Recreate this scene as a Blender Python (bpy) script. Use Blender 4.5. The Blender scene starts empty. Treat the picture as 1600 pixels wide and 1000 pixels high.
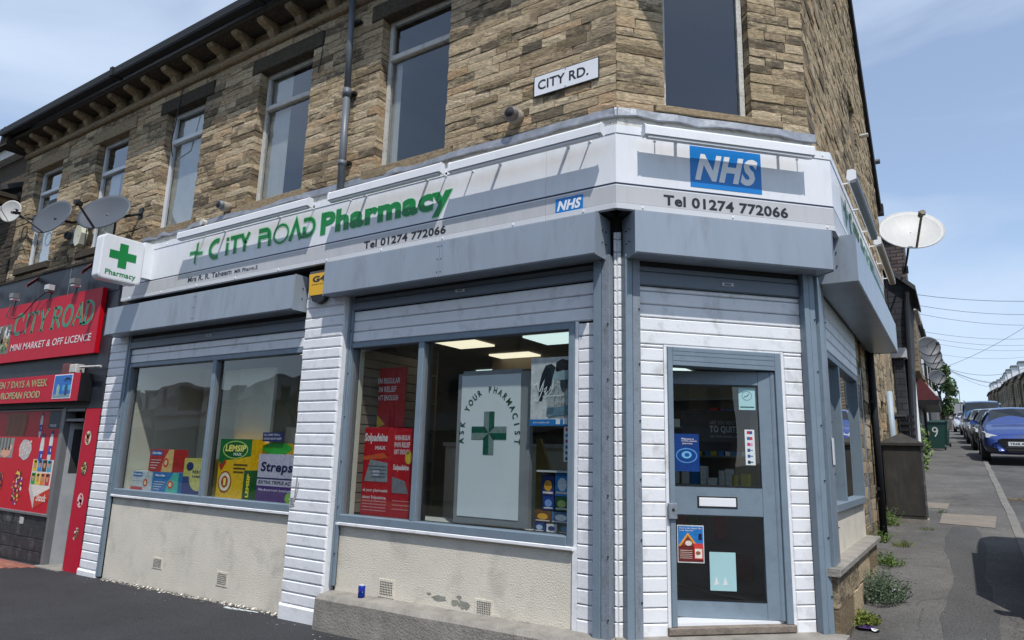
import bpy, math, random
import numpy as np
from mathutils import Vector, Matrix
R_ = random.Random(7)
scene = bpy.context.scene
col = scene.collection

# ---------------------------------------------------------------- camera
CAM = Vector((2.2602, -5.0180, 1.33))
yaw, pit, rol = map(math.radians, (-33.253, 11.356, 1.576))
fw = Vector((math.sin(yaw)*math.cos(pit), math.cos(yaw)*math.cos(pit), math.sin(pit)))
r0 = Vector((math.cos(yaw), -math.sin(yaw), 0)); u0_ = r0.cross(fw)
rr = r0*math.cos(rol) + u0_*math.sin(rol); uu = -r0*math.sin(rol) + u0_*math.cos(rol)
cd = bpy.data.cameras.new('camera'); cam = bpy.data.objects.new('camera', cd); col.objects.link(cam)
cd.sensor_width = 36; cd.lens = 1057/1600*36; cd.clip_start = .05; cd.clip_end = 3000
cam.matrix_world = Matrix(((rr.x, uu.x, -fw.x, CAM.x), (rr.y, uu.y, -fw.y, CAM.y), (rr.z, uu.z, -fw.z, CAM.z), (0, 0, 0, 1)))
scene.camera = cam

# ---------------------------------------------------------------- light
SUN_EL = math.radians(60)
sund = Vector((.7071*math.cos(SUN_EL), -.7071*math.cos(SUN_EL), math.sin(SUN_EL)))
ld = bpy.data.lights.new('sun', 'SUN'); ld.energy = 3.4; ld.angle = math.radians(.53); ld.color = (1, .965, .92)
sun = bpy.data.objects.new('sun', ld); col.objects.link(sun)
sun.rotation_euler = sund.to_track_quat('Z', 'Y').to_euler(); sun.location = (20, -20, 40)
w = bpy.data.worlds.new('World'); scene.world = w; w.use_nodes = True
nt = w.node_tree; nd = nt.nodes; lk = nt.links; nd.clear()
out = nd.new('ShaderNodeOutputWorld'); bg = nd.new('ShaderNodeBackground'); bg.inputs['Strength'].default_value = .148
sky = nd.new('ShaderNodeTexSky'); sky.sky_type = 'NISHITA'; sky.sun_disc = False
sky.sun_elevation = SUN_EL; sky.sun_rotation = math.radians(135); sky.air_density = 1.0; sky.dust_density = .6; sky.ozone_density = 2.0
tc = nd.new('ShaderNodeTexCoord'); mp = nd.new('ShaderNodeMapping'); mp.inputs['Scale'].default_value = (1.0, 1.0, 2.6)
mp.inputs['Rotation'].default_value = (.25, .35, .2); mp.inputs['Location'].default_value = (.35, .1, .4)
n1 = nd.new('ShaderNodeTexNoise'); n1.inputs['Scale'].default_value = 1.9; n1.inputs['Detail'].default_value = 7; n1.inputs['Roughness'].default_value = .52; n1.inputs['Distortion'].default_value = .4
cr = nd.new('ShaderNodeValToRGB'); cr.color_ramp.elements[0].position = .40; cr.color_ramp.elements[0].color = (.26, .26, .26, 1)
cr.color_ramp.elements[1].position = .66; cr.color_ramp.elements[1].color = (.9, .9, .9, 1)
mx = nd.new('ShaderNodeMixRGB'); mx.inputs['Color2'].default_value = (3.9, 4.6, 5.7, 1)
lk.new(tc.outputs['Generated'], mp.inputs['Vector']); lk.new(mp.outputs[0], n1.inputs['Vector']); lk.new(n1.outputs['Fac'], cr.inputs[0])
lk.new(cr.outputs[0], mx.inputs['Fac']); lk.new(sky.outputs[0], mx.inputs['Color1']); lk.new(mx.outputs[0], bg.inputs['Color']); lk.new(bg.outputs[0], out.inputs[0])
scene.view_settings.view_transform = 'Standard'; scene.view_settings.look = 'None'
scene.view_settings.exposure = .26; scene.view_settings.gamma = 1; scene.view_settings.use_curve_mapping = False
scene.render.engine = 'CYCLES'
scene.cycles.max_bounces = 8; scene.cycles.transparent_max_bounces = 12; scene.cycles.caustics_reflective = False; scene.cycles.caustics_refractive = False

# ---------------------------------------------------------------- materials
_M = {}
def newmat(name):
    m = bpy.data.materials.new(name); m.use_nodes = True
    b = m.node_tree.nodes['Principled BSDF']; return m, m.node_tree.nodes, m.node_tree.links, b
def mat(name, c, rough=.6, metal=0, var=.12, vscale=3.0, bump=0, bscale=60, streak=0, spec=.5, dirt=None, dirtamt=0, dscale=2.0):
    """plain painted / raw surface with world-space tone variation, optional dirt and bump"""
    if name in _M: return _M[name]
    m, n, l, b = newmat(name); _M[name] = m
    b.inputs['Roughness'].default_value = rough; b.inputs['Metallic'].default_value = metal
    b.inputs['Specular IOR Level'].default_value = spec
    g = n.new('ShaderNodeNewGeometry'); no = n.new('ShaderNodeTexNoise'); no.inputs['Scale'].default_value = vscale
    no.inputs['Detail'].default_value = 5; no.inputs['Roughness'].default_value = .6
    src = g.outputs['Position']
    if streak:
        mp = n.new('ShaderNodeMapping'); mp.inputs['Scale'].default_value = (streak, streak, 1); l.new(src, mp.inputs['Vector']); src2 = mp.outputs[0]
    else: src2 = src
    l.new(src2, no.inputs['Vector'])
    mr = n.new('ShaderNodeMapRange'); mr.inputs['From Min'].default_value = .3; mr.inputs['From Max'].default_value = .7
    mr.inputs['To Min'].default_value = 1-var; mr.inputs['To Max'].default_value = 1+var
    l.new(no.outputs['Fac'], mr.inputs['Value'])
    mu = n.new('ShaderNodeMixRGB'); mu.blend_type = 'MULTIPLY'; mu.inputs['Fac'].default_value = 1; mu.inputs['Color1'].default_value = (*c, 1)
    l.new(mr.outputs[0], mu.inputs['Color2']); outc = mu.outputs[0]
    if dirt is not None:
        n2 = n.new('ShaderNodeTexNoise'); n2.inputs['Scale'].default_value = dscale; n2.inputs['Detail'].default_value = 8; n2.inputs['Roughness'].default_value = .68
        l.new(src2, n2.inputs['Vector'])
        r2 = n.new('ShaderNodeMapRange'); r2.inputs['From Min'].default_value = .52; r2.inputs['From Max'].default_value = .72
        r2.inputs['To Min'].default_value = 0; r2.inputs['To Max'].default_value = dirtamt; l.new(n2.outputs['Fac'], r2.inputs['Value'])
        m2 = n.new('ShaderNodeMixRGB'); m2.inputs['Color2'].default_value = (*dirt, 1); l.new(r2.outputs[0], m2.inputs['Fac']); l.new(outc, m2.inputs['Color1']); outc = m2.outputs[0]
    l.new(outc, b.inputs['Base Color'])
    if bump:
        n3 = n.new('ShaderNodeTexNoise'); n3.inputs['Scale'].default_value = bscale; n3.inputs['Detail'].default_value = 4; l.new(src, n3.inputs['Vector'])
        bp = n.new('ShaderNodeBump'); bp.inputs['Strength'].default_value = bump; bp.inputs['Distance'].default_value = .01
        l.new(n3.outputs['Fac'], bp.inputs['Height']); l.new(bp.outputs[0], b.inputs['Normal'])
    return m
def ink(r, g, b_):
    """flat print colour given in sRGB 0-255"""
    k = 'print_%d_%d_%d' % (r, g, b_)
    if k in _M: return _M[k]
    f = lambda v: (v/255/12.92) if v/255 <= .04045 else ((v/255+.055)/1.055)**2.4
    m, n, l, b = newmat(k); _M[k] = m; b.inputs['Base Color'].default_value = (f(r), f(g), f(b_), 1); b.inputs['Roughness'].default_value = .45
    b.inputs['Specular IOR Level'].default_value = .3
    g = n.new('ShaderNodeNewGeometry'); no = n.new('ShaderNodeTexNoise'); no.inputs['Scale'].default_value = 24; no.inputs['Detail'].default_value = 7; no.inputs['Roughness'].default_value = .7; l.new(g.outputs['Position'], no.inputs['Vector'])
    mr = n.new('ShaderNodeMapRange'); mr.inputs['From Min'].default_value = .3; mr.inputs['From Max'].default_value = .7; mr.inputs['To Min'].default_value = .72; mr.inputs['To Max'].default_value = 1.15; l.new(no.outputs['Fac'], mr.inputs['Value'])
    mu = n.new('ShaderNodeMixRGB'); mu.blend_type = 'MULTIPLY'; mu.inputs['Fac'].default_value = 1; mu.inputs['Color1'].default_value = b.inputs['Base Color'].default_value; l.new(mr.outputs[0], mu.inputs['Color2']); l.new(mu.outputs[0], b.inputs['Base Color'])
    return m
def stone_mat(name, ramp, sootamt=.5, bumpd=.012, seamw=1.0):
    m, n, l, b = newmat(name); b.inputs['Roughness'].default_value = .92; b.inputs['Specular IOR Level'].default_value = .15
    g = n.new('ShaderNodeNewGeometry'); oi = n.new('ShaderNodeObjectInfo')
    ad = n.new('ShaderNodeMath'); ad.operation = 'ADD'; l.new(oi.outputs['Random'], ad.inputs[0]); l.new(g.outputs['Random Per Island'], ad.inputs[1])
    fr = n.new('ShaderNodeMath'); fr.operation = 'FRACT'; l.new(ad.outputs[0], fr.inputs[0])
    rp = n.new('ShaderNodeValToRGB'); rp.color_ramp.interpolation = 'LINEAR'
    els = rp.color_ramp.elements
    while len(els) < len(ramp): els.new(.5)
    for e, (p, c) in zip(els, ramp): e.position = p; e.color = (*c, 1)
    l.new(fr.outputs[0], rp.inputs[0])
    no = n.new('ShaderNodeTexNoise'); no.inputs['Scale'].default_value = 19; no.inputs['Detail'].default_value = 8; no.inputs['Roughness'].default_value = .72
    mp = n.new('ShaderNodeMapping'); mp.inputs['Scale'].default_value = (1, 1, 2.6); l.new(g.outputs['Position'], mp.inputs['Vector']); l.new(mp.outputs[0], no.inputs['Vector'])
    mr = n.new('ShaderNodeMapRange'); mr.inputs['From Min'].default_value = .3; mr.inputs['From Max'].default_value = .72; mr.inputs['To Min'].default_value = 1.4; mr.inputs['To Max'].default_value = .40
    l.new(no.outputs['Fac'], mr.inputs['Value'])
    mu = n.new('ShaderNodeMixRGB'); mu.blend_type = 'MULTIPLY'; mu.inputs['Fac'].default_value = 1; l.new(rp.outputs[0], mu.inputs['Color1']); l.new(mr.outputs[0], mu.inputs['Color2'])
    # soot: smears that take to some stones more than others
    n2 = n.new('ShaderNodeTexNoise'); n2.inputs['Scale'].default_value = 5.5; n2.inputs['Detail'].default_value = 9; n2.inputs['Roughness'].default_value = .78
    l.new(mp.outputs[0], n2.inputs['Vector'])
    n4 = n.new('ShaderNodeTexNoise'); n4.inputs['Scale'].default_value = .55; n4.inputs['Detail'].default_value = 3; l.new(g.outputs['Position'], n4.inputs['Vector'])
    rm = n.new('ShaderNodeMath'); rm.operation = 'MULTIPLY'; rm.inputs[1].default_value = 7.31; l.new(fr.outputs[0], rm.inputs[0])
    rf = n.new('ShaderNodeMath'); rf.operation = 'FRACT'; l.new(rm.outputs[0], rf.inputs[0])
    rq = n.new('ShaderNodeMath'); rq.operation = 'MULTIPLY_ADD'; rq.inputs[1].default_value = .30; rq.inputs[2].default_value = -.17; l.new(rf.outputs[0], rq.inputs[0])
    s1 = n.new('ShaderNodeMath'); s1.operation = 'ADD'; l.new(n2.outputs['Fac'], s1.inputs[0]); l.new(rq.outputs[0], s1.inputs[1])
    s2 = n.new('ShaderNodeMath'); s2.operation = 'MULTIPLY_ADD'; s2.inputs[1].default_value = .45; s2.inputs[2].default_value = -.22; l.new(n4.outputs['Fac'], s2.inputs[0])
    s3 = n.new('ShaderNodeMath'); s3.operation = 'ADD'; l.new(s1.outputs[0], s3.inputs[0]); l.new(s2.outputs[0], s3.inputs[1])
    r2 = n.new('ShaderNodeMapRange'); r2.inputs['From Min'].default_value = .50; r2.inputs['From Max'].default_value = .66; r2.inputs['To Max'].default_value = sootamt; l.new(s3.outputs[0], r2.inputs['Value'])
    m2 = n.new('ShaderNodeMixRGB'); m2.inputs['Color2'].default_value = (.05, .043, .036, 1); l.new(r2.outputs[0], m2.inputs['Fac']); l.new(mu.outputs[0], m2.inputs['Color1'])
    l.new(m2.outputs[0], b.inputs['Base Color'])
    n3 = n.new('ShaderNodeTexNoise'); n3.inputs['Scale'].default_value = 32; n3.inputs['Detail'].default_value = 6; n3.inputs['Roughness'].default_value = .7; l.new(mp.outputs[0], n3.inputs['Vector'])
    bp = n.new('ShaderNodeBump'); bp.inputs['Strength'].default_value = 1; bp.inputs['Distance'].default_value = bumpd
    l.new(n3.outputs['Fac'], bp.inputs['Height']); l.new(bp.outputs[0], b.inputs['Normal'])
    return m
def brick_mat(name, c1, c2, cm, wid=.3, hei=.11, plane='x', mort=.012, rough=.85):
    m, n, l, b = newmat(name); b.inputs['Roughness'].default_value = rough
    g = n.new('ShaderNodeNewGeometry'); sp = n.new('ShaderNodeSeparateXYZ'); cb = n.new('ShaderNodeCombineXYZ'); l.new(g.outputs['Position'], sp.inputs[0])
    l.new(sp.outputs['Y' if plane == 'y' else 'X'], cb.inputs[0]); l.new(sp.outputs['Z'], cb.inputs[1])
    bt = n.new('ShaderNodeTexBrick'); bt.inputs['Scale'].default_value = 1; bt.inputs['Brick Width'].default_value = wid; bt.inputs['Row Height'].default_value = hei
    bt.inputs['Mortar Size'].default_value = mort; bt.inputs['Bias'].default_value = -.1
    bt.inputs['Color1'].default_value = (*c1, 1); bt.inputs['Color2'].default_value = (*c2, 1); bt.inputs['Mortar'].default_value = (*cm, 1)
    l.new(cb.outputs[0], bt.inputs['Vector'])
    no = n.new('ShaderNodeTexNoise'); no.inputs['Scale'].default_value = 3; no.inputs['Detail'].default_value = 8; l.new(g.outputs['Position'], no.inputs['Vector'])
    mr = n.new('ShaderNodeMapRange'); mr.inputs['From Min'].default_value = .3; mr.inputs['From Max'].default_value = .7; mr.inputs['To Min'].default_value = .6; mr.inputs['To Max'].default_value = 1.35; l.new(no.outputs['Fac'], mr.inputs['Value'])
    mu = n.new('ShaderNodeMixRGB'); mu.blend_type = 'MULTIPLY'; mu.inputs['Fac'].default_value = 1; l.new(bt.outputs['Color'], mu.inputs['Color1']); l.new(mr.outputs[0], mu.inputs['Color2'])
    l.new(mu.outputs[0], b.inputs['Base Color'])
    bp = n.new('ShaderNodeBump'); bp.inputs['Strength'].default_value = .8; bp.inputs['Distance'].default_value = .015; bp.invert = True
    l.new(bt.outputs['Fac'], bp.inputs['Height']); l.new(bp.outputs[0], b.inputs['Normal'])
    return m
def glass_mat(name, tint=(.82, .86, .86), refl=1.0):
    m, n, l, b = newmat(name); n.remove(b); o = n['Material Output']
    t = n.new('ShaderNodeBsdfTransparent'); t.inputs[0].default_value = (*tint, 1)
    gl = n.new('ShaderNodeBsdfGlossy'); gl.inputs['Roughness'].default_value = .0; gl.inputs[0].default_value = (1, 1, 1, 1)
    g = n.new('ShaderNodeNewGeometry'); no = n.new('ShaderNodeTexNoise'); no.inputs['Scale'].default_value = 1.3; no.inputs['Detail'].default_value = 1; l.new(g.outputs['Position'], no.inputs['Vector'])
    bp = n.new('ShaderNodeBump'); bp.inputs['Strength'].default_value = .8; bp.inputs['Distance'].default_value = .008; l.new(no.outputs['Fac'], bp.inputs['Height']); l.new(bp.outputs[0], gl.inputs['Normal'])
    f = n.new('ShaderNodeFresnel'); f.inputs[0].default_value = 1.5
    mm = n.new('ShaderNodeMath'); mm.operation = 'MULTIPLY'; mm.inputs[1].default_value = 1.6*refl; l.new(f.outputs[0], mm.inputs[0])
    iv = n.new('ShaderNodeMath'); iv.operation = 'SUBTRACT'; iv.inputs[0].default_value = 1; l.new(g.outputs['Backfacing'], iv.inputs[1])
    m2 = n.new('ShaderNodeMath'); m2.operation = 'MULTIPLY'; l.new(mm.outputs[0], m2.inputs[0]); l.new(iv.outputs[0], m2.inputs[1]); mm = m2
    mx = n.new('ShaderNodeMixShader'); l.new(mm.outputs[0], mx.inputs[0]); l.new(t.outputs[0], mx.inputs[1]); l.new(gl.outputs[0], mx.inputs[2]); l.new(mx.outputs[0], o.inputs[0])
    return m
def asphalt_mat(name, c, fresh=False):
    m, n, l, b = newmat(name); b.inputs['Roughness'].default_value = .85; b.inputs['Specular IOR Level'].default_value = .35
    g = n.new('ShaderNodeNewGeometry')
    big = n.new('ShaderNodeTexNoise'); big.inputs['Scale'].default_value = .8; big.inputs['Detail'].default_value = 9; big.inputs['Roughness'].default_value = .65; l.new(g.outputs['Position'], big.inputs['Vector'])
    fine = n.new('ShaderNodeTexVoronoi'); fine.inputs['Scale'].default_value = 95; l.new(g.outputs['Position'], fine.inputs['Vector'])
    mr = n.new('ShaderNodeMapRange'); mr.inputs['From Min'].default_value = .3; mr.inputs['From Max'].default_value = .7
    mr.inputs['To Min'].default_value = .78 if fresh else .58; mr.inputs['To Max'].default_value = 1.25 if fresh else 1.38; l.new(big.outputs['Fac'], mr.inputs['Value'])
    mf = n.new('ShaderNodeMapRange'); mf.inputs['From Min'].default_value = .0; mf.inputs['From Max'].default_value = .9; mf.inputs['To Min'].default_value = 1.5 if fresh else 1.45; mf.inputs['To Max'].default_value = .45; l.new(fine.outputs['Distance'], mf.inputs['Value'])
    m1 = n.new('ShaderNodeMath'); m1.operation = 'MULTIPLY'; l.new(mr.outputs[0], m1.inputs[0]); l.new(mf.outputs[0], m1.inputs[1])
    mu = n.new('ShaderNodeMixRGB'); mu.blend_type = 'MULTIPLY'; mu.inputs['Fac'].default_value = 1; mu.inputs['Color1'].default_value = (*c, 1); l.new(m1.outputs[0], mu.inputs['Color2'])
    outc = mu.outputs[0]
    if not fresh:   # scuffs and cracks
        v = n.new('ShaderNodeTexVoronoi'); v.feature = 'DISTANCE_TO_EDGE'; v.inputs['Scale'].default_value = 1.1
        dn = n.new('ShaderNodeTexNoise'); dn.inputs['Scale'].default_value = 3; dn.inputs['Detail'].default_value = 6; l.new(g.outputs['Position'], dn.inputs['Vector'])
        ma = n.new('ShaderNodeMixRGB'); ma.inputs['Fac'].default_value = .22; l.new(g.outputs['Position'], ma.inputs['Color1']); l.new(dn.outputs['Color'], ma.inputs['Color2']); l.new(ma.outputs[0], v.inputs['Vector'])
        cr2 = n.new('ShaderNodeMapRange'); cr2.inputs['From Min'].default_value = .0; cr2.inputs['From Max'].default_value = .008; cr2.inputs['To Min'].default_value = .55; cr2.inputs['To Max'].default_value = 0; l.new(v.outputs['Distance'], cr2.inputs['Value'])
        m3 = n.new('ShaderNodeMixRGB'); m3.inputs['Color2'].default_value = (.03, .028, .025, 1); l.new(cr2.outputs[0], m3.inputs['Fac']); l.new(outc, m3.inputs['Color1']); outc = m3.outputs[0]
        sp = n.new('ShaderNodeTexNoise'); sp.inputs['Scale'].default_value = 6; sp.inputs['Detail'].default_value = 10; sp.inputs['Roughness'].default_value = .8; l.new(g.outputs['Position'], sp.inputs['Vector'])
        sr = n.new('ShaderNodeMapRange'); sr.inputs['From Min'].default_value = .56; sr.inputs['From Max'].default_value = .74; sr.inputs['To Max'].default_value = .6; l.new(sp.outputs['Fac'], sr.inputs['Value'])
        m4 = n.new('ShaderNodeMixRGB'); m4.inputs['Color2'].default_value = (.27, .25, .225, 1); l.new(sr.outputs[0], m4.inputs['Fac']); l.new(outc, m4.inputs['Color1']); outc = m4.outputs[0]
    l.new(outc, b.inputs['Base Color'])
    bp = n.new('ShaderNodeBump'); bp.inputs['Strength'].default_value = .7; bp.inputs['Distance'].default_value = .006; l.new(fine.outputs['Distance'], bp.inputs['Height']); l.new(bp.outputs[0], b.inputs['Normal'])
    return m
def emis(name, c, st):
    m, n, l, b = newmat(name); b.inputs['Base Color'].default_value = (.6, .6, .55, 1); b.inputs['Emission Color'].default_value = (*c, 1); b.inputs['Emission Strength'].default_value = st; return m

M_stone = stone_mat('coursed_sandstone', [(0, (.17, .13, .085)), (.06, (.35, .27, .165)), (.25, (.50, .39, .25)), (.45, (.57, .455, .30)), (.62, (.43, .335, .215)), (.76, (.62, .505, .345)), (.88, (.49, .335, .20)), (.95, (.40, .32, .215)), (1, (.13, .11, .08))], .76, .018)
M_stoneclean = stone_mat('pale_sandstone', [(0, (.33, .26, .17)), (.5, (.40, .32, .21)), (1, (.27, .21, .14))], .25)
M_stonedark = stone_mat('sooty_sandstone', [(0, (.075, .062, .048)), (.5, (.12, .095, .07)), (1, (.06, .05, .04))], .6)
M_lintel = stone_mat('dressed_sandstone', [(0, (.26, .20, .125)), (1, (.34, .26, .165))], .35, .004)
M_lintelsoot = stone_mat('sooty_dressed_stone', [(0, (.055, .046, .037)), (1, (.085, .07, .052))], .6, .004)
M_mortar = mat('mortar', (.30, .26, .20), .95, var=.35, vscale=6, bump=.6, bscale=50, dirt=(.06, .05, .04), dirtamt=.8)
M_board = mat('white_painted_board', (.79, .80, .82), .45, var=.035, vscale=4, dirt=(.40, .40, .38), dirtamt=.6, dscale=5, bump=.15, bscale=45, streak=1.2)
M_pier = mat('white_painted_stone', (.79, .80, .82), .6, var=.05, vscale=5, dirt=(.33, .32, .30), dirtamt=.35, dscale=8, bump=.25, bscale=30)
M_blue = mat('blue_grey_paint', (.18, .235, .285), .42, var=.07, vscale=5, dirt=(.10, .12, .15), dirtamt=.35, dscale=9, bump=.12, bscale=60)
M_blued = mat('weathered_blue_grey_paint', (.205, .235, .275), .5, var=.12, vscale=7, dirt=(.09, .085, .08), dirtamt=.6, dscale=9, bump=.3, bscale=50, streak=2.5)
M_box = mat('galvanised_blue_grey_sheet', (.30, .345, .40), .34, metal=.15, var=.06, vscale=1.2, dirt=(.16, .165, .165), dirtamt=.45, dscale=1.1, streak=5, bump=.04, bscale=5)
M_slat = mat('shutter_slat_grey', (.13, .16, .20), .45, var=.08)
M_render = mat('cream_stucco', (.70, .65, .545), .9, var=.07, vscale=2.2, bump=.6, bscale=80, dirt=(.36, .335, .29), dirtamt=.6, dscale=2.4)
M_patch = mat('bare_render_patch', (.27, .27, .23), .95, var=.2, bump=.6, bscale=60)
M_white = mat('white_sign_panel', (.76, .775, .80), .32, var=.035, vscale=1.6, dirt=(.5, .49, .46), dirtamt=.22, dscale=2.5, streak=4)
M_lgrey = mat('pale_grey_sign_panel', (.50, .50, .51), .35, var=.04, vscale=2, dirt=(.35, .34, .32), dirtamt=.3, dscale=3, streak=5)
M_trim = mat('sign_trim', (.60, .61, .63), .35, var=.04)
M_black = mat('black_plastic', (.012, .012, .013), .4, var=.2)
M_dark = mat('dark_void', (.018, .018, .02), .8, var=.2)
M_navy = mat('navy_vinyl', (.015, .022, .05), .4, var=.03)
M_green = mat('green_vinyl', (.0, .215, .045), .4, var=.06)
M_pgreen = mat('pale_green_outline_vinyl', (.42, .72, .50), .4, var=.03)
M_nhs = mat('bright_blue_vinyl', (.0, .19, .56), .35, var=.03)
M_lightw = mat('white_powder_coat', (.80, .81, .83), .3, var=.02, dirt=(.55, .55, .52), dirtamt=.3, dscale=6)
M_gutter = mat('black_gutter_paint', (.008, .009, .012), .75, var=.2)
M_pipe = mat('grey_downpipe', (.12, .135, .155), .45, var=.12, dirt=(.06, .06, .06), dirtamt=.5, dscale=6)
M_lead = mat('lead_flashing', (.25, .27, .305), .5, metal=.3, var=.25, vscale=6, bump=.5, bscale=18, dirt=(.5, .5, .5), dirtamt=.4, dscale=9)
M_slate = mat('slate_roof', (.055, .058, .065), .6, var=.3, vscale=4, bump=.4, bscale=20)
M_timber = mat('flaking_white_timber', (.55, .54, .50), .7, var=.1, vscale=8, bump=.6, bscale=40, dirt=(.16, .13, .10), dirtamt=.7, dscale=12)
M_upvc = mat('white_window_frame', (.70, .72, .75), .35, var=.04)
M_curtain = mat('cream_blind', (.62, .59, .49), .8, var=.08, vscale=6)
M_wood = mat('worn_wood_sill', (.20, .165, .135), .8, var=.3, vscale=10, bump=.6, bscale=50, streak=1)
M_conc = mat('weathered_concrete', (.27, .25, .22), .9, var=.22, vscale=5, bump=.8, bscale=50, dirt=(.10, .10, .075), dirtamt=.7, dscale=3)
M_kerb = mat('kerb_concrete', (.17, .163, .15), .9, var=.2, vscale=4, bump=.5, bscale=60)
M_glass = glass_mat('shop_glass', (.93, .955, .955), 1.15)
M_uglass = glass_mat('upper_window_glass', (.86, .89, .92), 1.5)
M_red = mat('red_sign_vinyl', (.50, .012, .035), .55, spec=.25, var=.06, vscale=3)
M_redside = mat('bright_red_sign_edge', (.60, .0, .01), .5, spec=.3, var=.03)
M_redwin = mat('red_window_vinyl', (.54, .010, .025), .45, spec=.3, var=.05)
M_blackfascia = mat('blue_black_fascia_board', (.018, .022, .032), .5, var=.3, dirt=(.07, .075, .08), dirtamt=.5, dscale=4)
M_dgrey = mat('grey_metal_frame', (.16, .165, .17), .4, var=.12)
M_fresh = asphalt_mat('fresh_asphalt', (.040, .040, .044), True)
M_old = asphalt_mat('worn_asphalt', (.125, .121, .115))
M_road = asphalt_mat('road_asphalt', (.105, .103, .10))
M_cream = mat('cream_interior_panel', (.68, .65, .53), .7, var=.05)
M_brown = mat('brown_slatwall', (.20, .165, .125), .7, var=.1)
M_floor = mat('interior_floor', (.035, .035, .035), .4)
M_ceil = mat('interior_ceiling', (.16, .145, .13), .9)
M_shelf = mat('white_shelf', (.55, .55, .52), .5)
M_leaf = mat('weed_leaf', (.11, .18, .035), .6, var=.4, vscale=25)
M_leafd = mat('tree_leaf', (.05, .095, .025), .6, var=.5, vscale=3)
M_bark = mat('bark', (.10, .075, .055), .9, var=.3, bump=.5)
M_paper = mat('white_paper', (.66, .70, .70), .5, var=.03)
M_teal = mat('pale_teal_paper', (.36, .58, .60), .5, var=.04)
M_dish = mat('grey_dish', (.16, .175, .19), .45, var=.1)
M_dishw = mat('white_dish', (.46, .46, .44), .5, var=.06, dirt=(.34, .33, .28), dirtamt=.45, dscale=9, streak=4)

# ---------------------------------------------------------------- frames: (origin, along, outward)
s = math.sqrt(.5)
class Fr:
    def __init__(f, o, u, n): f.o = Vector(o); f.u = Vector(u); f.n = Vector(n)
    def __call__(f, u, o, z): return f.o + f.u*u + f.n*o + Vector((0, 0, z))
FL = Fr((0, 0, 0), (1, 0, 0), (0, -1, 0))
FD = Fr((0, 0, 0), (s, s, 0), (s, -s, 0))
XL = 1.25; XU = 1.34
FR = Fr((XL, 0, 0), (0, 1, 0), (1, 0, 0))
FRU = Fr((XU, 0, 0), (0, 1, 0), (1, 0, 0))
_a = math.radians(15); _di = FD.u*math.cos(_a)+FD.n*math.sin(_a); _nl = FD.n*math.cos(_a)-FD.u*math.sin(_a)
FLEAF = Fr(FD.u*1.385-FD.n*.02-_di*.93, _di, _nl)
FW = Fr((0, 0, 0), (1, 0, 0), (0, 1, 0))     # world: u=x, o=y

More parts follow.
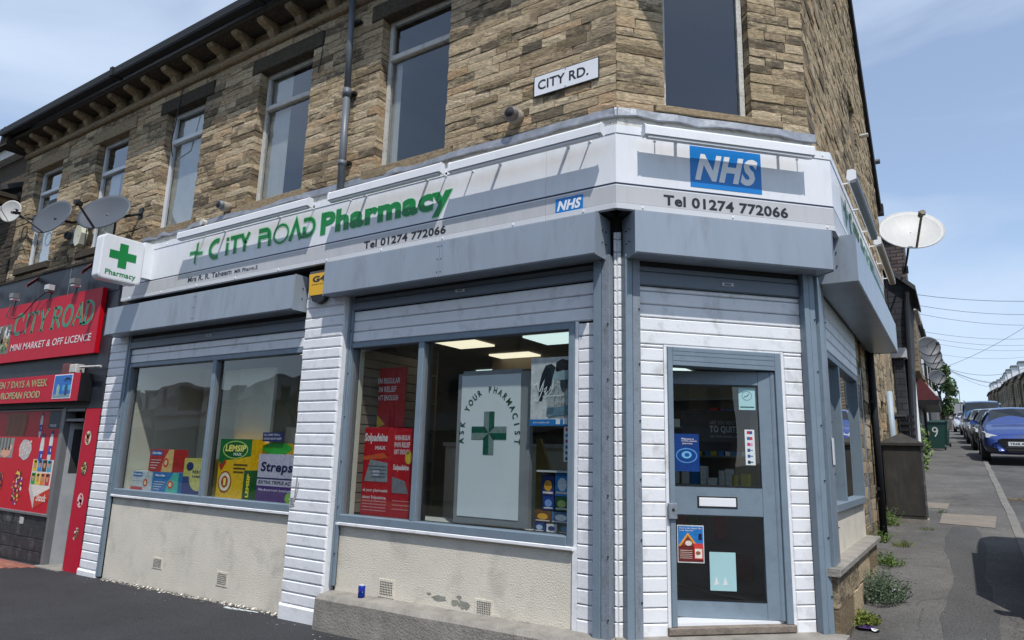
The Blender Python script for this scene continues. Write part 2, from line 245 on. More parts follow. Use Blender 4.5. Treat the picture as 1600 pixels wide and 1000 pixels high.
# ---------------------------------------------------------------- mesh builder
class MB:
    def __init__(m): m.v = []; m.f = []; m.mi = []; m.mats = []
    def _m(m, mt):
        if mt not in m.mats: m.mats.append(mt)
        return m.mats.index(mt)
    def add(m, vs, fs, mt):
        b = len(m.v); m.v += [tuple(v) for v in vs]; i = m._m(mt)
        for f in fs: m.f.append(tuple(b+k for k in f)); m.mi.append(i)
    def box(m, F, u0, u1, o0, o1, z0, z1, mt, ch=0):
        if ch:   # chamfered outward face (o1)
            P = [F(u, o, z) for o, c in ((o0, 0), (o1-ch, 0), (o1, ch)) for u, z in ((u0+c, z0+c), (u1-c, z0+c), (u1-c, z1-c), (u0+c, z1-c))]
            fs = [(0, 3, 2, 1)]
            for k in (0, 4):
                for j in range(4): fs.append((k+j, k+(j+1) % 4, k+4+(j+1) % 4, k+4+j))
            fs.append((8, 9, 10, 11)); m.add(P, fs, mt); return
        P = [F(u, o, z) for o in (o0, o1) for u, z in ((u0, z0), (u1, z0), (u1, z1), (u0, z1))]
        m.add(P, [(0, 3, 2, 1), (4, 5, 6, 7), (0, 1, 5, 4), (1, 2, 6, 5), (2, 3, 7, 6), (3, 0, 4, 7)], mt)
    def poly(m, F, pts, o, mt): m.add([F(u, o, z) for u, z in pts], [tuple(range(len(pts)))], mt)
    def disc(m, F, cu, cz, ru, rz, o, mt, n=20): m.poly(F, [(cu+ru*math.cos(2*math.pi*i/n), cz+rz*math.sin(2*math.pi*i/n)) for i in range(n)], o, mt)
    def prism(m, F, pts, o0, o1, mt):
        n = len(pts); P = [F(u, o0, z) for u, z in pts]+[F(u, o1, z) for u, z in pts]
        m.add(P, [tuple(range(n))[::-1], tuple(range(n, 2*n))]+[(i, (i+1) % n, n+(i+1) % n, n+i) for i in range(n)], mt)
    def hull(m, pts8, mt): m.add(pts8, [(0, 3, 2, 1), (4, 5, 6, 7), (0, 1, 5, 4), (1, 2, 6, 5), (2, 3, 7, 6), (3, 0, 4, 7)], mt)
    def tube(m, path, r, mt, n=8, cap=True):
        path = [Vector(p) for p in path]; rings = []
        for i, p in enumerate(path):
            d = (path[min(i+1, len(path)-1)]-path[max(i-1, 0)]).normalized()
            a = d.cross(Vector((0, 0, 1)));  a = a.normalized() if a.length > 1e-3 else Vector((1, 0, 0))
            b = d.cross(a).normalized(); rad = r[i] if isinstance(r, (list, tuple)) else r
            rings.append([p+a*rad*math.cos(2*math.pi*k/n)+b*rad*math.sin(2*math.pi*k/n) for k in range(n)])
        vs = [v for g in rings for v in g]; fs = []
        for i in range(len(path)-1):
            for k in range(n): fs.append((i*n+k, i*n+(k+1) % n, (i+1)*n+(k+1) % n, (i+1)*n+k))
        if cap: fs.append(tuple(range(n))[::-1]); fs.append(tuple((len(path)-1)*n+k for k in range(n)))
        m.add(vs, fs, mt)
    def build(m, name, parent=None, smooth=False, local=False):
        me = bpy.data.meshes.new(name)
        off = Vector((0, 0, 0))
        if parent is not None and not local: off = WL[parent.name]
        me.from_pydata([(v[0]-off.x, v[1]-off.y, v[2]-off.z) for v in m.v], [], m.f)
        for mt in m.mats: me.materials.append(mt)
        me.polygons.foreach_set('material_index', m.mi)
        if smooth: me.polygons.foreach_set('use_smooth', [True]*len(m.f))
        me.update(); o = bpy.data.objects.new(name, me); col.objects.link(o)
        if parent is not None: o.parent = parent; WL[o.name] = WL[parent.name]
        else: WL[o.name] = Vector((0, 0, 0))
        return o
WL = {}
def thing(name, label, cat, loc=(0, 0, 0), group=None):
    o = bpy.data.objects.new(name, None); col.objects.link(o); o.location = loc; o['label'] = label; o['category'] = cat
    if group: o['group'] = group
    WL[o.name] = Vector(loc); return o
def tag(o, label, cat, group=None):
    o['label'] = label; o['category'] = cat
    if group: o['group'] = group
    return o
def struct(o): o['kind'] = 'structure'; return o
_tc = {}
def text_mesh(txt, bold, sx=0):
    k = (txt, bold, sx)
    if k in _tc: return _tc[k]
    c = bpy.data.curves.new('t', 'FONT'); c.body = txt; c.offset = bold; c.resolution_u = 3; c.shear = sx; c.fill_mode = 'BOTH'; c.space_character = 1+bold*1.6
    o = bpy.data.objects.new('t', c); col.objects.link(o); bpy.context.view_layer.update()
    me = bpy.data.meshes.new_from_object(o.evaluated_get(bpy.context.evaluated_depsgraph_get()))
    vs = [tuple(v.co) for v in me.vertices]; fs = [tuple(p.vertices) for p in me.polygons]
    bpy.data.objects.remove(o); bpy.data.curves.remove(c); bpy.data.meshes.remove(me)
    _tc[k] = (vs, fs); return _tc[k]
def text(m, F, txt, u0, u1, z0, z1, o, mt, bold=.012, shear=0, keep=False, align='l'):
    vs, fs = text_mesh(txt, bold, shear)
    if not vs: return
    xs = [v[0] for v in vs]; ys = [v[1] for v in vs]; ax, bx, ay, by = min(xs), max(xs), min(ys), max(ys)
    su = (u1-u0)/(bx-ax); sz = (z1-z0)/(by-ay)
    if keep: su = sz
    m.add([F(u0+(v[0]-ax)*su, o, z0+(v[1]-ay)*sz) for v in vs], fs, mt)
def stroke(m, F, pts, wd, o, mt, zs=1.0):
    """flat mitred stroke along (u,z) points"""
    P = [Vector((a, b)) for a, b in pts]; L = []; Rr = []
    closed = (P[0]-P[-1]).length < 1e-6
    if closed: P = P[:-1]
    n = len(P)
    for i in range(n):
        a = P[i-1] if (i > 0 or closed) else None; c = P[(i+1) % n] if (i < n-1 or closed) else None
        d1 = (P[i]-a).normalized() if a is not None else None; d2 = (c-P[i]).normalized() if c is not None else None
        if d1 is None: d1 = d2
        if d2 is None: d2 = d1
        t = (d1+d2); t = t.normalized() if t.length > 1e-4 else d1
        nn = Vector((-t.y, t.x)); k = wd/2/max(.35, nn.dot(Vector((-d1.y, d1.x))))
        L.append(P[i]+nn*k); Rr.append(P[i]-nn*k)
    vs = [F(p.x, o, p.y) for p in L]+[F(p.x, o, p.y) for p in Rr]
    fs = [(i, (i+1) % n, n+(i+1) % n, n+i) for i in range(n if closed else n-1)]
    m.add(vs, fs, mt)
def wall_holes(m, F, u0, u1, z0, z1, holes, of, ob, mt, reveal=None):
    us = sorted({u0, u1, *[min(max(h[k], u0), u1) for h in holes for k in (0, 1)]}); zs = sorted({z0, z1, *[min(max(h[k], z0), z1) for h in holes for k in (2, 3)]})
    for a, b in zip(us, us[1:]):
        for c, d in zip(zs, zs[1:]):
            mu, mz = (a+b)/2, (c+d)/2
            if any(h[0] < mu < h[1] and h[2] < mz < h[3] for h in holes): continue
            for o in (of, ob): m.add([F(a, o, c), F(b, o, c), F(b, o, d), F(a, o, d)], [(0, 1, 2, 3)], mt)
    for h in holes:
        q = [(h[0], h[2]), (h[1], h[2]), (h[1], h[3]), (h[0], h[3])]
        for i in range(4):
            a, b = q[i], q[(i+1) % 4]
            m.add([F(a[0], of, a[1]), F(b[0], of, b[1]), F(b[0], ob, b[1]), F(a[0], ob, a[1])], [(0, 1, 2, 3)], reveal or mt)

def gz(x, y):
    """ground height: City Road falls to the left, the side street climbs away"""
    a = -.30 + (.0145*max(x, -14) if x < 0 else 0.0)
    if y > 0:
        yy = max(0, y-.0)
        a += .115*min(yy, 8)+.09*min(max(yy-8, 0), 12)+.065*min(max(yy-20, 0), 160)
    return a
# ================================================================ GROUND
def sheet(name, xs, ys, mt, dz=0.0, zf=None):
    m = MB(); nx = len(xs)
    vs = [(x, y, (zf or gz)(x, y)+dz) for y in ys for x in xs]
    fs = [(j*nx+i, j*nx+i+1, (j+1)*nx+i+1, (j+1)*nx+i) for j in range(len(ys)-1) for i in range(nx-1)]
    m.add(vs, fs, mt); return struct(m.build(name))
def fr(a, b, st):
    n = max(1, int(round((b-a)/st))); return [a+(b-a)*i/n for i in range(n+1)]
M_far = mat('distant_ground', (.09, .10, .06), .95, var=.3, vscale=.05)
sheet('ground', [-900, -300, -100, -40, -14, -8, 0, 1, 3, 9, 20, 60, 300, 900], [-900, -200, -60, -30, -10, -4, 0, 2, 8, 14, 20, 40, 80, 120, 180, 260, 500, 900], M_far, -.25)
sheet('city_road_pavement', fr(-14, 1.15, 1.0), [-3.6]+fr(-3, .05, .5), M_fresh)
sheet('corner_pavement', fr(1.15, 2.80, .3), [-3.6]+fr(-3, 0, .5)+fr(.5, 20, .5)+fr(21, 180, 3), M_old)
def kx(y): return 2.86
sheet('side_street', fr(2.92, 8.0, .8), fr(-3.5, 20, .75)+fr(21, 180, 3), M_road, -.09)
sheet('far_pavement', fr(8.0, 9.6, .8), fr(-3.5, 20, 2)+fr(21, 180, 3), M_old, .0)
sheet('city_road', fr(-60, 60, 6), fr(-14, -3.6, 2), M_road, -.11)
# kerb of the side street: single stones as far as they can be told apart
kerb = MB(); kb = thing('kerb', '', ''); del kb['label']; del kb['category']; kb['kind'] = 'structure'
y = -3.4; ki = 0
while y < 34:
    ln = .9; m = MB(); g0, g1 = gz(3, y+.006), gz(3, y+ln-.006); j = R_.uniform(-.006, .006)
    x0, x1 = 2.80+j, 2.90+j; x2 = 2.94+j
    m.hull([(x0, y+.006, g0-.15), (x2-.02, y+.006, g0-.15), (x2-.02, y+ln-.006, g1-.15), (x0, y+ln-.006, g1-.15), (x0, y+.006, g0+.008), (x2-.03, y+.006, g0+.004), (x2-.03, y+ln-.006, g1+.004), (x0, y+ln-.006, g1+.008)], M_kerb)
    o = m.build('kerb_stone', kb); y += ln
m = MB()
for i in range(40):
    y0 = 34.3+i*3.65; m.hull([(2.80, y0, gz(3, y0)-.15), (2.97, y0, gz(3, y0)-.15), (2.97, y0+3.6, gz(3, y0+3.6)-.15), (2.72, y0+3.6, gz(3, y0+3.6)-.15), (2.72, y0, gz(3, y0)+.005), (2.97, y0, gz(3, y0)+.005), (2.97, y0+3.6, gz(3, y0+3.6)+.005), (2.72, y0+3.6, gz(3, y0+3.6)+.005)], M_kerb)
o = m.build('kerb_run', kb); o['kind'] = 'stuff'
# patches let into the worn pavement
M_slab = mat('buff_slab', (.20, .175, .145), .9, var=.15, vscale=6, bump=.4, bscale=60)
M_tarpatch = asphalt_mat('dark_tar_patch', (.085, .084, .083), True)
def patch(name, pts, mt, dz=.004, sub=1):
    m = MB(); m.add([(x, y, gz(x, y)+dz) for x, y in pts], [tuple(range(len(pts)))], mt); return struct(m.build(name))
patch('paving_patch', [(1.93, 7.15), (2.60, 7.05), (2.66, 8.0), (1.96, 8.0)], M_slab, .006)
patch('paving_patch', [(1.66, 8.55), (2.02, 8.5), (2.05, 9.2), (1.68, 9.2)], M_slab, .006)
def strip_patch(x0f, x1f, y0, y1, mt, dz):
    m = MB(); ys = fr(y0, y1, .4); vs = []
    for yy in ys: vs += [(x0f(yy), yy, gz(1.5, yy)+dz), (x1f(yy), yy, gz(1.5, yy)+dz)]
    m.add(vs, [(2*i, 2*i+1, 2*i+3, 2*i+2) for i in range(len(ys)-1)], mt); struct(m.build('trench_patch'))
strip_patch(lambda y: 2.05+.05*math.sin(y*1.9)+.015*math.sin(y*9), lambda y: 2.42+.03*math.sin(y*2.3+1)+.02*math.sin(y*7), .6, 7.0, M_tarpatch, .004)
m = MB()
sawd = mat('sawdust', (.42, .31, .17), .95, var=.3, vscale=20)
for i in range(260):
    a = R_.uniform(0, 6.28); r = abs(R_.gauss(0, .33)); x, y = 3.3+r*1.0*math.cos(a), 10.9+r*.55*math.sin(a); q = R_.uniform(.015, .05)
    z = gz(x, y)-.09+.006
    m.add([(x-q, y-q, z), (x+q, y-q*.6, z), (x+q*.7, y+q, z), (x-q*.8, y+q*.8, z)], [(0, 1, 2, 3)], sawd)
o = m.build('sawdust'); o['kind'] = 'stuff'
o['label'] = 'pale sawdust spilt in the gutter beside the kerb of the side street'; o['category'] = 'sawdust'
# red block paving at the foot of the mini market
M_block = [mat('red_paving_block_%s' % k, c, .85, var=.15, vscale=12, bump=.5, bscale=80) for k, c in (('a', (.30, .11, .075)), ('b', (.36, .15, .10)), ('c', (.26, .10, .075)))]
bp_ = thing('block_paving', '', ''); del bp_['label']; del bp_['category']; bp_['kind'] = 'structure'
i = 0
for yy in range(7):
    x = -14.0+(.1 if yy % 2 else 0)
    while x < -9.05-.13*yy and i < 290:
        if x > -11.9:
            m = MB(); y0 = -.08-.105*yy; z = gz(x, 0)
            m.hull([(x, y0-.098, z-.04), (x+.192, y0-.098, z-.04), (x+.192, y0, z-.04), (x, y0, z-.04), (x, y0-.098, z+.012), (x+.192, y0-.098, z+.012), (x+.192, y0, z+.012), (x, y0, z+.012)], R_.choice(M_block))
            m.build('paving_block', bp_); i += 1
        x += .2

# ================================================================ MAIN BUILDING
B = thing('stone_building', 'soot-streaked sandstone corner building whose ground floor is the white and blue-grey pharmacy', 'building', (0, 0, 0))
UWIN = [(-2.93, -1.93), (-5.16, -4.13), (-7.38, -6.40), (-9.43, -8.45), (-11.68, -10.65)]
LH = [(a, b, 4.40, 6.28) for a, b in UWIN]
DH = [(.46, 1.315, 4.42, 6.28)]
wd_ = lambda L: [(a-.04, b+.04, c-.02, d+.02) for a, b, c, d in L]
RH = [(3.75, 4.45, 7.40, 8.7), (5.15, 5.95, 5.72, 6.75)]
EAVE = 7.0
m = MB()
wall_holes(m, FL, -12.2, 0, 3.9, EAVE, wd_(LH), -.014, -.30, M_mortar)
wall_holes(m, FD, 0, 1.895, 3.9, EAVE, wd_(DH), -.014, -.30, M_mortar)
# gable wall on the side street
def roofz(y): return 10.62-.92*(y-4.6) if y > 4.6 else 7.0+.70*(y+.45)
ysg = [1.34, 3.75, 4.45, 4.6, 5.15, 5.95, 7.0, 8.0, 9.2]
for a, b in zip(ysg, ysg[1:]):
    hs = [h for h in RH if h[0] <= (a+b)/2 <= h[1]]
    zb = [3.9]
    segs = []
    lo = 3.9
    for h in hs: segs.append((lo, lo, h[2], h[2])); lo = h[3]
    segs.append((lo, lo, roofz(a), roofz(b)))
    for z0, z0b, z1, z1b in segs: m.add([FRU(a, -.014, z0), FRU(b, -.014, z0b), FRU(b, -.014, z1b), FRU(a, -.014, z1)], [(0, 1, 2, 3)], M_mortar)
m.add([FRU(9.2, -.03, -1), FRU(9.2, -8, -1), FRU(9.2, -8, 6.4), FRU(9.2, -.03, 6.4)], [(0, 1, 2, 3)], M_mortar)
for h in RH:
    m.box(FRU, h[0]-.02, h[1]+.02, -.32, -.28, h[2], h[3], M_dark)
    for u in (h[0], h[1]): m.add([FRU(u, -.03, h[2]), FRU(u, -.3, h[2]), FRU(u, -.3, h[3]), FRU(u, -.03, h[3])], [(0, 1, 2, 3)], M_mortar)
# lower storey masonry behind the shop fronts
wall_holes(m, FL, -12.6, 0, -.9, 3.9, [(-7.40, -3.80, .70, 2.46), (-3.10, -.36, .70, 2.46), (-9.12, -8.45, -.45, 1.86)], -.03, -.22, M_dark)
wall_holes(m, FD, 0, 1.77, -.9, 3.9, [(.44, 1.44, .08, 2.16)], -.03, -.16, M_dark)
wall_holes(m, FR, 1.25, 6.0, -.9, 3.9, [(1.95, 4.25, .90, 2.40)], -.04, -.22, M_dark)
m.box(FR, 6.0, 9.2, -.3, -.2, -.9, 4.2, M_dark)
m.build('wall', B)
# rooms
m = MB()
def slab(m, z0, z1, y0, y1, x0, x1, mt):
    P = [(x0, y0), (y0-.32, y0), (x1, x1+.32), (x1, y1), (x0, y1)]; n = 5
    m.add([(x, y, z0) for x, y in P]+[(x, y, z1) for x, y in P], [tuple(range(n))[::-1], tuple(range(n, 2*n))]+[(i, (i+1) % n, n+(i+1) % n, n+i) for i in range(n)], mt)
slab(m, 3.95, 4.02, .35, 8.9, -12.1, 1.0, M_floor)
m.box(FW, -12.1, .6, 3.2, 3.3, 4.0, 7.0, M_brown); m.box(FW, -12.1, .6, .35, 3.3, 6.75, 6.85, M_ceil)
m.build('upper_room', B)
m = MB()
slab(m, -.1, .02, .25, 6.4, -7.9, 1.0, M_floor); slab(m, 2.62, 2.7, .25, 6.4, -7.9, 1.0, M_ceil)
m.box(FW, -7.9, 1.1, 6.3, 6.4, 0, 2.7, M_brown); m.box(FW, -8.0, -7.9, .25, 6.4, 0, 2.7, M_cream)
m.build('shop_room', B)
M_panel = emis('ceiling_light_panel', (1.0, .90, .66), .95); M_panel2 = emis('cool_ceiling_and_fill_panel', (.80, 1.0, .98), .8)
for i, (a, b, c, d) in enumerate([(-2.75, -2.25, .92, 1.5), (-2.75, -2.15, 2.1, 2.65), (-1.62, -1.05, 1.12, 1.66), (-5.1, -4.5, .95, 1.5), (-5.1, -4.5, 2.1, 2.6), (-1.5, -.9, 2.6, 3.2), (-.2, .4, 2.2, 2.8), (-6.4, -5.8, 4.0, 4.6), (-6.4, -5.8, 2.6, 3.2), (-3.9, -3.3, 3.4, 4.0), (-1.5, -.9, 4.2, 4.8), (-.2, .4, 4.0, 4.6), (-6.9, -6.3, 4.2, 4.8)]):
    m = MB(); m.box(FW, a, b, c, d, 2.595, 2.615, M_panel if i in (0, 1, 3) else M_panel2); m.build('ceiling_or_fill_light', B)  # deeper panels, mostly out of view, are added to brighten the shop interior

# ---- stones
VAR = []
for k in range(14):
    rv = random.Random(100+k); us = [0, rv.uniform(.3, .4), rv.uniform(.6, .7), 1]; zs = [0, rv.uniform(.4, .6), 1]
    vs = []; fs = []
    for zi, z in enumerate(zs):
        for ui, u in enumerate(us):
            ed = (ui in (0, 3)) or (zi in (0, 2))
            o = 1+(rv.uniform(-.045, -.005) if ed else rv.uniform(-.02, .02))
            vs.append((u+(rv.uniform(-.012, .012) if ui in (0, 3) else 0), o, z+(rv.uniform(-.05, .05) if zi != 1 else 0)))
    for zi in range(2):
        for ui in range(3): a = zi*4+ui; fs.append((a, a+1, a+5, a+4))
    b0 = len(vs); ring = [0, 1, 2, 3, 7, 11, 10, 9, 8, 4]
    vs += [(vs[r][0], 0, vs[r][2]) for r in ring]
    for i in range(10): j = (i+1) % 10; fs.append((ring[j], ring[i], b0+i, b0+j))
    VAR.append((vs, fs))
DEP = .15
STONES = []   # (F,u,z,w,h,proud,variant)
def courses(F, u0, u1, z0, z1, holes, seed, hr=(.068, .10), top=None, lr=(.16, .44)):
    rv = random.Random(seed); z = z0
    while z < z1-.03:
        h = rv.uniform(*hr); h = min(h, z1-z) if z1-z < .16 else h
        for hz in sorted({q for ho in holes for q in (ho[2], ho[3])}):
            if z < hz < z+h+.04 and hz-z > .05: h = hz-z; break
        cuts = [(ho[0], ho[1]) for ho in holes if ho[2] < z+h/2 < ho[3]]
        a = u0; segs = []
        for c0, c1 in sorted(cuts):
            if c0 > a: segs.append((a, c0))
            a = max(a, c1)
        if a < u1: segs.append((a, u1))
        for a, b in segs:
            if top:
                while b > a and top(b) < z+h: b -= .05
            u = a
            while u < b-.01:
                wd = rv.uniform(*lr)
                if rv.random() < .12: wd *= 1.5
                if b-u-wd < .13: wd = b-u
                STONES.append((F, u+.004, z+.004, wd-.009, h-.008, rv.uniform(-.007, .007), rv.randrange(14))); u += wd
        z += h
ext = .012
LB = LH+[(a-.19, b+.19, 6.28, 6.50) for a, b in UWIN]+[(a-.15, b+.12, 4.27, 4.40) for a, b in UWIN]+[(-12.2, 0, 6.60, 6.72)]
courses(FL, -12.2, 0, 4.20, 6.92, LB, 1)
courses(FD, 0, 1.895, 4.20, 6.92, DH+[(.35, 1.62, 4.34, 4.42), (.27, 1.5, 6.28, 6.5)], 2, hr=(.08, .105))
courses(FRU, 1.34, 9.2, 4.1, 9.4, RH, 3, top=roofz, hr=(.08, .115))
courses(FR, 6.05, 11.4, .2, 4.3, [(7.6, 8.3, 1.2, 2.4)], 5, hr=(.12, .17))
lo_ = len(STONES)
STONES += [(FR, u+.004, z+.005, wd-.01, h-.01, R_.uniform(-.01, .005), R_.randrange(14)) for z, h in [(-.05+.16*i, .16) for i in range(19)] for u, wd in ((4.52, .42), (5.28, .5))]
# plinth stones under the side window
pl = []
for i, (z, h) in enumerate([(-.24, .21), (-.03, .24), (.21, .24)]):
    u = 1.20
    for wd in ([.75, .95, .6, .8], [.9, .7, .85, .65], [.55, .8, .95, .8])[i]:
        if z+h > gz(1.3, u): pl.append((u, z, wd, h))
        u += wd
F_PL = Fr((1.36, 0, 0), (0, 1, 0), (1, 0, 0))
STONES += [(F_PL, u+.004, z+.004, wd-.008, h-.008, R_.uniform(-.006, .006), R_.randrange(14)) for u, z, wd, h in pl]
PLN = len(pl)
def s_world(st, v):
    F, u, z, wd, h, pr, k = st; return F(u+v[0]*wd, -DEP+pr+v[1]*DEP, z+v[2]*h)
def s_rank(st):
    F, u, z, wd, h, pr, k = st; c = F(u+wd/2, 0, z+h/2); d = CAM-c; vis = max(0.0, d.normalized().dot(F.n)); up = c.z > 8.2-.0 or (F is FL and c.x > -3.4 and c.z > 6.15) or (F is FD and c.z > 5.9)
    return 0 if up else wd*h*vis/d.length_squared
order = sorted(range(len(STONES)), key=lambda i: -s_rank(STONES[i]))
sm = []
for k, (vs, fs) in enumerate(VAR):
    me = bpy.data.meshes.new('stone'); me.from_pydata([(v[0], v[1], v[2]) for v in vs], [], [f[::-1] for f in fs]); me.materials.append(M_stone); me.update(); sm.append(me)
for i in order[:300]:
    F, u, z, wd, h, pr, k = STONES[i]
    o = bpy.data.objects.new('stone', sm[k]); col.objects.link(o); o.parent = B
    p = F(u, -DEP+pr, z)
    o.matrix_local = Matrix(((F.u.x*wd, F.n.x*DEP, 0, p.x), (F.u.y*wd, F.n.y*DEP, 0, p.y), (0, 0, h, p.z), (0, 0, 0, 1)))
m = MB()
for i in order[300:]:
    vs, fs = VAR[STONES[i][6]]
    m.add([s_world(STONES[i], v) for v in vs], [f[::-1] for f in fs], M_stone)
o = m.build('stonework', B); o['kind'] = 'stuff'
# ---- dressed stone
def lump(name, F, u0, u1, o0, o1, z0, z1, mt, ch=.008, parent=B):
    m = MB(); m.box(F, u0, u1, o0, o1, z0, z1, mt, ch); return m.build(name, parent)
for i, (a, b) in enumerate(UWIN):
    lump('lintel', FL, a-.18, b+.18, -.2, .015, 6.285, 6.495, M_lintelsoot if i in (0, 1, 2) else M_lintel)
    lump('window_sill', FL, a-.14, b+.11, -.2, .05, 4.275, 4.395, M_lintel if i in (2, ) else M_lintelsoot if i > 2 else M_lintel)
lump('lintel', FD, .28, 1.49, -.2, .015, 6.285, 6.495, M_lintel)
lump('window_sill', FD, .36, 1.61, -.2, .035, 4.345, 4.415, M_lintel)
lump('string_course', FL, -12.2, .02, -.1, .06, 6.61, 6.71, M_lintel, .02)
lump('cornice', FL, -12.22, .1, -.1, .33, 6.86, 6.93, M_lintelsoot, .02)
lump('cornice', FD, -.1, 1.98, -.1, .33, 6.862, 6.932, M_lintelsoot, .02)
cor = MB(); cpf = [(.0, 6.66), (.05, 6.67), (.10, 6.71), (.12, 6.76), (.20, 6.78), (.26, 6.80), (.28, 6.83), (.28, 6.858), (0, 6.858)]
FC = Fr((0, 0, 0), (0, -1, 0), (1, 0, 0))
cme = None
for i, px in enumerate([-12.0, -11.45, -10.9, -10.35, -9.8, -9.25, -8.7, -8.2, -7.7, -7.15, -6.6, -6.0, -5.45, -4.9, -4.35, -3.75, -3.2, -2.65, -2.1, -1.55, -1.0, -.45]):
    if cme is None:
        m = MB(); m.prism(FC, cpf, -.06, .06, M_lintel); o = m.build('corbel', B); cme = o.data; o.location = (px, -.005, 0)
    else:
        o = bpy.data.objects.new('corbel', cme); col.objects.link(o); o.parent = B; o.location = (px, -.005, 0)
# gutter, roof, verge
m = MB(); gp = [(.34, 6.945), (.34, 7.06), (.325, 7.06), (.325, 6.96), (.46, 6.96), (.46, 7.06), (.48, 7.06), (.48, 6.945)]
m.prism(FC, gp, -12.3, .25, M_gutter); m.build('gutter', B)
m = MB(); m.box(FL, -8.3, -8.22, .33, .5, 6.93, 7.075, M_gutter); m.box(FL, -4.8, -4.72, .33, .5, 6.93, 7.075, M_gutter); m.build('gutter_joint', B)
m = MB()
rs = [(-.47, 7.03), (4.6, 10.66), (9.32, 6.33), (9.32, 6.24), (4.6, 10.55), (-.47, 6.93)]
FY = Fr((0, 0, 0), (0, 1, 0), (1, 0, 0))
m.prism(FY, rs, -12.3, 1.40, M_slate); m.build('roof', B)
m = MB(); m.prism(FY, [(-.3, 7.05), (4.6, 10.58), (9.28, 6.27), (9.28, 6.13), (4.6, 10.42), (-.3, 6.9)], 1.34, 1.395, M_gutter); m.build('verge', B)
m = MB(); m.add([(-.2, -.35, 6.94), (.2, -.35, 6.94), (1.75, 1.2, 6.94), (1.4, 1.6, 6.94), (-.2, .2, 6.94)], [(0, 1, 2, 3, 4)], M_lintelsoot); m.build('soffit', B)
m = MB(); m.box(FRU, 9.22, 9.4, -.2, .09, 6.12, 6.32, M_gutter); m.build('gutter_end', B)
# upstand corner stone at the far end of the eaves
m = MB(); m.hull([(-12.42, -.42, 6.75), (-12.1, -.42, 6.75), (-12.1, .1, 6.75), (-12.42, .1, 6.75), (-12.38, -.40, 7.18), (-12.12, -.38, 7.12), (-12.12, .1, 7.35), (-12.38, .1, 7.35)], M_lintelsoot); m.build('kneeler', B)
# down pipe
P0 = FL
m = MB(); m.tube([P0(-3.33, .09, 4.12), P0(-3.35, .09, 5.4)], .042, M_pipe, 12); m.tube([P0(-3.35, .09, 5.38), P0(-3.39, .09, 6.9)], .038, M_pipe, 12)
m.tube([P0(-3.35, .09, 5.36), P0(-3.35, .09, 5.46)], .052, M_pipe, 12); m.tube([P0(-3.335, .09, 4.5), P0(-3.335, .09, 4.56)], .05, M_pipe, 12)
dp = m.build('downpipe', B, True)
for z in (4.55, 5.42, 6.35):
    m = MB(); m.box(FL, -3.44, -3.27, .0, .06, z-.015, z+.015, M_black); m.build('pipe_bracket', dp)
# sash windows upstairs
def sash(F, u0, u1, z0, z1, zt, ob, mframe, curtain=None, mg=None, casement=False):
    o0, o1 = ob-.05, ob; t = .055; m = MB()
    m.box(F, u0+.005, u0+t, o0, o1, z0, z1, mframe); m.box(F, u1-t, u1-.005, o0, o1, z0, z1, mframe)
    m.box(F, u0+t, u1-t, o0, o1, z0, z0+t, mframe); m.box(F, u0+t, u1-t, o0, o1, z1-t, z1-.002, mframe)
    wn = m.build('window', B)
    m = MB(); m.box(F, u0+t, u1-t, o0-.002, o1+.022, zt-.035, zt+.035, mframe, .008); m.build('transom', wn)
    m = MB(); m.box(F, u0+t, u1-t, o0+.02, o0+.026, z0+t, zt-.035, mg or M_uglass); m.build('glass_pane', wn)
    m = MB(); m.box(F, u0+t, u1-t, o0+.02, o0+.026, zt+.035, z1-t, mg or M_uglass); m.build('glass_pane', wn)
    if curtain:
        m = MB(); a, b = curtain[:2]; n = 10; zz0, zz1 = curtain[2] if len(curtain) > 2 else (z0+.02, z1-.02)
        pts = [(u0+(u1-u0)*(a+(b-a)*i/n), o0-.03-(.002 if i % 2 else 0)) for i in range(n+1)]
        vs = [F(u, o, z) for u, o in pts for z in (zz0, zz1)]; m.add(vs, [(2*i, 2*i+2, 2*i+3, 2*i+1) for i in range(n)], M_curtain); m.build('curtain', wn)
    return wn
sash(FL, *UWIN[0], 4.40, 6.285, 5.80, -.12, M_timber, (.02, .16, (4.42, 5.76)))
sash(FL, *UWIN[1], 4.40, 6.285, 5.78, -.12, M_timber, (.02, .42))
sash(FL, *UWIN[2], 4.40, 6.285, 5.83, -.12, M_upvc, (.02, .72))
sash(FL, *UWIN[3], 4.40, 6.285, 5.75, -.12, M_upvc, (.02, .5, (4.42, 5.7)))
sash(FL, *UWIN[4], 4.40, 6.285, 5.84, -.12, M_upvc, (.02, .68, (4.42, 5.75)))
sash(FD, .46, 1.315, 4.42, 6.285, 6.05, -.10, M_timber)
# lead flashing and flaking boards above the sign
def lead(F, u0, u1, z):
    m = MB(); n = max(2, int((u1-u0)/.18)); vs = []
    for i in range(n+1):
        u = u0+(u1-u0)*i/n; j = R_.uniform(-.012, .012)
        vs += [F(u, .0, z+.075), F(u, .045+j*.4, z+.055+j*.3), F(u, .06+j, z-.02+j), F(u, .05+j, z-.03+j)]
    fs = [(4*i+k, 4*i+4+k, 4*i+5+k, 4*i+1+k) for i in range(n) for k in range(3)]; m.add(vs, fs, M_lead); m.build('lead_flashing', B)
lead(FL, -7.5, .035, 4.27); lead(FD, -.035, 1.93, 4.27)
m = MB(); m.box(FL, -7.5, .01, -.02, .03, 4.0, 4.26, M_timber); m.box(FD, -.01, 1.9, -.02, .03, 4.0, 4.26, M_timber); m.build('fascia_backboard', B)
m = MB(); m.box(FL, -7.5, .02, -.02, .21, 3.86, 3.90, M_timber); m.build('fascia_shelf', B)

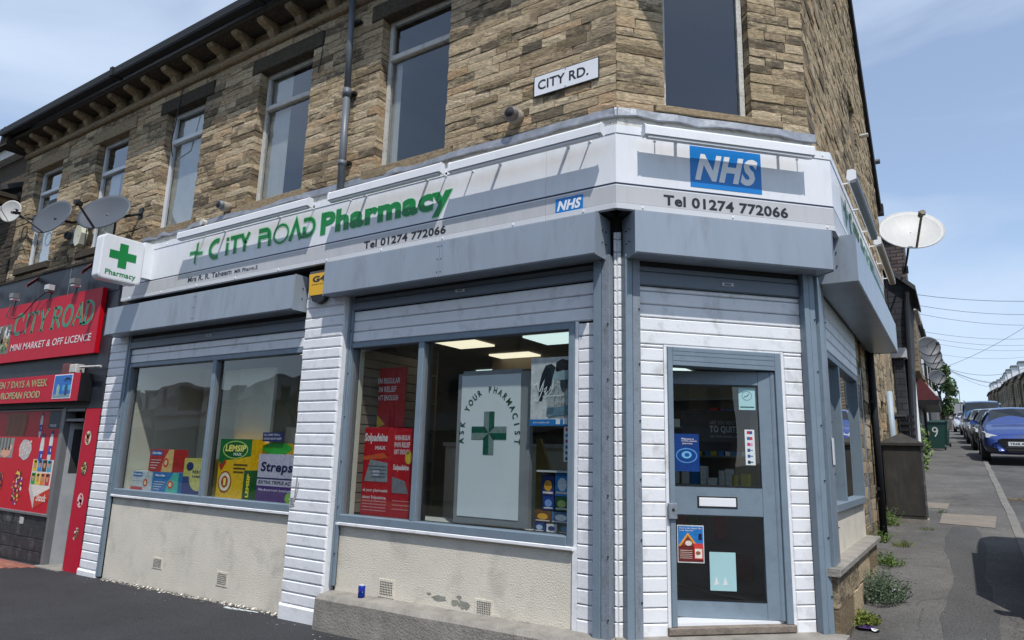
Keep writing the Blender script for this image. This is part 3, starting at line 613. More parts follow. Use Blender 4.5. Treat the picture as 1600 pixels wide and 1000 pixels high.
# ---- white siding boards
def boards(F, u0, u1, z0, z1, pitch=.1115, o=0.0, mt=None, name='board', th=.02, ch=.008, jit=.0, zoff=0):
    z = z0
    while z < z1-.03:
        h = min(pitch, z1-z); m = MB(); j = R_.uniform(-jit, jit)
        m.box(F, u0+j, u1-abs(j)*.5, o-.02, o+th+R_.uniform(-.001, .0015), z+.003, z+h-.003, mt or M_board, ch); m.build(name, B); z += h
boards(FL, -.345, -.17, -.01, 2.46); boards(FL, -3.06, -.17, 2.46, 2.80)
boards(FL, -7.42, -3.80, 2.46, 2.66)
boards(FL, -.025, .0, -.1, 3.2, mt=M_pier); boards(FD, .0, .035, -.1, 3.2, mt=M_pier)
boards(FD, .165, .396, .0, 2.26); boards(FD, 1.495, 1.668, .0, 2.26); boards(FD, .165, 1.70, 2.26, 2.75)
boards(FR, 1.95, 4.45, 2.42, 2.95)
boards(FL, -3.69, -3.09, -.20, 3.05, .1135, .10, M_pier, 'painted_stone', .02, .012, .006)
boards(FL, -7.96, -7.50, -.32, 3.15, .1135, .03, M_pier, 'painted_stone', .02, .012, .005)
m = MB(); m.box(FL, -3.70, -3.085, -.02, .10, -.6, 3.3, M_pier); m.box(FL, -3.71, -3.08, .1, .135, -.5, -.20, M_pier, .02); m.build('pier', B)
m = MB(); m.box(FL, -7.97, -7.49, -.02, .03, -.6, 3.3, M_pier); m.box(FL, -7.98, -7.48, .03, .07, -.6, -.33, M_pier, .02); m.build('pier', B)
# plain white edge beads round window and door
m = MB(); m.box(FL, -.376, -.347, 0, .016, .62, 2.46, M_board); m.box(FD, .398, .424, 0, .016, .02, 2.26, M_board); m.box(FD, 1.467, 1.493, 0, .016, .02, 2.26, M_board); m.box(FD, .398, 1.493, .0, .017, 2.25, 2.262, M_board)
m.box(FL, -.385, -.345, 0, .02, -.1, .62, M_board); m.build('edge_bead', B)

# ---- cream rendered panels with air bricks
def airbrick(par, F, u0, u1, z0, z1, o):
    m = MB(); m.box(F, u0, u1, o-.03, o+.002, z0, z1, M_render)
    nu, nz = 8, 6
    for i in range(nu):
        for k in range(nz):
            a = u0+(u1-u0)*(.1+.8*(i+.2)/nu); b = u0+(u1-u0)*(.1+.8*(i+.72)/nu); c = z0+(z1-z0)*(.1+.8*(k+.2)/nz); d = z0+(z1-z0)*(.1+.8*(k+.75)/nz)
            m.box(F, a, b, o+.001, o+.004, c, d, M_black)
    m.build('air_brick', par)
m = MB(); m.box(FL, -7.42, -3.71, -.05, .0, -.7, .645, M_render, .0); rp1 = m.build('rendered_panel', B)
m = MB(); m.box(FL, -3.045, -.387, -.05, .0, -.25, .60, M_render, .0); rp2 = m.build('rendered_panel', B)
airbrick(rp1, FL, -6.275, -6.065, -.15, -.025, .004); airbrick(rp1, FL, -4.955, -4.75, -.2, -.047, .004)
airbrick(rp2, FL, -2.455, -2.255, 0.0, .16, .004); airbrick(rp2, FL, -1.325, -1.14, -.005, .125, .004)
m = MB()
for cu, cz, a, b in [(-1.72, .075, .10, .022), (-1.55, .06, .05, .03), (-1.45, .05, .075, .038), (-1.5, .11, .03, .02), (-1.06, -.01, .04, .014), (-.92, -.02, .05, .012), (-1.84, .10, .025, .012)]:
    n = 14; m.poly(FL, [(cu+a*math.cos(6.283*i/n)*R_.uniform(.55, 1.15), cz+b*math.sin(6.283*i/n)*R_.uniform(.5, 1.2)) for i in range(n)], .0025, M_patch)
pp_ = m.build('peeled_patch', rp2); pp_['kind'] = 'stuff'
# cill noses under the windows
for F, a, b, z in ((FL, -7.42, -3.71, .648), (FL, -3.075, -.37, .603)):
    m = MB(); m.box(F, a, b, -.02, .045, z, z+.032, M_board, .006); m.build('cill', B)

# ---- display windows
def display(F, u0, u1, z0, z1, muls, o=0.0, t=.055, tb=.075, mframe=None):
    mf = mframe or M_blue; m = MB()
    m.box(F, u0, u0+t, o-.07, o+.03, z0, z1, mf, .004); m.box(F, u1-t, u1, o-.07, o+.03, z0, z1, mf, .004)
    m.box(F, u0+t, u1-t, o-.07, o+.03, z1-t, z1, mf, .004); m.box(F, u0+t, u1-t, o-.07, o+.04, z0, z0+tb, mf, .006)
    wd = m.build('display_window', B)
    for mu in muls:
        m = MB(); m.box(F, mu-.035, mu+.035, o-.072, o+.028, z0+tb, z1-t, mf, .004); m.build('mullion', wd)
        m = MB(); m.box(F, mu+.04, mu+.052, o-.10, o-.04, z0+tb, z1-t, M_black); m.build('glazing_bead', wd)
    e = [u0+t]+[v for mu in muls for v in (mu-.035, mu+.035)]+[u1-t]
    for a, b in zip(e[::2], e[1::2]):
        m = MB(); m.box(F, a+.001, b-.001, o-.036, o-.030, z0+tb+.001, z1-t-.001, M_glass); m.build('glass_pane', wd)
        m = MB(); m.box(F, a, a+.012, o-.065, o-.01, z0+tb, z1-t, M_dgrey); m.build('glazing_bead', wd)
    return wd
display(FL, -7.42, -3.71, .68, 2.455, [-5.42], -.0)
display(FL, -3.07, -.378, .635, 2.455, [-2.065])
display(FR, 1.9, 4.3, .90, 2.40, [2.75], .0, .06)
m = MB()
m.box(FL, -7.36, -3.76, -.50, -.08, .70, .735, M_shelf); m.box(FL, -3.02, -.42, -.72, -.08, .66, .69, M_shelf); m.box(FR, 1.95, 4.25, -.5, -.08, .9, .94, M_shelf); m.build('display_shelf', B)

# ---- side-street ground floor: cream panel, ledge, pillars, pipes
m = MB(); m.box(FR, 1.66, 4.35, -.05, .0, .45, .895, M_render); m.build('rendered_panel', B)
m = MB(); m.box(FR, 1.16, 4.42, -.05, .145, .455, .515, M_conc, .01); m.build('stone_ledge', B)
m = MB(); m.box(FR, 4.95, 5.25, -.12, -.06, .1, 3.3, M_dark); m.box(FR, 4.96, 5.06, -.06, .0, .45, 2.6, M_blued); m.build('door_post', B)
m = MB(); m.tube([FR(5.92, .05, .25), FR(5.92, .05, 3.5)], .048, M_gutter, 12); dp = m.build('downpipe', B, True)
for z in (1.0, 2.2): m = MB(); m.box(FR, 5.82, 6.02, 0, .05, z, z+.04, M_gutter); m.build('pipe_bracket', dp)
m = MB(); m.tube([FR(8.55, .07, .6), FR(8.55, .07, 2.62)], .05, mat('pale_blue_pipe', (.30, .36, .42), .5), 10); m.build('downpipe', B, True)
m = MB(); m.tube([FR(8.9, .06, 2.2), FR(8.9, .28, 2.2)], .05, M_black, 8); m.build('flue', B)
m = MB(); m.box(FR, 6.0, 11.38, -3, -.16, -.3, 4.25, M_mortar); m.box(FR, 5.9, 11.4, -3, .05, 4.28, 4.36, M_slate); m.build('annexe', B)

# ---- threshold, step and kerbing round the shop
m = MB(); m.box(FD, .392, 1.475, -.2, .05, .028, .082, M_wood, .006); m.build('threshold', B)
m = MB(); m.box(FD, .47, 1.40, -.2, -.01, .083, .103, M_lightw); m.build('door_sill', B)
def dress_step(name, pts, z0, z1):
    m = MB(); n = len(pts); m.add([(x, y, z0) for x, y in pts]+[(x, y, z1) for x, y in pts], [tuple(range(n, 2*n))]+[(i, (i+1) % n, n+(i+1) % n, n+i) for i in range(n)], M_conc); return m.build(name, B)
dress_step('step', [(-.02, -.02), (.10, -.20), (.26, -.20), (1.42, .96), (1.42, 1.22), (1.2, 1.2)], -.5, .022)
# long stone ledge under the right-hand display window
m = MB(); n = 18; vs = []
for i in range(n+1):
    u = -3.06+(3.16)*i/n; j = R_.uniform(-.008, .008); zt = -.035+.035*i/n
    vs += [FL(u, -.02, zt+.02), FL(u, .20+j, zt+.005+j*.5), FL(u, .235+j, zt-.03), FL(u, .25+j, -.6)]
fs = [(4*i+k, 4*i+1+k, 4*i+5+k, 4*i+4+k) for i in range(n) for k in range(3)]+[(0, 1, 2, 3)]
m.add(vs, fs, M_conc); m.build('stone_ledge', B)

# ---- door
m = MB(); m.box(FD, .426, .471, -.12, .03, .083, 2.247, M_blue, .004); m.box(FD, 1.402, 1.463, -.12, .03, .083, 2.247, M_blue, .004); m.box(FD, .471, 1.402, -.12, .03, 2.095, 2.247, M_blue, .004)
for z in (2.135, 2.18, 2.215): m.box(FD, .475, 1.398, .03, .032, z, z+.003, M_slat)
m.build('door_frame', B)
FE = FLEAF; m = MB(); zt, zb = 2.085, .105
m.box(FE, .0, .085, -.022, .022, zb, zt, M_blue, .003); m.box(FE, .815, .93, -.022, .022, zb, zt, M_blue, .003)
m.box(FE, .085, .815, -.021, .021, 1.97, zt, M_blue, .003); m.box(FE, .085, .815, -.021, .021, .895, 1.125, M_blue, .003); m.box(FE, .085, .815, -.021, .021, zb, .235, M_blue, .003)
m.tube([FE(.935, .0, zb), FE(.935, .0, zt)], .03, M_blue, 12)
m.box(FE, .085, .815, .0, .024, 1.125, 1.135, M_black); m.box(FE, .085, .815, .0, .024, 1.96, 1.97, M_black); m.box(FE, .085, .815, .0, .024, .235, .243, M_black); m.box(FE, .085, .815, .0, .024, .885, .895, M_black)
dr = m.build('door', B)
m = MB(); m.box(FE, .086, .814, -.004, .002, 1.126, 1.969, M_glass); m.build('glass_pane', dr)
m = MB(); m.box(FE, .086, .814, -.004, .002, .236, .894, M_glass); m.build('glass_pane', dr)
m = MB(); m.box(FE, .285, .61, .021, .026, .955, 1.048, M_black, .003); m.box(FE, .298, .597, .026, .03, .967, 1.036, M_lightw, .003); m.build('letter_plate', dr)
m = MB(); m.box(FD, .402, .475, .03, .05, .88, 1.0, M_blued, .004); m.disc(FD, .44, .95, .012, .012, .052, M_black); m.build('lock_plate', B)
m = MB(); m.box(FD, 1.30, 1.40, -.10, -.04, .09, 2.09, M_blue); m.build('door_stile_cover', B)
print('stones', len(STONES))
# ================================================================ ROLLER SHUTTERS
def shutter(F, u0, u1, z0, z1, dep, guides, hz, label, seams=(), hu=None, name_o=0.0):
    """box housing, side guide rails, rolled bottom bar"""
    t = thing('roller_shutter', label, 'shutter', F(u0, 0, z0), 'roller shutter boxes of the pharmacy')
    m = MB(); e = .004
    m.prism(Fr(F.o, F.n, F.u), [(0.02, z0+.03), (.06, z0+.005), (dep-.01, z0), (dep, z0+.012), (dep, z1-.006), (dep-.01, z1), (.02, z1)], u0+e, u1-e, M_box)
    m.build('housing', t)
    for sx in seams:
        m = MB(); m.box(F, sx-.03, sx+.03, dep+.001, dep+.004, z0+.008, z1-.008, M_box)
        for a in (-.02, .02):
            for k in (.15, .5, .85): m.box(F, sx+a-.004, sx+a+.004, dep+.004, dep+.008, z0+(z1-z0)*k-.004, z0+(z1-z0)*k+.004, M_black)
        m.box(F, sx-.001, sx+.001, dep+.004, dep+.0055, z0+.01, z1-.01, M_slat); m.build('joint_strip', t)
    for u in (u0, u1):
        m = MB(); m.prism(Fr(F.o, F.n, F.u), [(0, z0+.02), (.06, z0-.002), (dep+.003, z0-.004), (dep+.003, z1+.003), (0, z1+.003)], u-.002 if u == u0 else u-.003, u+.003 if u == u0 else u+.002, M_box)
        sg = -1 if u == u0 else 1
        for a, b in ((.35, .35), (.35, .65), (.6, .35), (.6, .65)):
            m.tube([F(u, dep*a, z0+(z1-z0)*b), F(u+sg*.012, dep*a, z0+(z1-z0)*b)], .006, M_black, 6)
        m.build('end_plate', t)
    for g0, g1, zb, dp in guides:
        w_ = g1-g0; m = MB()
        m.box(F, g0, g0+w_*.46, 0.018, dp, zb, z0+.04, M_blue, .003); m.box(F, g0+w_*.46+.004, g1, 0.018, dp-.006, zb, z0+.04, M_blued if R_.random() < .5 else M_blue, .003)
        m.box(F, g0+w_*.4, g1-.01, 0.0, dp-.02, zb, z0+.04, M_dark)
        for k in range(6):
            zz = zb+.3+k*.45
            if zz < z0: m.tube([F(g1-.012, dp-.006, zz), F(g1-.012, dp+.004, zz)], .006, M_black, 6)
        m.build('guide_rail', t)
    if hz:
        m = MB(); h0, h1 = hz[:2]; a, b = hz[2:]
        m.box(F, a, b, .02, .05, h0, h1, M_slat, .006); m.box(F, a, b, .02, .04, h1+.003, h1+.05, M_slat, .006); m.box(F, a, b, .02, .036, h1+.053, z0+.02, M_dark)
        m.box(F, a, b, .05, .056, h0+.006, h0+.018, M_slat)
        bb = m.build('bottom_bar', t)
        c = (a+b)/2+(.06 if F is FD else 0); m = MB(); m.box(F, c-.055, c+.055, .05, .058, h0+.045, h0+.075, M_lgrey, .002); m.box(F, c-.03, c+.03, .058, .062, h0+.052, h0+.068, M_pipe, .002); m.build('lock_plate', bb)
    return t
shutter(FL, -7.72, -3.72, 2.84, 3.235, .28, [(-7.49, -7.42, -.38, .06)], (2.66, 2.76, -7.42, -3.72), 'long grey shutter box over the left display window, under the shop sign', (-5.6,))
shutter(FL, -3.25, -.06, 2.945, 3.305, .28, [(-.168, -.025, -.15, .10), (-3.08, -3.02, .03, .05)], (2.80, 2.885, -3.02, -.17), 'grey shutter box over the right display window, left of the building corner', (-1.68,))
shutter(FD, .05, 1.845, 2.945, 3.305, .28, [(.035, .165, -.02, .10), (1.668, 1.775, .0, .10)], (2.75, 2.865, .165, 1.668), 'grey shutter box over the pharmacy entrance door')
t = shutter(FR, 1.42, 5.97, 2.92, 3.34, .40, [(1.27, 1.62, .5, .09)], (2.95, 3.0, 1.7, 4.45), 'grey shutter box round the corner over the side street window')

# ================================================================ FASCIA SIGN
S = thing('shop_sign', 'white wraparound pharmacy sign with green lettering and telephone numbers above the shutters', 'sign', FL(-7.5, 0, 3.32))
SO = .22; k_ = math.tan(math.radians(22.5))*SO
def fpanel(F, u0, u1, name='sign_panel', z0=3.325, z1=4.06, so=SO):
    m = MB(); g = .0012; a, b = u0+g, u1-g
    m.box(F, a, b, so-.03, so, 3.552, 3.982, M_white); m.box(F, a, b, so-.03, so+.001, 3.536, 3.552, M_navy); m.box(F, a, b, so-.03, so+.0005, 3.526, 3.536, M_white)
    m.box(F, a, b, so-.03, so, 3.380, 3.526, M_lgrey); m.box(F, a, b, so-.035, so+.005, 3.325, 3.376, M_trim, .003); m.box(F, a, b, so-.035, so+.006, 3.986, 4.06, M_white, .003)
    m.box(F, a, b, so-.035, so-.02, 3.37, 3.39, M_slat); m.box(F, a, b, so-.035, so-.02, 3.975, 3.99, M_slat)
    o = m.build(name, S); return o
sp = [-7.52, -5.93, -3.50, -1.76, -.57, k_]
for a, b in zip(sp, sp[1:]): fpanel(FL, a, b)
UC = 1.925
fpanel(FD, -k_, UC)
XF = FD(UC, SO, 0); FS = Fr((XF.x-SO, 0, 0), (0, 1, 0), (1, 0, 0))
ya = XF.y
for a, b in ((ya, 2.9), (2.9, 4.6), (4.6, 6.3)): fpanel(FS, a, b)
m = MB(); m.box(FL, -7.52, 0, 0, SO-.03, 3.33, 3.35, M_dark); m.box(FD, 0, UC, 0, SO-.03, 3.33, 3.35, M_dark); m.box(FS, ya, 6.3, -.05, SO-.03, 3.33, 3.35, M_dark)
m.box(FL, -7.52, -7.49, 0, SO-.03, 3.33, 4.06, M_trim); m.box(FL, -7.52, k_, 0.03, SO-.03, 4.03, 4.05, M_trim); m.box(FD, 0, UC, 0.03, SO-.03, 4.03, 4.05, M_trim); m.box(FS, ya, 6.3, -.1, SO-.03, 4.03, 4.05, M_trim)
m.build('sign_frame', S)
m = MB()
for F, us in ((FL, [-7.3, -6.5, -5.7, -4.9, -4.1, -3.3, -2.5, -1.7, -.9, -.2]), (FD, [.14, .95, 1.85]), (FS, [2.0, 3.0, 4.0, 5.0])):
    for u in us:
        for z in (3.35, 4.02):
            m.tube([F(u, SO+.004, z), F(u, SO+.012, z)], [.012, .007], M_lightw, 8)
m.build('screw_cap', S)
T = .0025
def green_title(F, so, du=0.0, par=S, nm='lettering'):
    m = MB(); o1, o2 = so+T, so+T*2
    # pinwheel cross
    cu, cz = -5.79+du, 3.79
    for mt, o, g in ((M_pgreen, o1, .012), (M_green, o2, 0)):
        m.poly(F, [(cu-.005-g, cz-g), (cu+.035+g, cz-g), (cu+.035+g, cz+.145+g), (cu-.005-g, cz+.12+g)], o, mt)
        m.poly(F, [(cu+g, cz-.01-g*.3), (cu+g, cz+.03+g), (cu-.14-g, cz+.03+g), (cu-.14-g, cz-.01-g)], o, mt)
        m.poly(F, [(cu+.005+g, cz+g), (cu-.03-g, cz+g), (cu-.03-g, cz-.13-g), (cu+.005+g, cz-.155-g)], o, mt)
        m.poly(F, [(cu-g, cz+.005+g), (cu-g, cz-.032-g), (cu+.14+g, cz-.032-g), (cu+.14+g, cz+.005+g)], o, mt)
    A, Z = 3.665, 3.90; H = Z-A
    L = []
    def arc(cx, rx, a0, a1, n=14): return [(cx+du+rx*math.cos(math.radians(a0+(a1-a0)*i/n)), (A+Z)/2+H/2*math.sin(math.radians(a0+(a1-a0)*i/n))*.93) for i in range(n+1)]
    L.append((arc(-5.36, .13, 68, 292), .055))                                  # C
    L.append(([(-5.135+du, A), (-5.135+du, Z-.07)], .052)); L.append(([(-5.135+du, Z-.042), (-5.135+du, Z-.002)], .05))   # i
    L.append(([(-5.08+du, Z-.022), (-4.87+du, Z-.022)], .045)); L.append(([(-4.975+du, Z-.045), (-4.975+du, A)], .055))   # T
    L.append(([(-4.86+du, Z), (-4.785+du, A+.11), (-4.785+du, A)], .05)); L.append(([(-4.71+du, Z), (-4.785+du, A+.11)], .045))  # Y
    L.append(([(-4.53+du, Z-.022), (-4.41+du, Z-.022)]+[(-4.41+du+.095*math.sin(math.radians(a)), Z-.022-.095+.095*math.cos(math.radians(a))) for a in range(15, 91, 15)]+[(-4.315+du, A)], .05)); L.append(([(-4.505+du, A), (-4.505+du, Z-.105), (-4.33+du, Z-.105)], .046))  # R
    L.append((arc(-4.115, .125, 0, 360, 24), .024))                              # O
    L.append(([(-3.955+du, A), (-3.862+du, Z-.01), (-3.77+du, A)], .048))        # A
    L.append(([(-3.715+du, A), (-3.715+du, Z-.1)], .05)); L.append(([(-3.735+du, Z-.02), (-3.64+du, Z-.02)]+[(-3.64+du+.09*math.sin(math.radians(a)), (A+Z)/2+.095*math.cos(math.radians(a))) for a in range(10, 175, 15)]+[(-3.64+du, A+.02), (-3.69+du, A+.02)], .042))  # D
    for pts, wd in L: stroke(m, F, pts, wd+.026, o1, M_pgreen)
    for pts, wd in L: stroke(m, F, pts, wd, o2, M_green)
    text(m, F, 'Pharmacy', -3.452+du, -1.598+du, 3.570, 3.920, o1, M_pgreen, .058)
    text(m, F, 'Pharmacy', -3.443+du, -1.607+du, 3.580, 3.910, o2, M_green, .044)
    m.build(nm, par)
green_title(FL, SO)
m = MB(); text(m, FL, 'Tel 01274 772066', -2.755, -1.668, 3.394, 3.478, SO+T, M_black, .026); m.build('lettering', S)
m = MB(); text(m, FL, 'Mrs R. R. Taheem', -5.905, -4.99, 3.408, 3.478, SO+T, M_navy, .018); text(m, FL, 'MR Pharm.S', -4.93, -4.49, 3.408, 3.456, SO+T, M_navy, .015); m.build('lettering', S)
m = MB(); text(m, FD, 'Tel 01274 772066', .328, 1.476, 3.395, 3.490, SO+T, M_black, .028); m.build('lettering', S)
def nhs(F, u0, u1, z0, z1):
    m = MB(); m.box(F, u0, u1, SO-.002, SO+T, z0, z1, M_nhs); w_, h_ = u1-u0, z1-z0
    text(m, F, 'NHS', u0+w_*.06, u1-w_*.05, z0+h_*.17, z1-h_*.17, SO+T*2, M_lightw, .045, .28); m.build('emblem', S)
nhs(FL, -.470, -.206, 3.366, 3.505); nhs(FD, .573, 1.236, 3.586, 3.957)
green_title(FS, SO, 7.9)
m = MB(); text(m, FS, 'Tel 01274 772066', 4.2, 5.3, 3.394, 3.478, SO+T, M_black, .026); m.build('lettering', S)

# ================================================================ TROUGH LIGHTS
def trough(F, u0, u1, zc, oc, base, label, arms, face=None):
    t = thing('trough_light', label, 'sign light', F(u0, oc, zc), 'white trough lights above the shop sign')
    Fp = Fr(F.o, F.n, F.u); h, d = .052, .04
    pf = [(oc-d, zc-h*.55), (oc-d*.4, zc-h), (oc+d, zc-h*.75), (oc+d, zc+h*.6), (oc+d*.5, zc+h), (oc-d*.7, zc+h)]
    m = MB(); m.prism(Fp, pf, u0+.012, u1-.012, M_lightw); m.build('casing', t)
    m = MB(); m.box(F, u0+.03, u1-.03, oc-d*.3, oc+d*.75, zc-h-.012, zc-h+.006, M_trim); m.build('diffuser', t)
    if face:
        m = MB(); m.box(F, u0+.04, u1-.03, oc+d+.001, oc+d+.004, zc-h*.72, zc+h*.55, face); m.box(F, u0+.04, u1-.03, oc-d*.5, oc+d*.95, zc-h*1.25, zc-h*1.2, face); m.build('lens', t)
    pe = [(oc+(a-oc)*1.08, zc+(b-zc)*1.08) for a, b in pf]
    for u in (u0, u1-.012): m = MB(); m.prism(Fp, pe, u, u+.012, M_lightw); m.build('end_cap', t)
    for k in arms:
        u = u0+(u1-u0)*k; wd = .028 if k in arms[1:-1] else .01
        m = MB(); m.box(F, u-wd/2, u+wd/2, base, oc-d*.6, zc-.006, zc+.008, M_lightw); m.box(F, u-.014, u+.014, base, base+.006, zc-.012, zc+.04, M_lightw); m.build('arm', t)
        
trough(FL, -5.95, -3.46, 3.99, .375, SO, 'leftmost white trough light above the first green lettering', (.12, .3, .72, .95))
trough(FL, -3.15, -1.62, 3.985, .375, SO, 'white trough light between the downpipe and the window, above the word Pharmacy', (.1, .25, .8, .95))
trough(FL, -1.53, .045, 3.965, .365, SO, 'white trough light just left of the building corner, above the small blue emblem', (.1, .3, .75, .88))
trough(FD, .10, 1.655, 3.965, .350, SO, 'white trough light above the large blue emblem over the door', (.1, .22, .84, .96))
trough(FS, 1.72, 3.75, 4.02, .33, SO, 'nearer of the two trough lights above the side street sign', (.1, .5, .9), M_pipe)
trough(FS, 4.25, 6.5, 4.10, .33, SO, 'farther of the two trough lights above the side street sign, by the big dish', (.1, .5, .9), mat('brown_lens', (.20, .13, .07), .4))

# ================================================================ PROJECTING SIGN
t = thing('projecting_sign', 'white box sign with a green cross sticking out above the red mini market sign', 'sign', (-6.8, -.25, 3.4))
FP = Fr((-6.80, 0, 0), (0, 1, 0), (1, 0, 0))     # u = y, outward = +x
def rrect(u0, u1, z0, z1, r, n=6):
    P = []
    for cx, cz, a0 in ((u1-r, z0+r, -90), (u1-r, z1-r, 0), (u0+r, z1-r, 90), (u0+r, z0+r, 180)):
        for i in range(n+1): a = math.radians(a0+90*i/n); P.append((cx+r*math.cos(a), cz+r*math.sin(a)))
    return P
u0, u1, z0, z1 = -.90, -.355, 3.435, 4.035
m = MB(); m.prism(FP, rrect(u0, u1, z0, z1, .06), -.17, -.012, M_lightw); m.prism(FP, rrect(u0+.01, u1-.01, z0+.01, z1-.01, .055), -.012, 0, M_lightw); m.build('light_box', t)
m = MB(); pts = rrect(u0+.022, u1-.022, z0+.022, z1-.022, .045); m.poly(FP, pts, .002, M_white); fp_ = m.build('face_panel', t)
m = MB(); cu, cz, a, b = (u0+u1)/2, 3.78, .055, .165
for q in [[(cu-a, cz-b), (cu+a, cz-b), (cu+a, cz+b), (cu-a, cz+b)], [(cu-b*1.05, cz-a), (cu-a, cz-a), (cu-a, cz+a), (cu-b*1.05, cz+a)], [(cu+a, cz-a), (cu+b*1.05, cz-a), (cu+b*1.05, cz+a), (cu+a, cz+a)]]:
    m.poly(FP, q, .004, M_green)
text(m, FP, 'Pharmacy', u0+.075, u1-.075, 3.475, 3.57, .004, M_green, .025)
m.build('lettering', fp_)
m = MB(); m.box(FP, -.355, -SO, -.13, -.015, 3.56, 4.055, M_lightw, .0); m.build('mounting_arm', t)

# ================================================================ STREET NAME SIGN
t = thing('street_name_sign', 'white street name plate with black letters on the stone wall above the sign', 'sign', FL(-.5, 0, 4.77))
m = MB(); m.box(FL, -.842, -.158, .012, .02, 4.668, 4.882, M_black); m.box(FL, -.833, -.167, .018, .022, 4.677, 4.873, M_white); m.build('plate', t)
m = MB(); text(m, FL, 'CITY RD.', -.795, -.262, 4.728, 4.828, .0235, M_black, .02)
for u in (-.5,):
    for z in (4.862, 4.688): m.disc(FL, u, z, .007, .007, .0236, M_slat, 8)
m.build('lettering', t)
# yellow alarm bell box half hidden by the shutter box
t = thing('alarm_box', 'yellow and black alarm box on the white pier between the shutters', 'alarm box', FL(-3.45, .12, 2.93))
M_yel = mat('yellow_plastic', (.75, .42, .01), .35, var=.04)
m = MB(); m.prism(FL, [(-3.60, 3.235), (-3.585, 3.03), (-3.56, 2.99), (-3.30, 2.99), (-3.27, 3.235)], .12, .19, M_yel); m.build('cover', t)
m = MB(); m.prism(FL, [(-3.56, 2.99), (-3.52, 2.925), (-3.44, 2.895), (-3.36, 2.92), (-3.30, 2.99)], .12, .185, M_black); m.build('base', t)
m = MB(); text(m, FL, 'G4', -3.54, -3.335, 3.135, 3.205, .1915, M_black, .05); text(m, FL, 'alarm', -3.55, -3.35, 3.105, 3.12, .1915, M_black, .01); m.build('lettering', t)

# flues and vents through the upper wall
def flue(u, z, r, ln, label, mt=M_pipe):
    m = MB(); m.tube([FL(u, -.02, z), FL(u, ln, z-.01)], r*1.25, M_mortar, 14); m.tube([FL(u, .02, z), FL(u, ln+.06, z)], r, mt, 14)
    for k in range(3): m.tube([FL(u, ln*.5+.03*k, z), FL(u, ln*.5+.03*k+.012, z)], r*1.1, mt, 14)
    m.tube([FL(u, ln+.055, z), FL(u, ln+.062, z)], r*.8, M_dark, 14); tag(m.build('boiler_flue', None, True), label, 'flue', 'round flues in the stone wall')
flue(-1.03, 4.52, .062, .08, 'round brown flue outlet in the stone below the street name plate', mat('brown_flue', (.12, .10, .09), .5))
flue(-5.55, 4.44, .055, .09, 'dark round flue outlet on the wall above the leftmost trough light')
flue(-9.86, 4.72, .06, .04, 'small dark flue outlet beside the cream alarm box on the left')
m = MB(); m.tube([FRU(9.0, 0, 7.1), FRU(9.0, .12, 7.1)], .05, M_pipe, 10); m.tube([FRU(6.6, 0, 6.6), FRU(6.6, .12, 6.6)], .035, M_dishw, 8); tag(m.build('wall_bracket'), 'small grey bracket poking from the gable edge against the sky', 'bracket')
t = thing('bell_housing', 'small white cap with dark hook above the left trough light', 'vent', FL(-5.77, .05, 4.24))
m = MB(); m.tube([FL(-5.93, .06, 4.27), FL(-5.93, .12, 4.27)], .04, M_timber, 10); m.build('cap', t)
m = MB(); m.tube([FL(-5.93, .09, 4.24), FL(-5.93, .11, 4.18)], .022, M_black, 8); m.build('hook', t)
# loose black cable on the upper wall
m = MB()
m.tube([FL(-7.0, .02, 6.58), FL(-7.03, .03, 6.4), FL(-7.09, .02, 6.0), FL(-7.15, .015, 5.75), FL(-7.26, -.09, 5.6)], .008, M_black, 6)
tag(m.build('cable'), 'loose black cable hanging down across the third window from the right', 'cable')
m = MB(); m.tube([FL(-4.5, .02, 6.6), FL(-4.15, .03, 6.62), FL(-3.95, .05, 6.45), FL(-3.93, .02, 6.2), FL(-3.98, .02, 5.9)], .008, M_black, 6)
tag(m.build('cable'), 'thin black cable dangling from the string course beside the downpipe', 'cable')
m = MB(); m.tube([FL(-9.42, .03, 5.15), FL(-9.3, .04, 4.95), FL(-9.33, .02, 4.4), FL(-9.2, .03, 4.15), FL(-9.05, .03, 4.0)], .007, M_black, 6)
tag(m.build('cable'), 'black cable running down the wall from the second grey dish', 'cable')
# ================================================================ MINI MARKET (left)
SH = thing('corner_shop_front', 'mini market shop front with red vinyl window, open grey door and red pilaster', 'shop front', (-8.0, 0, -.4))
m = MB(); m.box(FL, -12.6, -8.02, -.02, .03, 3.60, 4.16, M_blackfascia); m.box(FL, -12.6, -8.02, -.02, .05, 4.15, 4.19, M_lintelsoot); m.box(FL, -9.62, -9.6, .03, .034, 3.6, 4.15, M_slat); m.build('fascia_board', SH)
m = MB(); m.box(FL, -12.6, -8.0, -.02, .02, 1.85, 3.62, M_blackfascia); m.build('backing_board', SH)
M_bbrick = brick_mat('black_painted_brick', (.02, .02, .022), (.045, .045, .05), (.012, .012, .013), .3, .1)
m = MB(); m.box(FL, -8.05, -7.97, -.02, .025, .0, 3.3, M_bbrick); m.build('brick_strip', SH)
M_brriser = mat('worn_black_painted_wall', (.028, .03, .034), .6, var=.4, vscale=5, bump=.7, bscale=25, dirt=(.19, .19, .18), dirtamt=.8, dscale=2.6)

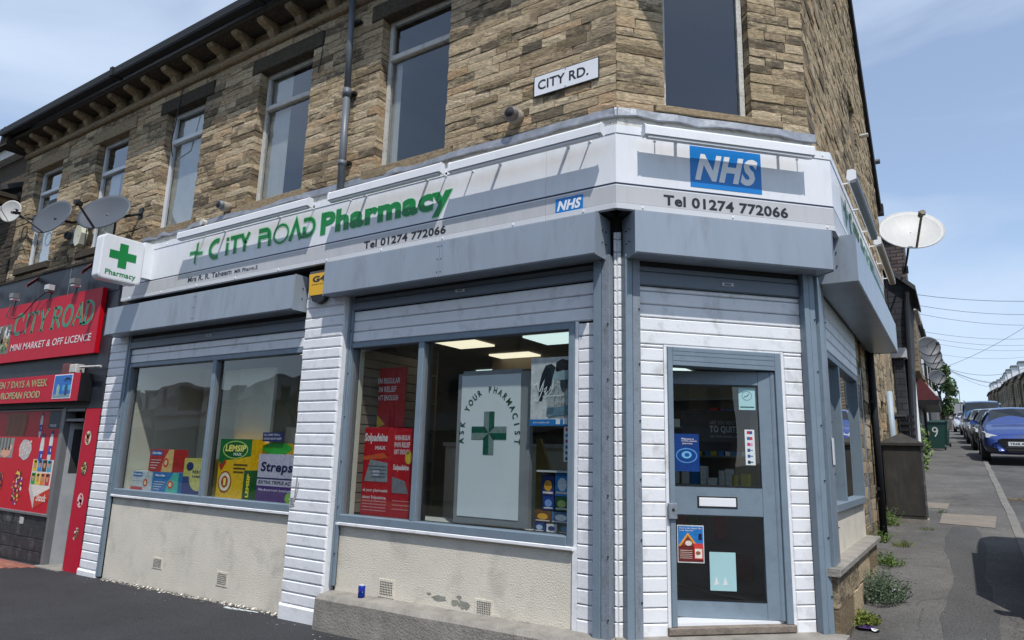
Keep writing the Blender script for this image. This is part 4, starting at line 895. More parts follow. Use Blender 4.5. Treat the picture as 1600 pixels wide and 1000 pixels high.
m = MB()
m.box(FL, -12.6, -9.13, -.05, -.012, -.7, .25, M_dark); rs_ = m.build('riser', SH)
for k, z in enumerate((-.62, -.44, -.26, -.08, .09)):
    u = -12.4+(.2 if k % 2 else 0)
    while u < -9.2:
        b = min(u+.42, -9.135)
        if b-u > .1: m = MB(); m.box(FL, u+.004, b-.004, -.03, .0+R_.uniform(-.003, .005), z+.004, min(z+.176, .247), M_brriser, .006); m.build('block', rs_)
        u += .42
m = MB(); m.box(FL, -10.05, -9.93, .004, .012, .1, .2, mat('white_flaked_paint', (.5, .5, .47), .8, var=.4, vscale=30, bump=.5)); m.build('vent_plate', rs_)
m = MB(); m.box(FL, -12.6, -9.14, -.03, .03, .25, .29, M_dgrey, .005); m.box(FL, -12.6, -9.14, -.03, .02, 1.83, 1.87, M_dgrey); m.box(FL, -9.2, -9.14, -.03, .02, .29, 1.83, M_dgrey); m.build('window_frame', SH)
m = MB(); m.box(FL, -12.55, -9.2, -.012, .0, .29, 1.83, M_redwin)
o_ = .002
def pblob(cu, cz, ru, rz_, mt, jit=.25, n=12, o=.003, seed=None):
    m.poly(FL, [(cu+ru*math.cos(6.283*i/n)*(1+R_.uniform(-jit, jit)), cz+rz_*math.sin(6.283*i/n)*(1+R_.uniform(-jit, jit))) for i in range(n)], o, mt)
# bread / sausages picture, top left
m.box(FL, -11.1, -10.4, 0, .002, 1.42, 1.80, ink(150, 84, 60))
for i in range(7): stroke(m, FL, [(-11.05+.1*i, 1.44), (-10.98+.1*i, 1.6), (-11.0+.1*i, 1.78)], .05, .003, ink(120+12*(i % 3), 66+20*(i % 2), 50))
m.box(FL, -11.6, -10.72, 0, .002, 1.08, 1.40, ink(150, 150, 145))
for i in range(6): m.box(FL, -11.5+.12*i, -11.44+.12*i, .002, .003, 1.2, 1.4, ink(96, 100, 96))
pblob(-11.0, 1.16, .17, .07, ink(226, 170, 140)); pblob(-10.82, 1.24, .06, .05, ink(230, 180, 160))
# egg tray
pblob(-10.28, 1.22, .22, .16, ink(190, 190, 190), .08, 16)
for i in range(5):
    for k in range(4): pblob(-10.43+.08*i, 1.13+.055*k+.012*i, .033, .026, ink(222, 214-12*((i+k) % 3), 206-14*((i+k) % 3)), .05, 8, .0045)
# milk bottles
for cu, cz, sc in ((-9.86, 1.62, .8), (-9.72, 1.22, 1.15), (-9.44, 1.30, 1.0)):
    w_ = .055*sc
    m.poly(FL, [(cu-w_, cz-.2*sc), (cu, cz-.27*sc), (cu+w_, cz-.2*sc), (cu+w_, cz+.08*sc), (cu+w_*.5, cz+.19*sc), (cu-w_*.5, cz+.19*sc), (cu-w_, cz+.08*sc)], .003, ink(214, 224, 222))
    m.box(FL, cu-w_*.98, cu+w_*.98, .003, .0045, cz-.14*sc, cz-.01*sc, ink(30, 74, 168)); m.box(FL, cu-w_*.5, cu+w_*.5, .003, .0045, cz+.17*sc, cz+.22*sc, ink(28, 56, 140)); m.box(FL, cu+w_*.2, cu+w_*.6, .0045, .005, cz-.1*sc, cz-.05*sc, ink(240, 240, 240))
m.box(FL, -9.62, -9.25, 0, .002, 1.55, 1.82, ink(48, 62, 78)); text(m, FL, 'FAGE', -9.56, -9.36, 1.58, 1.62, .003, ink(220, 226, 226), .02)
# flowers / sweets and faces picture
for cx_, cz_, rr_, cols in ((-10.35, .62, .27, [(70, 30, 70), (150, 60, 140), (236, 210, 90), (240, 235, 240), (60, 90, 50), (90, 40, 110)]), (-11.0, .68, .16, [(60, 70, 120), (230, 120, 40), (40, 60, 60), (180, 60, 100)])):
    for i in range(90):
        a = R_.uniform(0, 6.28); q = math.sqrt(R_.random()); u = cx_+rr_*.62*q*math.cos(a); z = cz_+rr_*q*math.sin(a); pblob(u, z, R_.uniform(.012, .03), R_.uniform(.012, .035), ink(*R_.choice(cols)), .3, 6, .003+.0008*(i % 4))
m.poly(FL, [(-9.93, .74), (-9.93, 1.08), (-9.26, 1.08), (-9.26, .5), (-9.7, .34), (-9.93, .62)], .002, ink(232, 224, 214))
cl = [(228, 190, 40), (60, 160, 90), (40, 140, 210), (236, 200, 60), (90, 60, 40), (230, 130, 60), (60, 170, 200), (200, 60, 60)]
for i in range(4):
    for k in range(2):
        u, z = -9.84+.155*i, .99-.2*k; m.box(FL, u-.07, u+.07, .003, .0035, z-.09, z+.085, ink(*cl[(i*2+k) % 8])); pblob(u, z+.01, .04, .055, ink(206, 150, 112), .08, 10, .0045); pblob(u, z+.055, .045, .022, ink(50, 36, 28), .1, 8, .005)
m.poly(FL, [(-9.93, .62), (-9.7, .34), (-9.7, .5), (-9.9, .72)], .004, ink(206, 200, 196)); m.poly(FL, [(-9.7, .34), (-9.26, .5), (-9.26, .66), (-9.7, .52)], .004, ink(206, 60, 40)); text(m, FL, 'Stock', -9.64, -9.32, .46, .57, .005, ink(240, 226, 210), .03, .2)
rw = m.build('window_vinyl', SH)
m = MB(); m.box(FL, -12.5, -9.21, -.024, -.018, .30, 1.82, M_glass); m.build('glass_pane', SH)
# door
m = MB(); m.box(FL, -9.13, -9.06, -.12, .03, -.44, 1.86, M_dgrey); m.box(FL, -8.50, -8.44, -.12, .01, -.44, 1.86, M_dgrey); m.box(FL, -9.06, -8.5, -.12, .02, 1.66, 1.70, M_dgrey); m.box(FL, -9.06, -8.5, -.12, .02, 1.81, 1.86, M_dgrey); m.build('door_frame', SH)
FDm = Fr((-9.05, .06, 0), (math.cos(1.02), math.sin(1.02), 0), (math.sin(1.02), -math.cos(1.02), 0))
m = MB(); m.box(FDm, 0, .75, -.02, .02, -.42, 1.64, mat('pale_grey_door', (.30, .31, .32), .4, var=.1, dirt=(.15, .15, .15), dirtamt=.4)); m.box(FDm, .06, .7, .02, .025, .9, 1.55, M_dark); sd = m.build('door', SH)
m = MB(); m.box(FDm, .6, .66, .02, .05, .55, .75, M_pipe, .005); m.build('lock', sd)
m = MB(); m.box(FW, -9.3, -8.2, 1.6, 1.65, -.5, 2, M_dark); m.box(FW, -9.13, -8.4, -.12, .3, -.52, -.41, M_conc); m.build('doorway', SH)
m = MB(); m.box(FL, -8.44, -8.03, -.02, .035, -.46, 1.84, M_red, .003)
pil = m.build('pilaster', SH)
for k, (z, cc) in enumerate(((1.42, [(226, 214, 190), (200, 90, 70), (120, 150, 80)]), (.99, [(90, 60, 50), (230, 210, 190), (200, 190, 80)]), (.55, [(232, 200, 200), (206, 50, 60), (220, 120, 120)]), (.12, [(230, 220, 150), (90, 120, 60), (240, 230, 220)]))):
    m = MB(); cu = -8.26+.02*k; n = 18
    if k < 3: m.poly(FL, [(cu+.085*math.cos(6.283*i/n)*(1 if k != 1 else 1+.06*(i % 2)), z+.10*math.sin(6.283*i/n)) for i in range(n)], .037, ink(*cc[0]))
    for i in range(26):
        a = R_.uniform(0, 6.28); q = R_.random()*.07; u, zz = cu+q*math.cos(a), z+q*1.1*math.sin(a)+(-.02+.6*(q*math.cos(a)) if k == 3 else 0); r = R_.uniform(.01, .022)
        m.poly(FL, [(u-r, zz-r*.6), (u+r, zz-r), (u+r*.7, zz+r), (u-r*.8, zz+r*.7)], .0385, ink(*cc[1+i % 2]))
    m.build('sticker', pil)
# upper red sign
def boxsign(name, label, u0, u1, z0, z1, o1, side):
    t = thing(name, label, 'sign', FL(u1, 0, z0)); m = MB()
    m.box(FL, u0, u1-.003, .03, o1-.006, z0+.004, z1-.004, side); m.box(FL, u0, u1, o1-.006, o1, z0, z1, M_red); m.build('casing', t); return t
t = boxsign('shop_sign', 'big red box sign of the mini market with green capital letters and bright red edge', -12.9, -8.335, 2.66, 3.66, .10, M_redside)
def serif(m, F, ch, u, z, w_, h, o, mt, sl=.16):
    """slab-serif italic capitals built from strokes"""
    X = lambda a, b: (u+a*w_+b*h*sl, z+b*h)
    st = .17*w_; G = []
    if ch == 'C': G = [([X(.5+.45*math.cos(math.radians(a)), .5+.48*math.sin(math.radians(a))) for a in range(50, 315, 15)], st*1.1), ([X(.88, .62), X(.86, .95)], st*.5)]
    if ch == 'I': G = [([X(.5, 0), X(.5, 1)], st*1.4), ([X(.2, .02), X(.8, .02)], st*.45), ([X(.2, .98), X(.8, .98)], st*.45)]
    if ch == 'T': G = [([X(.5, 0), X(.5, 1)], st*1.3), ([X(.3, .02), X(.7, .02)], st*.45), ([X(.03, .97), X(.97, .97)], st*.6), ([X(.05, .95), X(.05, .8)], st*.4), ([X(.95, .95), X(.95, .8)], st*.4)]
    if ch == 'Y': G = [([X(.5, 0), X(.5, .5), X(.12, .98)], st*1.2), ([X(.5, .48), X(.88, .98)], st*.6), ([X(.3, .02), X(.7, .02)], st*.45), ([X(.0, .98), X(.3, .98)], st*.45), ([X(.75, .98), X(1.0, .98)], st*.45)]
    if ch == 'R': G = [([X(.2, 0), X(.2, 1)], st*1.2), ([X(.2, .97), X(.6, .97), X(.82, .85), X(.82, .65), X(.6, .52), X(.2, .52)], st*.8), ([X(.5, .5), X(.95, .02)], st*1.1), ([X(.0, .02), X(.42, .02)], st*.45), ([X(.0, .98), X(.3, .98)], st*.45)]
    if ch == 'O': G = [([X(.5+.42*math.cos(math.radians(a)), .5+.46*math.sin(math.radians(a))) for a in range(0, 361, 18)], st*1.0)]
    if ch == 'A': G = [([X(.06, 0), X(.5, 1)], st*.55), ([X(.5, 1), X(.92, 0)], st*1.2), ([X(.24, .34), X(.76, .34)], st*.5), ([X(-.05, .02), X(.22, .02)], st*.4), ([X(.75, .02), X(1.08, .02)], st*.4)]
    if ch == 'D': G = [([X(.2, 0), X(.2, 1)], st*1.2), ([X(.02, .98), X(.5, .97), X(.82, .78), X(.88, .5), X(.82, .22), X(.5, .03), X(.02, .02)], st*.95)]
    for p, wd in G: stroke(m, F, p, wd, o, mt)
m = MB(); ua = -11.95
gold = ink(196, 178, 120); grn = mat('shop_sign_green', (.0, .22, .12), .4, var=.05)
for i, ch in enumerate('CITY ROAD'):
    if ch == ' ': continue
    u = [-11.22, -10.86, -10.66, -10.34, 0, -9.88, -9.51, -9.15, -8.83][i]; w_ = [.32, .18, .28, .32, 0, .33, .32, .32, .31][i]
    serif(m, FL, ch, u+.012, 3.125, w_, .35, .103, gold); serif(m, FL, ch, u, 3.13, w_, .35, .105, grn)
text(m, FL, 'MINI MARKET & OFF LICENCE', -11.22, -8.47, 2.85, 2.965, .104, ink(232, 214, 214), .015, .12)
m.build('lettering', t)
m = MB(); m.box(FL, -11.9, -11.30, .1, .102, 2.82, 3.33, ink(120, 110, 96))
for i in range(70):
    u, z = R_.uniform(-11.85, -11.36), R_.uniform(2.88, 3.27); r = R_.uniform(.02, .06); c = R_.choice([(60, 130, 50), (90, 160, 60), (200, 190, 170), (60, 60, 56), (214, 140, 70), (110, 150, 80)]) if z < 3.12 else R_.choice([(60, 60, 60), (226, 226, 220), (90, 90, 86)])
    m.poly(FL, [(u-r*.6, z-r), (u+r*.6, z-r), (u+r*.4, z+r), (u-r*.5, z+r*.8)], .1025+.0006*(i % 5), ink(*c))
m.build('picture', t)
t = boxsign('shop_sign', 'narrow faded red sign over the mini market door reading open 7 days a week', -12.7, -8.37, 1.945, 2.355, .215, M_black)
m = MB(); yg = ink(172, 160, 92); text(m, FL, 'OPEN 7 DAYS A WEEK', -11.33, -9.36, 2.185, 2.30, .219, ink(206, 200, 180), .02); text(m, FL, 'OPEN 7 DAYS A WEEK', -11.335, -9.37, 2.185, 2.298, .2205, yg, .0)
text(m, FL, 'EUROPEAN FOOD', -11.13, -9.55, 2.01, 2.12, .219, ink(206, 200, 180), .02); text(m, FL, 'EUROPEAN FOOD', -11.135, -9.56, 2.01, 2.118, .2205, yg, 0); m.build('lettering', t)
m = MB(); m.box(FL, -9.14, -8.58, .216, .220, 1.985, 2.345, ink(226, 230, 236)); m.box(FL, -9.125, -8.595, .220, .221, 2.0, 2.33, ink(40, 110, 190)); m.box(FL, -9.125, -8.595, .221, .222, 2.0, 2.05, ink(120, 150, 160)); m.box(FL, -8.85, -8.595, .221, .222, 2.1, 2.18, ink(70, 170, 210))
for cu in (-8.98, -8.73): m.poly(FL, [(cu-.04, 2.03), (cu+.04, 2.03), (cu+.05, 2.15), (cu+.015, 2.2), (cu-.015, 2.2), (cu-.05, 2.15)], .2225, ink(150, 180, 170) if cu < -8.85 else ink(40, 70, 120))
for i in range(8): stroke(m, FL, [(-8.72, 2.29), (-8.72+.12*math.cos(i*.8), 2.28+.03*math.sin(i*.8)-.03)], .012, .2228, ink(36, 60, 50))
m.build('picture', t)
# brackets, floodlights and pipe above the sign
M_maroon = mat('rusty_maroon_steel', (.17, .045, .045), .6, var=.3, bump=.3)
for i, u in enumerate((-12.4, -10.55, -8.72)):
    m = MB(); a = FL(u-.28, .03, 4.10); b = FL(u+.10, .32, 3.86)
    m.hull([a+Vector((0, 0, -.03)), b+Vector((0, 0, -.03)), b+Vector((.05, 0, -.03)), a+Vector((.06, 0, -.03)), a+Vector((0, 0, .03)), b+Vector((0, 0, .03)), b+Vector((.05, 0, .03)), a+Vector((.06, 0, .03))], M_maroon)
    tag(m.build('sign_bracket'), ['maroon steel bracket at the left edge above the red sign', 'middle maroon steel bracket above the big red sign', 'maroon steel bracket nearest the green cross box sign'][i], 'bracket', 'maroon brackets above the red sign')
for i, u in enumerate((-11.25, -9.95, -9.1)):
    t = thing('floodlight', ['small floodlight above the left part of the red sign', 'small cream floodlight in the middle above the red sign', 'small dark floodlight above the right part of the red sign'][i], 'lamp', FL(u, .15, 3.75), 'small floodlights above the red sign')
    m = MB(); m.box(FL, u-.07, u+.07, .12, .22, 3.77, 3.86, M_lgrey if i == 1 else M_dgrey, .01); m.build('housing', t)
    m = MB(); m.box(FL, u-.055, u+.055, .10, .21, 3.735, 3.768, M_lightw if i != 1 else M_dgrey, .01); m.build('lamp_glass', t)
    m = MB(); m.tube([FL(u+.01, .13, 3.74), FL(u+.015, .15, 3.60)], .01, M_black, 6); m.build('stem', t)
m = MB(); m.tube([FL(-11.5, .1, 3.7), FL(-11.35, .2, 3.45), FL(-11.0, .2, 3.38), FL(-10.7, .2, 3.42), FL(-10.3, .18, 3.66), FL(-10.0, .15, 3.78)], .008, M_black, 6)
tag(m.build('cable'), 'black cable sagging over the face of the big red sign', 'cable')
t = thing('pipe_end', 'white rusty pipe and brown junction box between the two red signs', 'pipe', FL(-8.5, .1, 2.45))
m = MB(); m.tube([FL(-8.62, .12, 2.455), FL(-8.02, .12, 2.44)], .017, M_timber, 8); m.build('pipe', t)
m = MB(); m.box(FL, -8.85, -8.64, .05, .17, 2.37, 2.50, M_timber, .01); m.build('junction_box', t)
m = MB(); m.box(FL, -9.1, -8.87, .03, .16, 2.36, 2.52, M_maroon, .01); m.build('rusty_box', t)

# ================================================================ DISHES & ALARMS on the upper wall
def dish(c, rw_, rh_, nrm, mt, label, cat='satellite dish', armdir=None, mount=None, lnb=M_black, group=None, ribs=False):
    t = thing('satellite_dish', label, cat, c, group); nrm = Vector(nrm).normalized(); c = Vector(c)
    a = Vector((0, 0, 1)).cross(nrm).normalized(); b = nrm.cross(a).normalized()
    m = MB(); n = 28; rings = []
    for k, q in enumerate((0, .35, .65, .88, 1.0)):
        rings.append([c+a*rw_*q*math.cos(6.283*i/n)+b*rh_*q*math.sin(6.283*i/n)+nrm*(.16*rw_*(q*q-1)) for i in range(n)])
    vs = [v for g in rings for v in g]+[v-nrm*.012 for v in rings[-1]]; fs = []
    for k in range(4):
        for i in range(n): fs.append((k*n+i, k*n+(i+1) % n, (k+1)*n+(i+1) % n, (k+1)*n+i))
    for i in range(n): fs.append((4*n+i, 4*n+(i+1) % n, 5*n+(i+1) % n, 5*n+i))
    m.add(vs, fs, mt); m.build('reflector', t, True)
    e = c-b*rh_*.95; f = c+nrm*rw_*1.0-b*rh_*.18 if armdir is None else c+Vector(armdir)
    m = MB(); m.tube([e-nrm*.02, f], rw_*.04, lnb, 6); m.build('arm', t)
    m = MB(); d = (c-f).normalized(); m.tube([f-d*rw_*.10, f+d*rw_*.14], rw_*.085, lnb, 8); m.box(Fr(f, a, nrm), -rw_*.10, rw_*.10, -.02, .03, -.03, .03, lnb); m.build('receiver', t)
    if mount is not None:
        mp_ = Vector(mount); m = MB(); k = c-nrm*.16*rw_; m.tube([k, (k+mp_)/2+Vector((0, 0, -.04)), mp_], .022, M_black, 8); m.box(Fr(mp_, FL.u, FL.n), -.06, .06, -.02, .01, -.08, .08, M_black); m.build('wall_mount', t)
    return t
dish(FL(-9.85, .35, 4.96), .40, .33, (.25, -1, .35), mat('dark_mesh_dish', (.075, .085, .10), .5, var=.06), 'dark grey oval dish left of the other large dark one, on the stone wall', armdir=(-.20, -.42, -.02), mount=FL(-9.35, 0, 4.9), group='dark oval dishes on the terrace wall')
dish(FL(-8.02, .40, 4.70), .42, .34, (.42, -1, .5), _M['dark_mesh_dish'], 'dark grey dish directly above the green cross box sign', armdir=(.10, -.40, -.02), mount=FL(-7.75, 0, 4.75), group='dark oval dishes on the terrace wall')
dish(FL(-11.75, .28, 5.42), .21, .21, (.55, -1, .05), M_dishw, 'small round white dish at the far left of the terrace wall', mount=FL(-11.45, 0, 5.3), lnb=M_paper)
m = MB()
for i in range(3): m.tube([FL(-11.62+.11*math.cos(a*.5), .05, 5.05+.13*math.sin(a*.5)) for a in range(13)], .007, M_black, 5)
tag(m.build('cable_coil'), 'coil of black cable hanging under the small white dish', 'cable')
t = thing('alarm_box', 'cream hexagonal alarm box on the stone wall under the first dark dish', 'alarm box', FL(-9.6, 0, 4.6))
m = MB(); hx = [(-9.50, 4.83), (-9.36, 4.80), (-9.31, 4.68), (-9.36, 4.50), (-9.47, 4.47), (-9.55, 4.55), (-9.56, 4.72)]
m.prism(FL, hx, 0, .10, mat('cream_plastic', (.60, .60, .46), .4, var=.05)); m.build('cover', t)
m = MB(); m.disc(FL, -9.40, 4.63, .012, .012, .102, M_black, 8); m.build('screw', t)
m = MB(); m.prism(FL, rrect(-9.78, -9.64, 4.55, 4.82, .04), 0, .05, M_pipe); tag(m.build('meter_box'), 'small blue-grey box on the wall left of the cream alarm box', 'box')

# ================================================================ NEIGHBOUR (far left)
N = thing('terraced_building', 'lower sooty stone building cut off by the left edge of the picture', 'building', (-12.6, 0, -.5))
m = MB(); m.box(FL, -24, -12.62, -8, -.03, -1, 6.05, M_mortar); m.build('wall', N)
n0 = len(STONES); STONES2 = STONES; STONES = []
courses(FL, -15.2, -12.24, 2.6, 6.0, [(-13.9, -12.95, 3.6, 5.15)], 11)
m = MB()
for st in STONES:
    vs, fs = VAR[st[6]]; m.add([s_world(st, v) for v in vs], [f[::-1] for f in fs], M_stonedark)
o = m.build('stonework', N); o['kind'] = 'stuff'; STONES = STONES2
m = MB(); m.prism(FC, [(a, b-.98) for a, b in gp], -24, -12.28, M_gutter); m.build('gutter', N)
m = MB(); m.prism(FY, [(-.40, 6.0), (4.6, 8.8), (4.6, 8.7), (-.4, 5.9)], -24, -12.45, M_slate); m.build('roof', N)
m = MB(); m.box(FL, -24, -12.25, -.1, .33, 5.82, 5.9, M_lintelsoot); m.build('cornice', N)
for px in (-13.0, -12.45, -13.6, -14.2):
    m = MB(); m.prism(FC, [(a, b-1.04) for a, b in cpf], px-.06, px+.06, M_lintel); m.build('corbel', N)
m = MB(); m.box(FL, -13.85, -13.0, -.15, -.1, 3.65, 5.1, M_upvc); m.box(FL, -13.8, -13.05, -.1, -.095, 3.7, 5.05, M_uglass); m.build('window', N)
m = MB(); m.box(FW, -21, -16.0, 1.5, 5.5, 5, 8.35, M_stonedark); m.box(FW, -21.2, -15.8, 1.3, 5.7, 8.35, 8.6, M_timber); m.box(FW, -21.3, -15.7, 1.2, 5.8, 8.6, 8.75, M_gutter)
tag(m.build('dormer_block'), 'stone block with white band and dark capping rising behind the neighbouring gutter', 'building')

# ================================================================ WINDOW DISPLAY, left window
def carton(label, u0, u1, z0, z1, d, face, graphics, name='carton', cat='medicine box', F=FL, o1=-.14, side=None, group=None):
    t = thing(name, label, cat, F((u0+u1)/2, o1-d/2, z0), group); m = MB()
    m.box(F, u0, u1, o1-d, o1, z0, z1, face); m.build('box', t)
    m = MB(); graphics(m, F, u0, u1, z0, z1, o1+.0015); m.build('print', t); return t
def R4(m, F, a, b, c, d, o, mt): m.poly(F, [(a, c), (b, c), (b, d), (a, d)], o, mt)
def g_nur(base, sw):
    def g(m, F, u0, u1, z0, z1, o):
        w_, h = u1-u0, z1-z0
        m.poly(F, [(u0+w_*.55, z0), (u1, z0), (u1, z1), (u0+w_*.8, z1), (u0+w_*.6, z0+h*.5)], o, ink(*sw))
        R4(m, F, u0+w_*.08, u0+w_*.52, z1-h*.28, z1-h*.06, o+.001, ink(30, 110, 180)); text(m, F, 'Nurofen', u0+w_*.11, u0+w_*.49, z1-h*.22, z1-h*.10, o+.002, ink(240, 244, 248), .04)
        for k in range(4): R4(m, F, u0+w_*.08, u0+w_*(.5-.06*k), z0+h*(.5-.12*k), z0+h*(.53-.12*k), o+.002, ink(235, 225, 225))
        m.disc(F, u0+w_*.72, z0+h*.42, w_*.11, h*.2, o+.003, ink(225, 70, 50), 14); m.disc(F, u0+w_*.72, z0+h*.42, w_*.06, h*.11, o+.004, ink(240, 220, 170), 12)
    return g
carton('red medicine carton standing on the blue and white cartons in the left window', -6.90, -6.34, 1.0, 1.29, .2, ink(196, 52, 48), g_nur(0, (232, 190, 120)))
carton('white medicine carton with blue band in the bottom left of the window', -7.28, -6.79, .737, .995, .25, ink(206, 214, 214), lambda m, F, a, b, c, d, o: (g_nur(0, (200, 206, 208))(m, F, a, b, c, d, o), R4(m, F, a, a+(b-a)*.6, c, c+.05, o+.003, ink(200, 60, 60))))
carton('blue medicine carton with green swirl beside the white carton', -6.77, -6.17, .737, .998, .25, ink(44, 124, 188), g_nur(0, (80, 190, 170)))
def g_resc(m, F, a, b, c, d, o):
    w_, h = b-a, d-c; R4(m, F, a, b, c, c+h*.5, o, ink(46, 62, 120)); m.disc(F, a+w_*.58, c+h*.52, w_*.34, h*.40, o+.001, ink(206, 200, 120), 20); m.disc(F, a+w_*.24, c+h*.78, w_*.14, h*.12, o+.002, ink(36, 50, 100), 14)
    text(m, F, 'RESCUE', a+w_*.36, a+w_*.86, c+h*.60, c+h*.68, o+.003, ink(50, 54, 80), .02); text(m, F, 'REMEDY', a+w_*.36, a+w_*.86, c+h*.48, c+h*.54, o+.003, ink(50, 54, 80), .01)
carton('yellow and navy carton standing beside the window mullion', -6.08, -5.52, .737, 1.19, .15, ink(206, 196, 96), g_resc)
def g_lem(m, F, a, b, c, d, o):
    w_, h = b-a, d-c
    m.poly(F, [(a+w_*.0, c+h*.62), (a+w_*.1, c+h*.5), (a+w_*.22, c+h*.64), (b, c+h*.72), (b, d), (a, d)], o, ink(24, 110, 50)); m.poly(F, [(a+w_*.02, c+h*.56), (a+w_*.1, c+h*.46), (a+w_*.24, c+h*.6), (a+w_*.20, c+h*.66), (a+w_*.1, c+h*.54), (a+w_*.04, c+h*.62)], o+.001, ink(190, 40, 30))
    m.disc(F, a+w_*.50, c+h*.82, w_*.40, h*.15, o+.002, ink(190, 226, 120), 24); m.disc(F, a+w_*.50, c+h*.82, w_*.37, h*.135, o+.003, ink(20, 96, 40), 24)
    text(m, F, 'LEMSIP', a+w_*.18, a+w_*.84, c+h*.79, c+h*.90, o+.004, ink(250, 240, 120), .05, .12); text(m, F, 'MAX', a+w_*.46, a+w_*.72, c+h*.72, c+h*.77, o+.004, ink(230, 240, 220), .03)
    m.disc(F, a+w_*.26, c+h*.28, w_*.21, h*.18, o+.002, ink(150, 50, 20), 22); m.disc(F, a+w_*.26, c+h*.28, w_*.18, h*.155, o+.003, ink(240, 226, 190), 22); m.disc(F, a+w_*.26, c+h*.28, w_*.11, h*.10, o+.004, ink(180, 70, 20), 18)
    text(m, F, '1', a+w_*.225, a+w_*.30, c+h*.22, c+h*.34, o+.005, ink(250, 230, 120), .05)
    for k in range(3): R4(m, F, a+w_*.5, a+w_*(.92-.05*k), c+h*(.56-.06*k), c+h*(.585-.06*k), o+.002, ink(90, 70, 10))
carton('big yellow and green cold remedy display box in the left window', -5.33, -4.72, .737, 1.44, .26, ink(232, 182, 10), g_lem, 'display_box', 'display box', o1=-.12)
carton('yellow display box standing behind the big yellow and green one', -4.72, -4.30, .737, 1.40, .12, ink(226, 176, 20), lambda m, F, a, b, c, d, o: (m.disc(F, (a+b)/2-.04, d-.2, .09, .12, o, ink(120, 160, 40), 16), R4(m, F, a+.05, b-.05, c+.3, c+.34, o, ink(120, 90, 20))), 'display_box', 'display box', o1=-.28)
def g_tube(m, F, a, b, c, d, o):
    R4(m, F, a, b, c, d, o, ink(20, 90, 40)); FV = Fr(F(a+.03, 0, c+.03), (0, 0, 1), F.n)
    vs, fs = text_mesh('LEMSIP', .05, 0); xs = [v[0] for v in vs]; sc = (d-c-.08)/(max(xs)-min(xs))
    m.add([F(a+(b-a)*.86-(v[1])*sc*.9, o+.001, c+.04+(v[0]-min(xs))*sc) for v in vs], fs, ink(250, 220, 40))
carton('slim green carton with lettering running up its side', -4.79, -4.66, .737, 1.08, .12, ink(20, 90, 40), g_tube, o1=-.10)
def g_strep(m, F, a, b, c, d, o):
    w_, h = b-a, d-c; R4(m, F, a, b, c, c+h*.34, o, ink(76, 44, 110)); text(m, F, 'Strepsils', a+w_*.06, a+w_*1.0, c+h*.58, c+h*.84, o+.001, ink(30, 34, 80), .03, .1)
    R4(m, F, a, b, c+h*.48, c+h*.51, o, ink(40, 40, 90)); text(m, F, 'EXTRA TRIPLE ACTION', a+w_*.04, a+w_*.96, c+h*.38, c+h*.45, o+.001, ink(30, 34, 60), .02, .15); text(m, F, 'Blackcurrant lozenges', a+w_*.05, a+w_*.8, c+h*.22, c+h*.29, o+.001, ink(220, 210, 236), .01)
    m.disc(F, a+w_*.75, c+h*.12, w_*.10, h*.11, o+.002, ink(130, 180, 60), 14); m.disc(F, a+w_*.9, c+h*.15, w_*.08, h*.1, o+.002, ink(90, 60, 120), 12)
carton('lilac and purple throat sweet display box against the white pier', -4.57, -3.78, .737, 1.275, .2, ink(196, 190, 206), g_strep, 'display_box', 'display box', o1=-.12)
m = MB(); m.disc(FL, -4.42, 1.34, .27, .07, -.24, ink(40, 150, 50), 20); m.poly(FL, [(-4.55, .9), (-4.3, .9), (-4.3, 1.33), (-4.55, 1.33)], -.241, ink(110, 90, 60))
tag(m.build('display_topper'), 'small round green display topper behind the boxes in the left window', 'display')
t = thing('poster', 'small navy notice board hanging low behind the boxes in the left window', 'notice', FL(-4.47, -.2, 1.46))
m = MB(); m.box(FL, -4.66, -4.29, -.22, -.21, 1.42, 1.525, ink(40, 44, 96)); m.build('board', t); m = MB(); text(m, FL, 'ALL SAME FOR A', -4.64, -4.35, 1.485, 1.51, -.208, ink(206, 210, 226), .02); text(m, FL, 'GOOD NIGHTS SLEEP', -4.64, -4.32, 1.44, 1.465, -.208, ink(206, 210, 226), .02); m.build('print', t)
# panels and shelving behind the left window
def inner(name, label, cat, boxes, group=None):
    m = MB()
    for (u0, u1, o0, o1, z0, z1, mt) in boxes: m.box(FL, u0, u1, o0, o1, z0, z1, mt)
    return tag(m.build(name), label, cat, group)
inner('partition_panel', 'tall cream partition panel behind the right half of the left window', 'panel', [(-5.36, -4.66, -.34, -.30, .70, 2.32, M_cream), (-5.85, -5.42, -.38, -.34, .7, 2.32, M_cream)])
inner('partition_panel', 'cream end panel at the far left inside the left window', 'panel', [(-7.38, -7.33, -1.2, -.1, .70, 2.5, M_cream), (-7.3, -7.0, -1.1, -1.06, .7, 2.5, M_cream)])
inner('low_partition', 'low cream board behind the lilac display box', 'panel', [(-4.72, -3.0, -.62, -.58, .70, 1.6, M_cream)])
shc = [(40, 110, 180), (180, 50, 50), (210, 210, 214), (60, 120, 170), (170, 160, 60), (120, 60, 110), (220, 225, 230)]
def shelf_unit(u0, u1, y0, zs, label, dense=7, group='shop shelving inside'):
    t = thing('shelf_unit', label, 'shelves', (u0, y0, .02), group); m = MB(); m.box(FW, u0, u1, y0+.3, y0+.33, .02, zs[-1]+.35, M_brown)
    for z in zs: m.box(FW, u0, u1, y0, y0+.3, z-.02, z, M_dgrey)
    m.build('frame', t); m = MB()
    for z in zs[:-1]:
        x = u0+.03
        while x < u1-.1:
            w_ = R_.uniform(.05, .12); h = R_.uniform(.08, .26); c = R_.choice(shc); m.box(FW, x, x+w_, y0+.02, y0+.14, z+.001, z+h, ink(*c)); x += w_+R_.uniform(.004, .04)
    o = m.build('packages', t); o['kind'] = 'stuff'
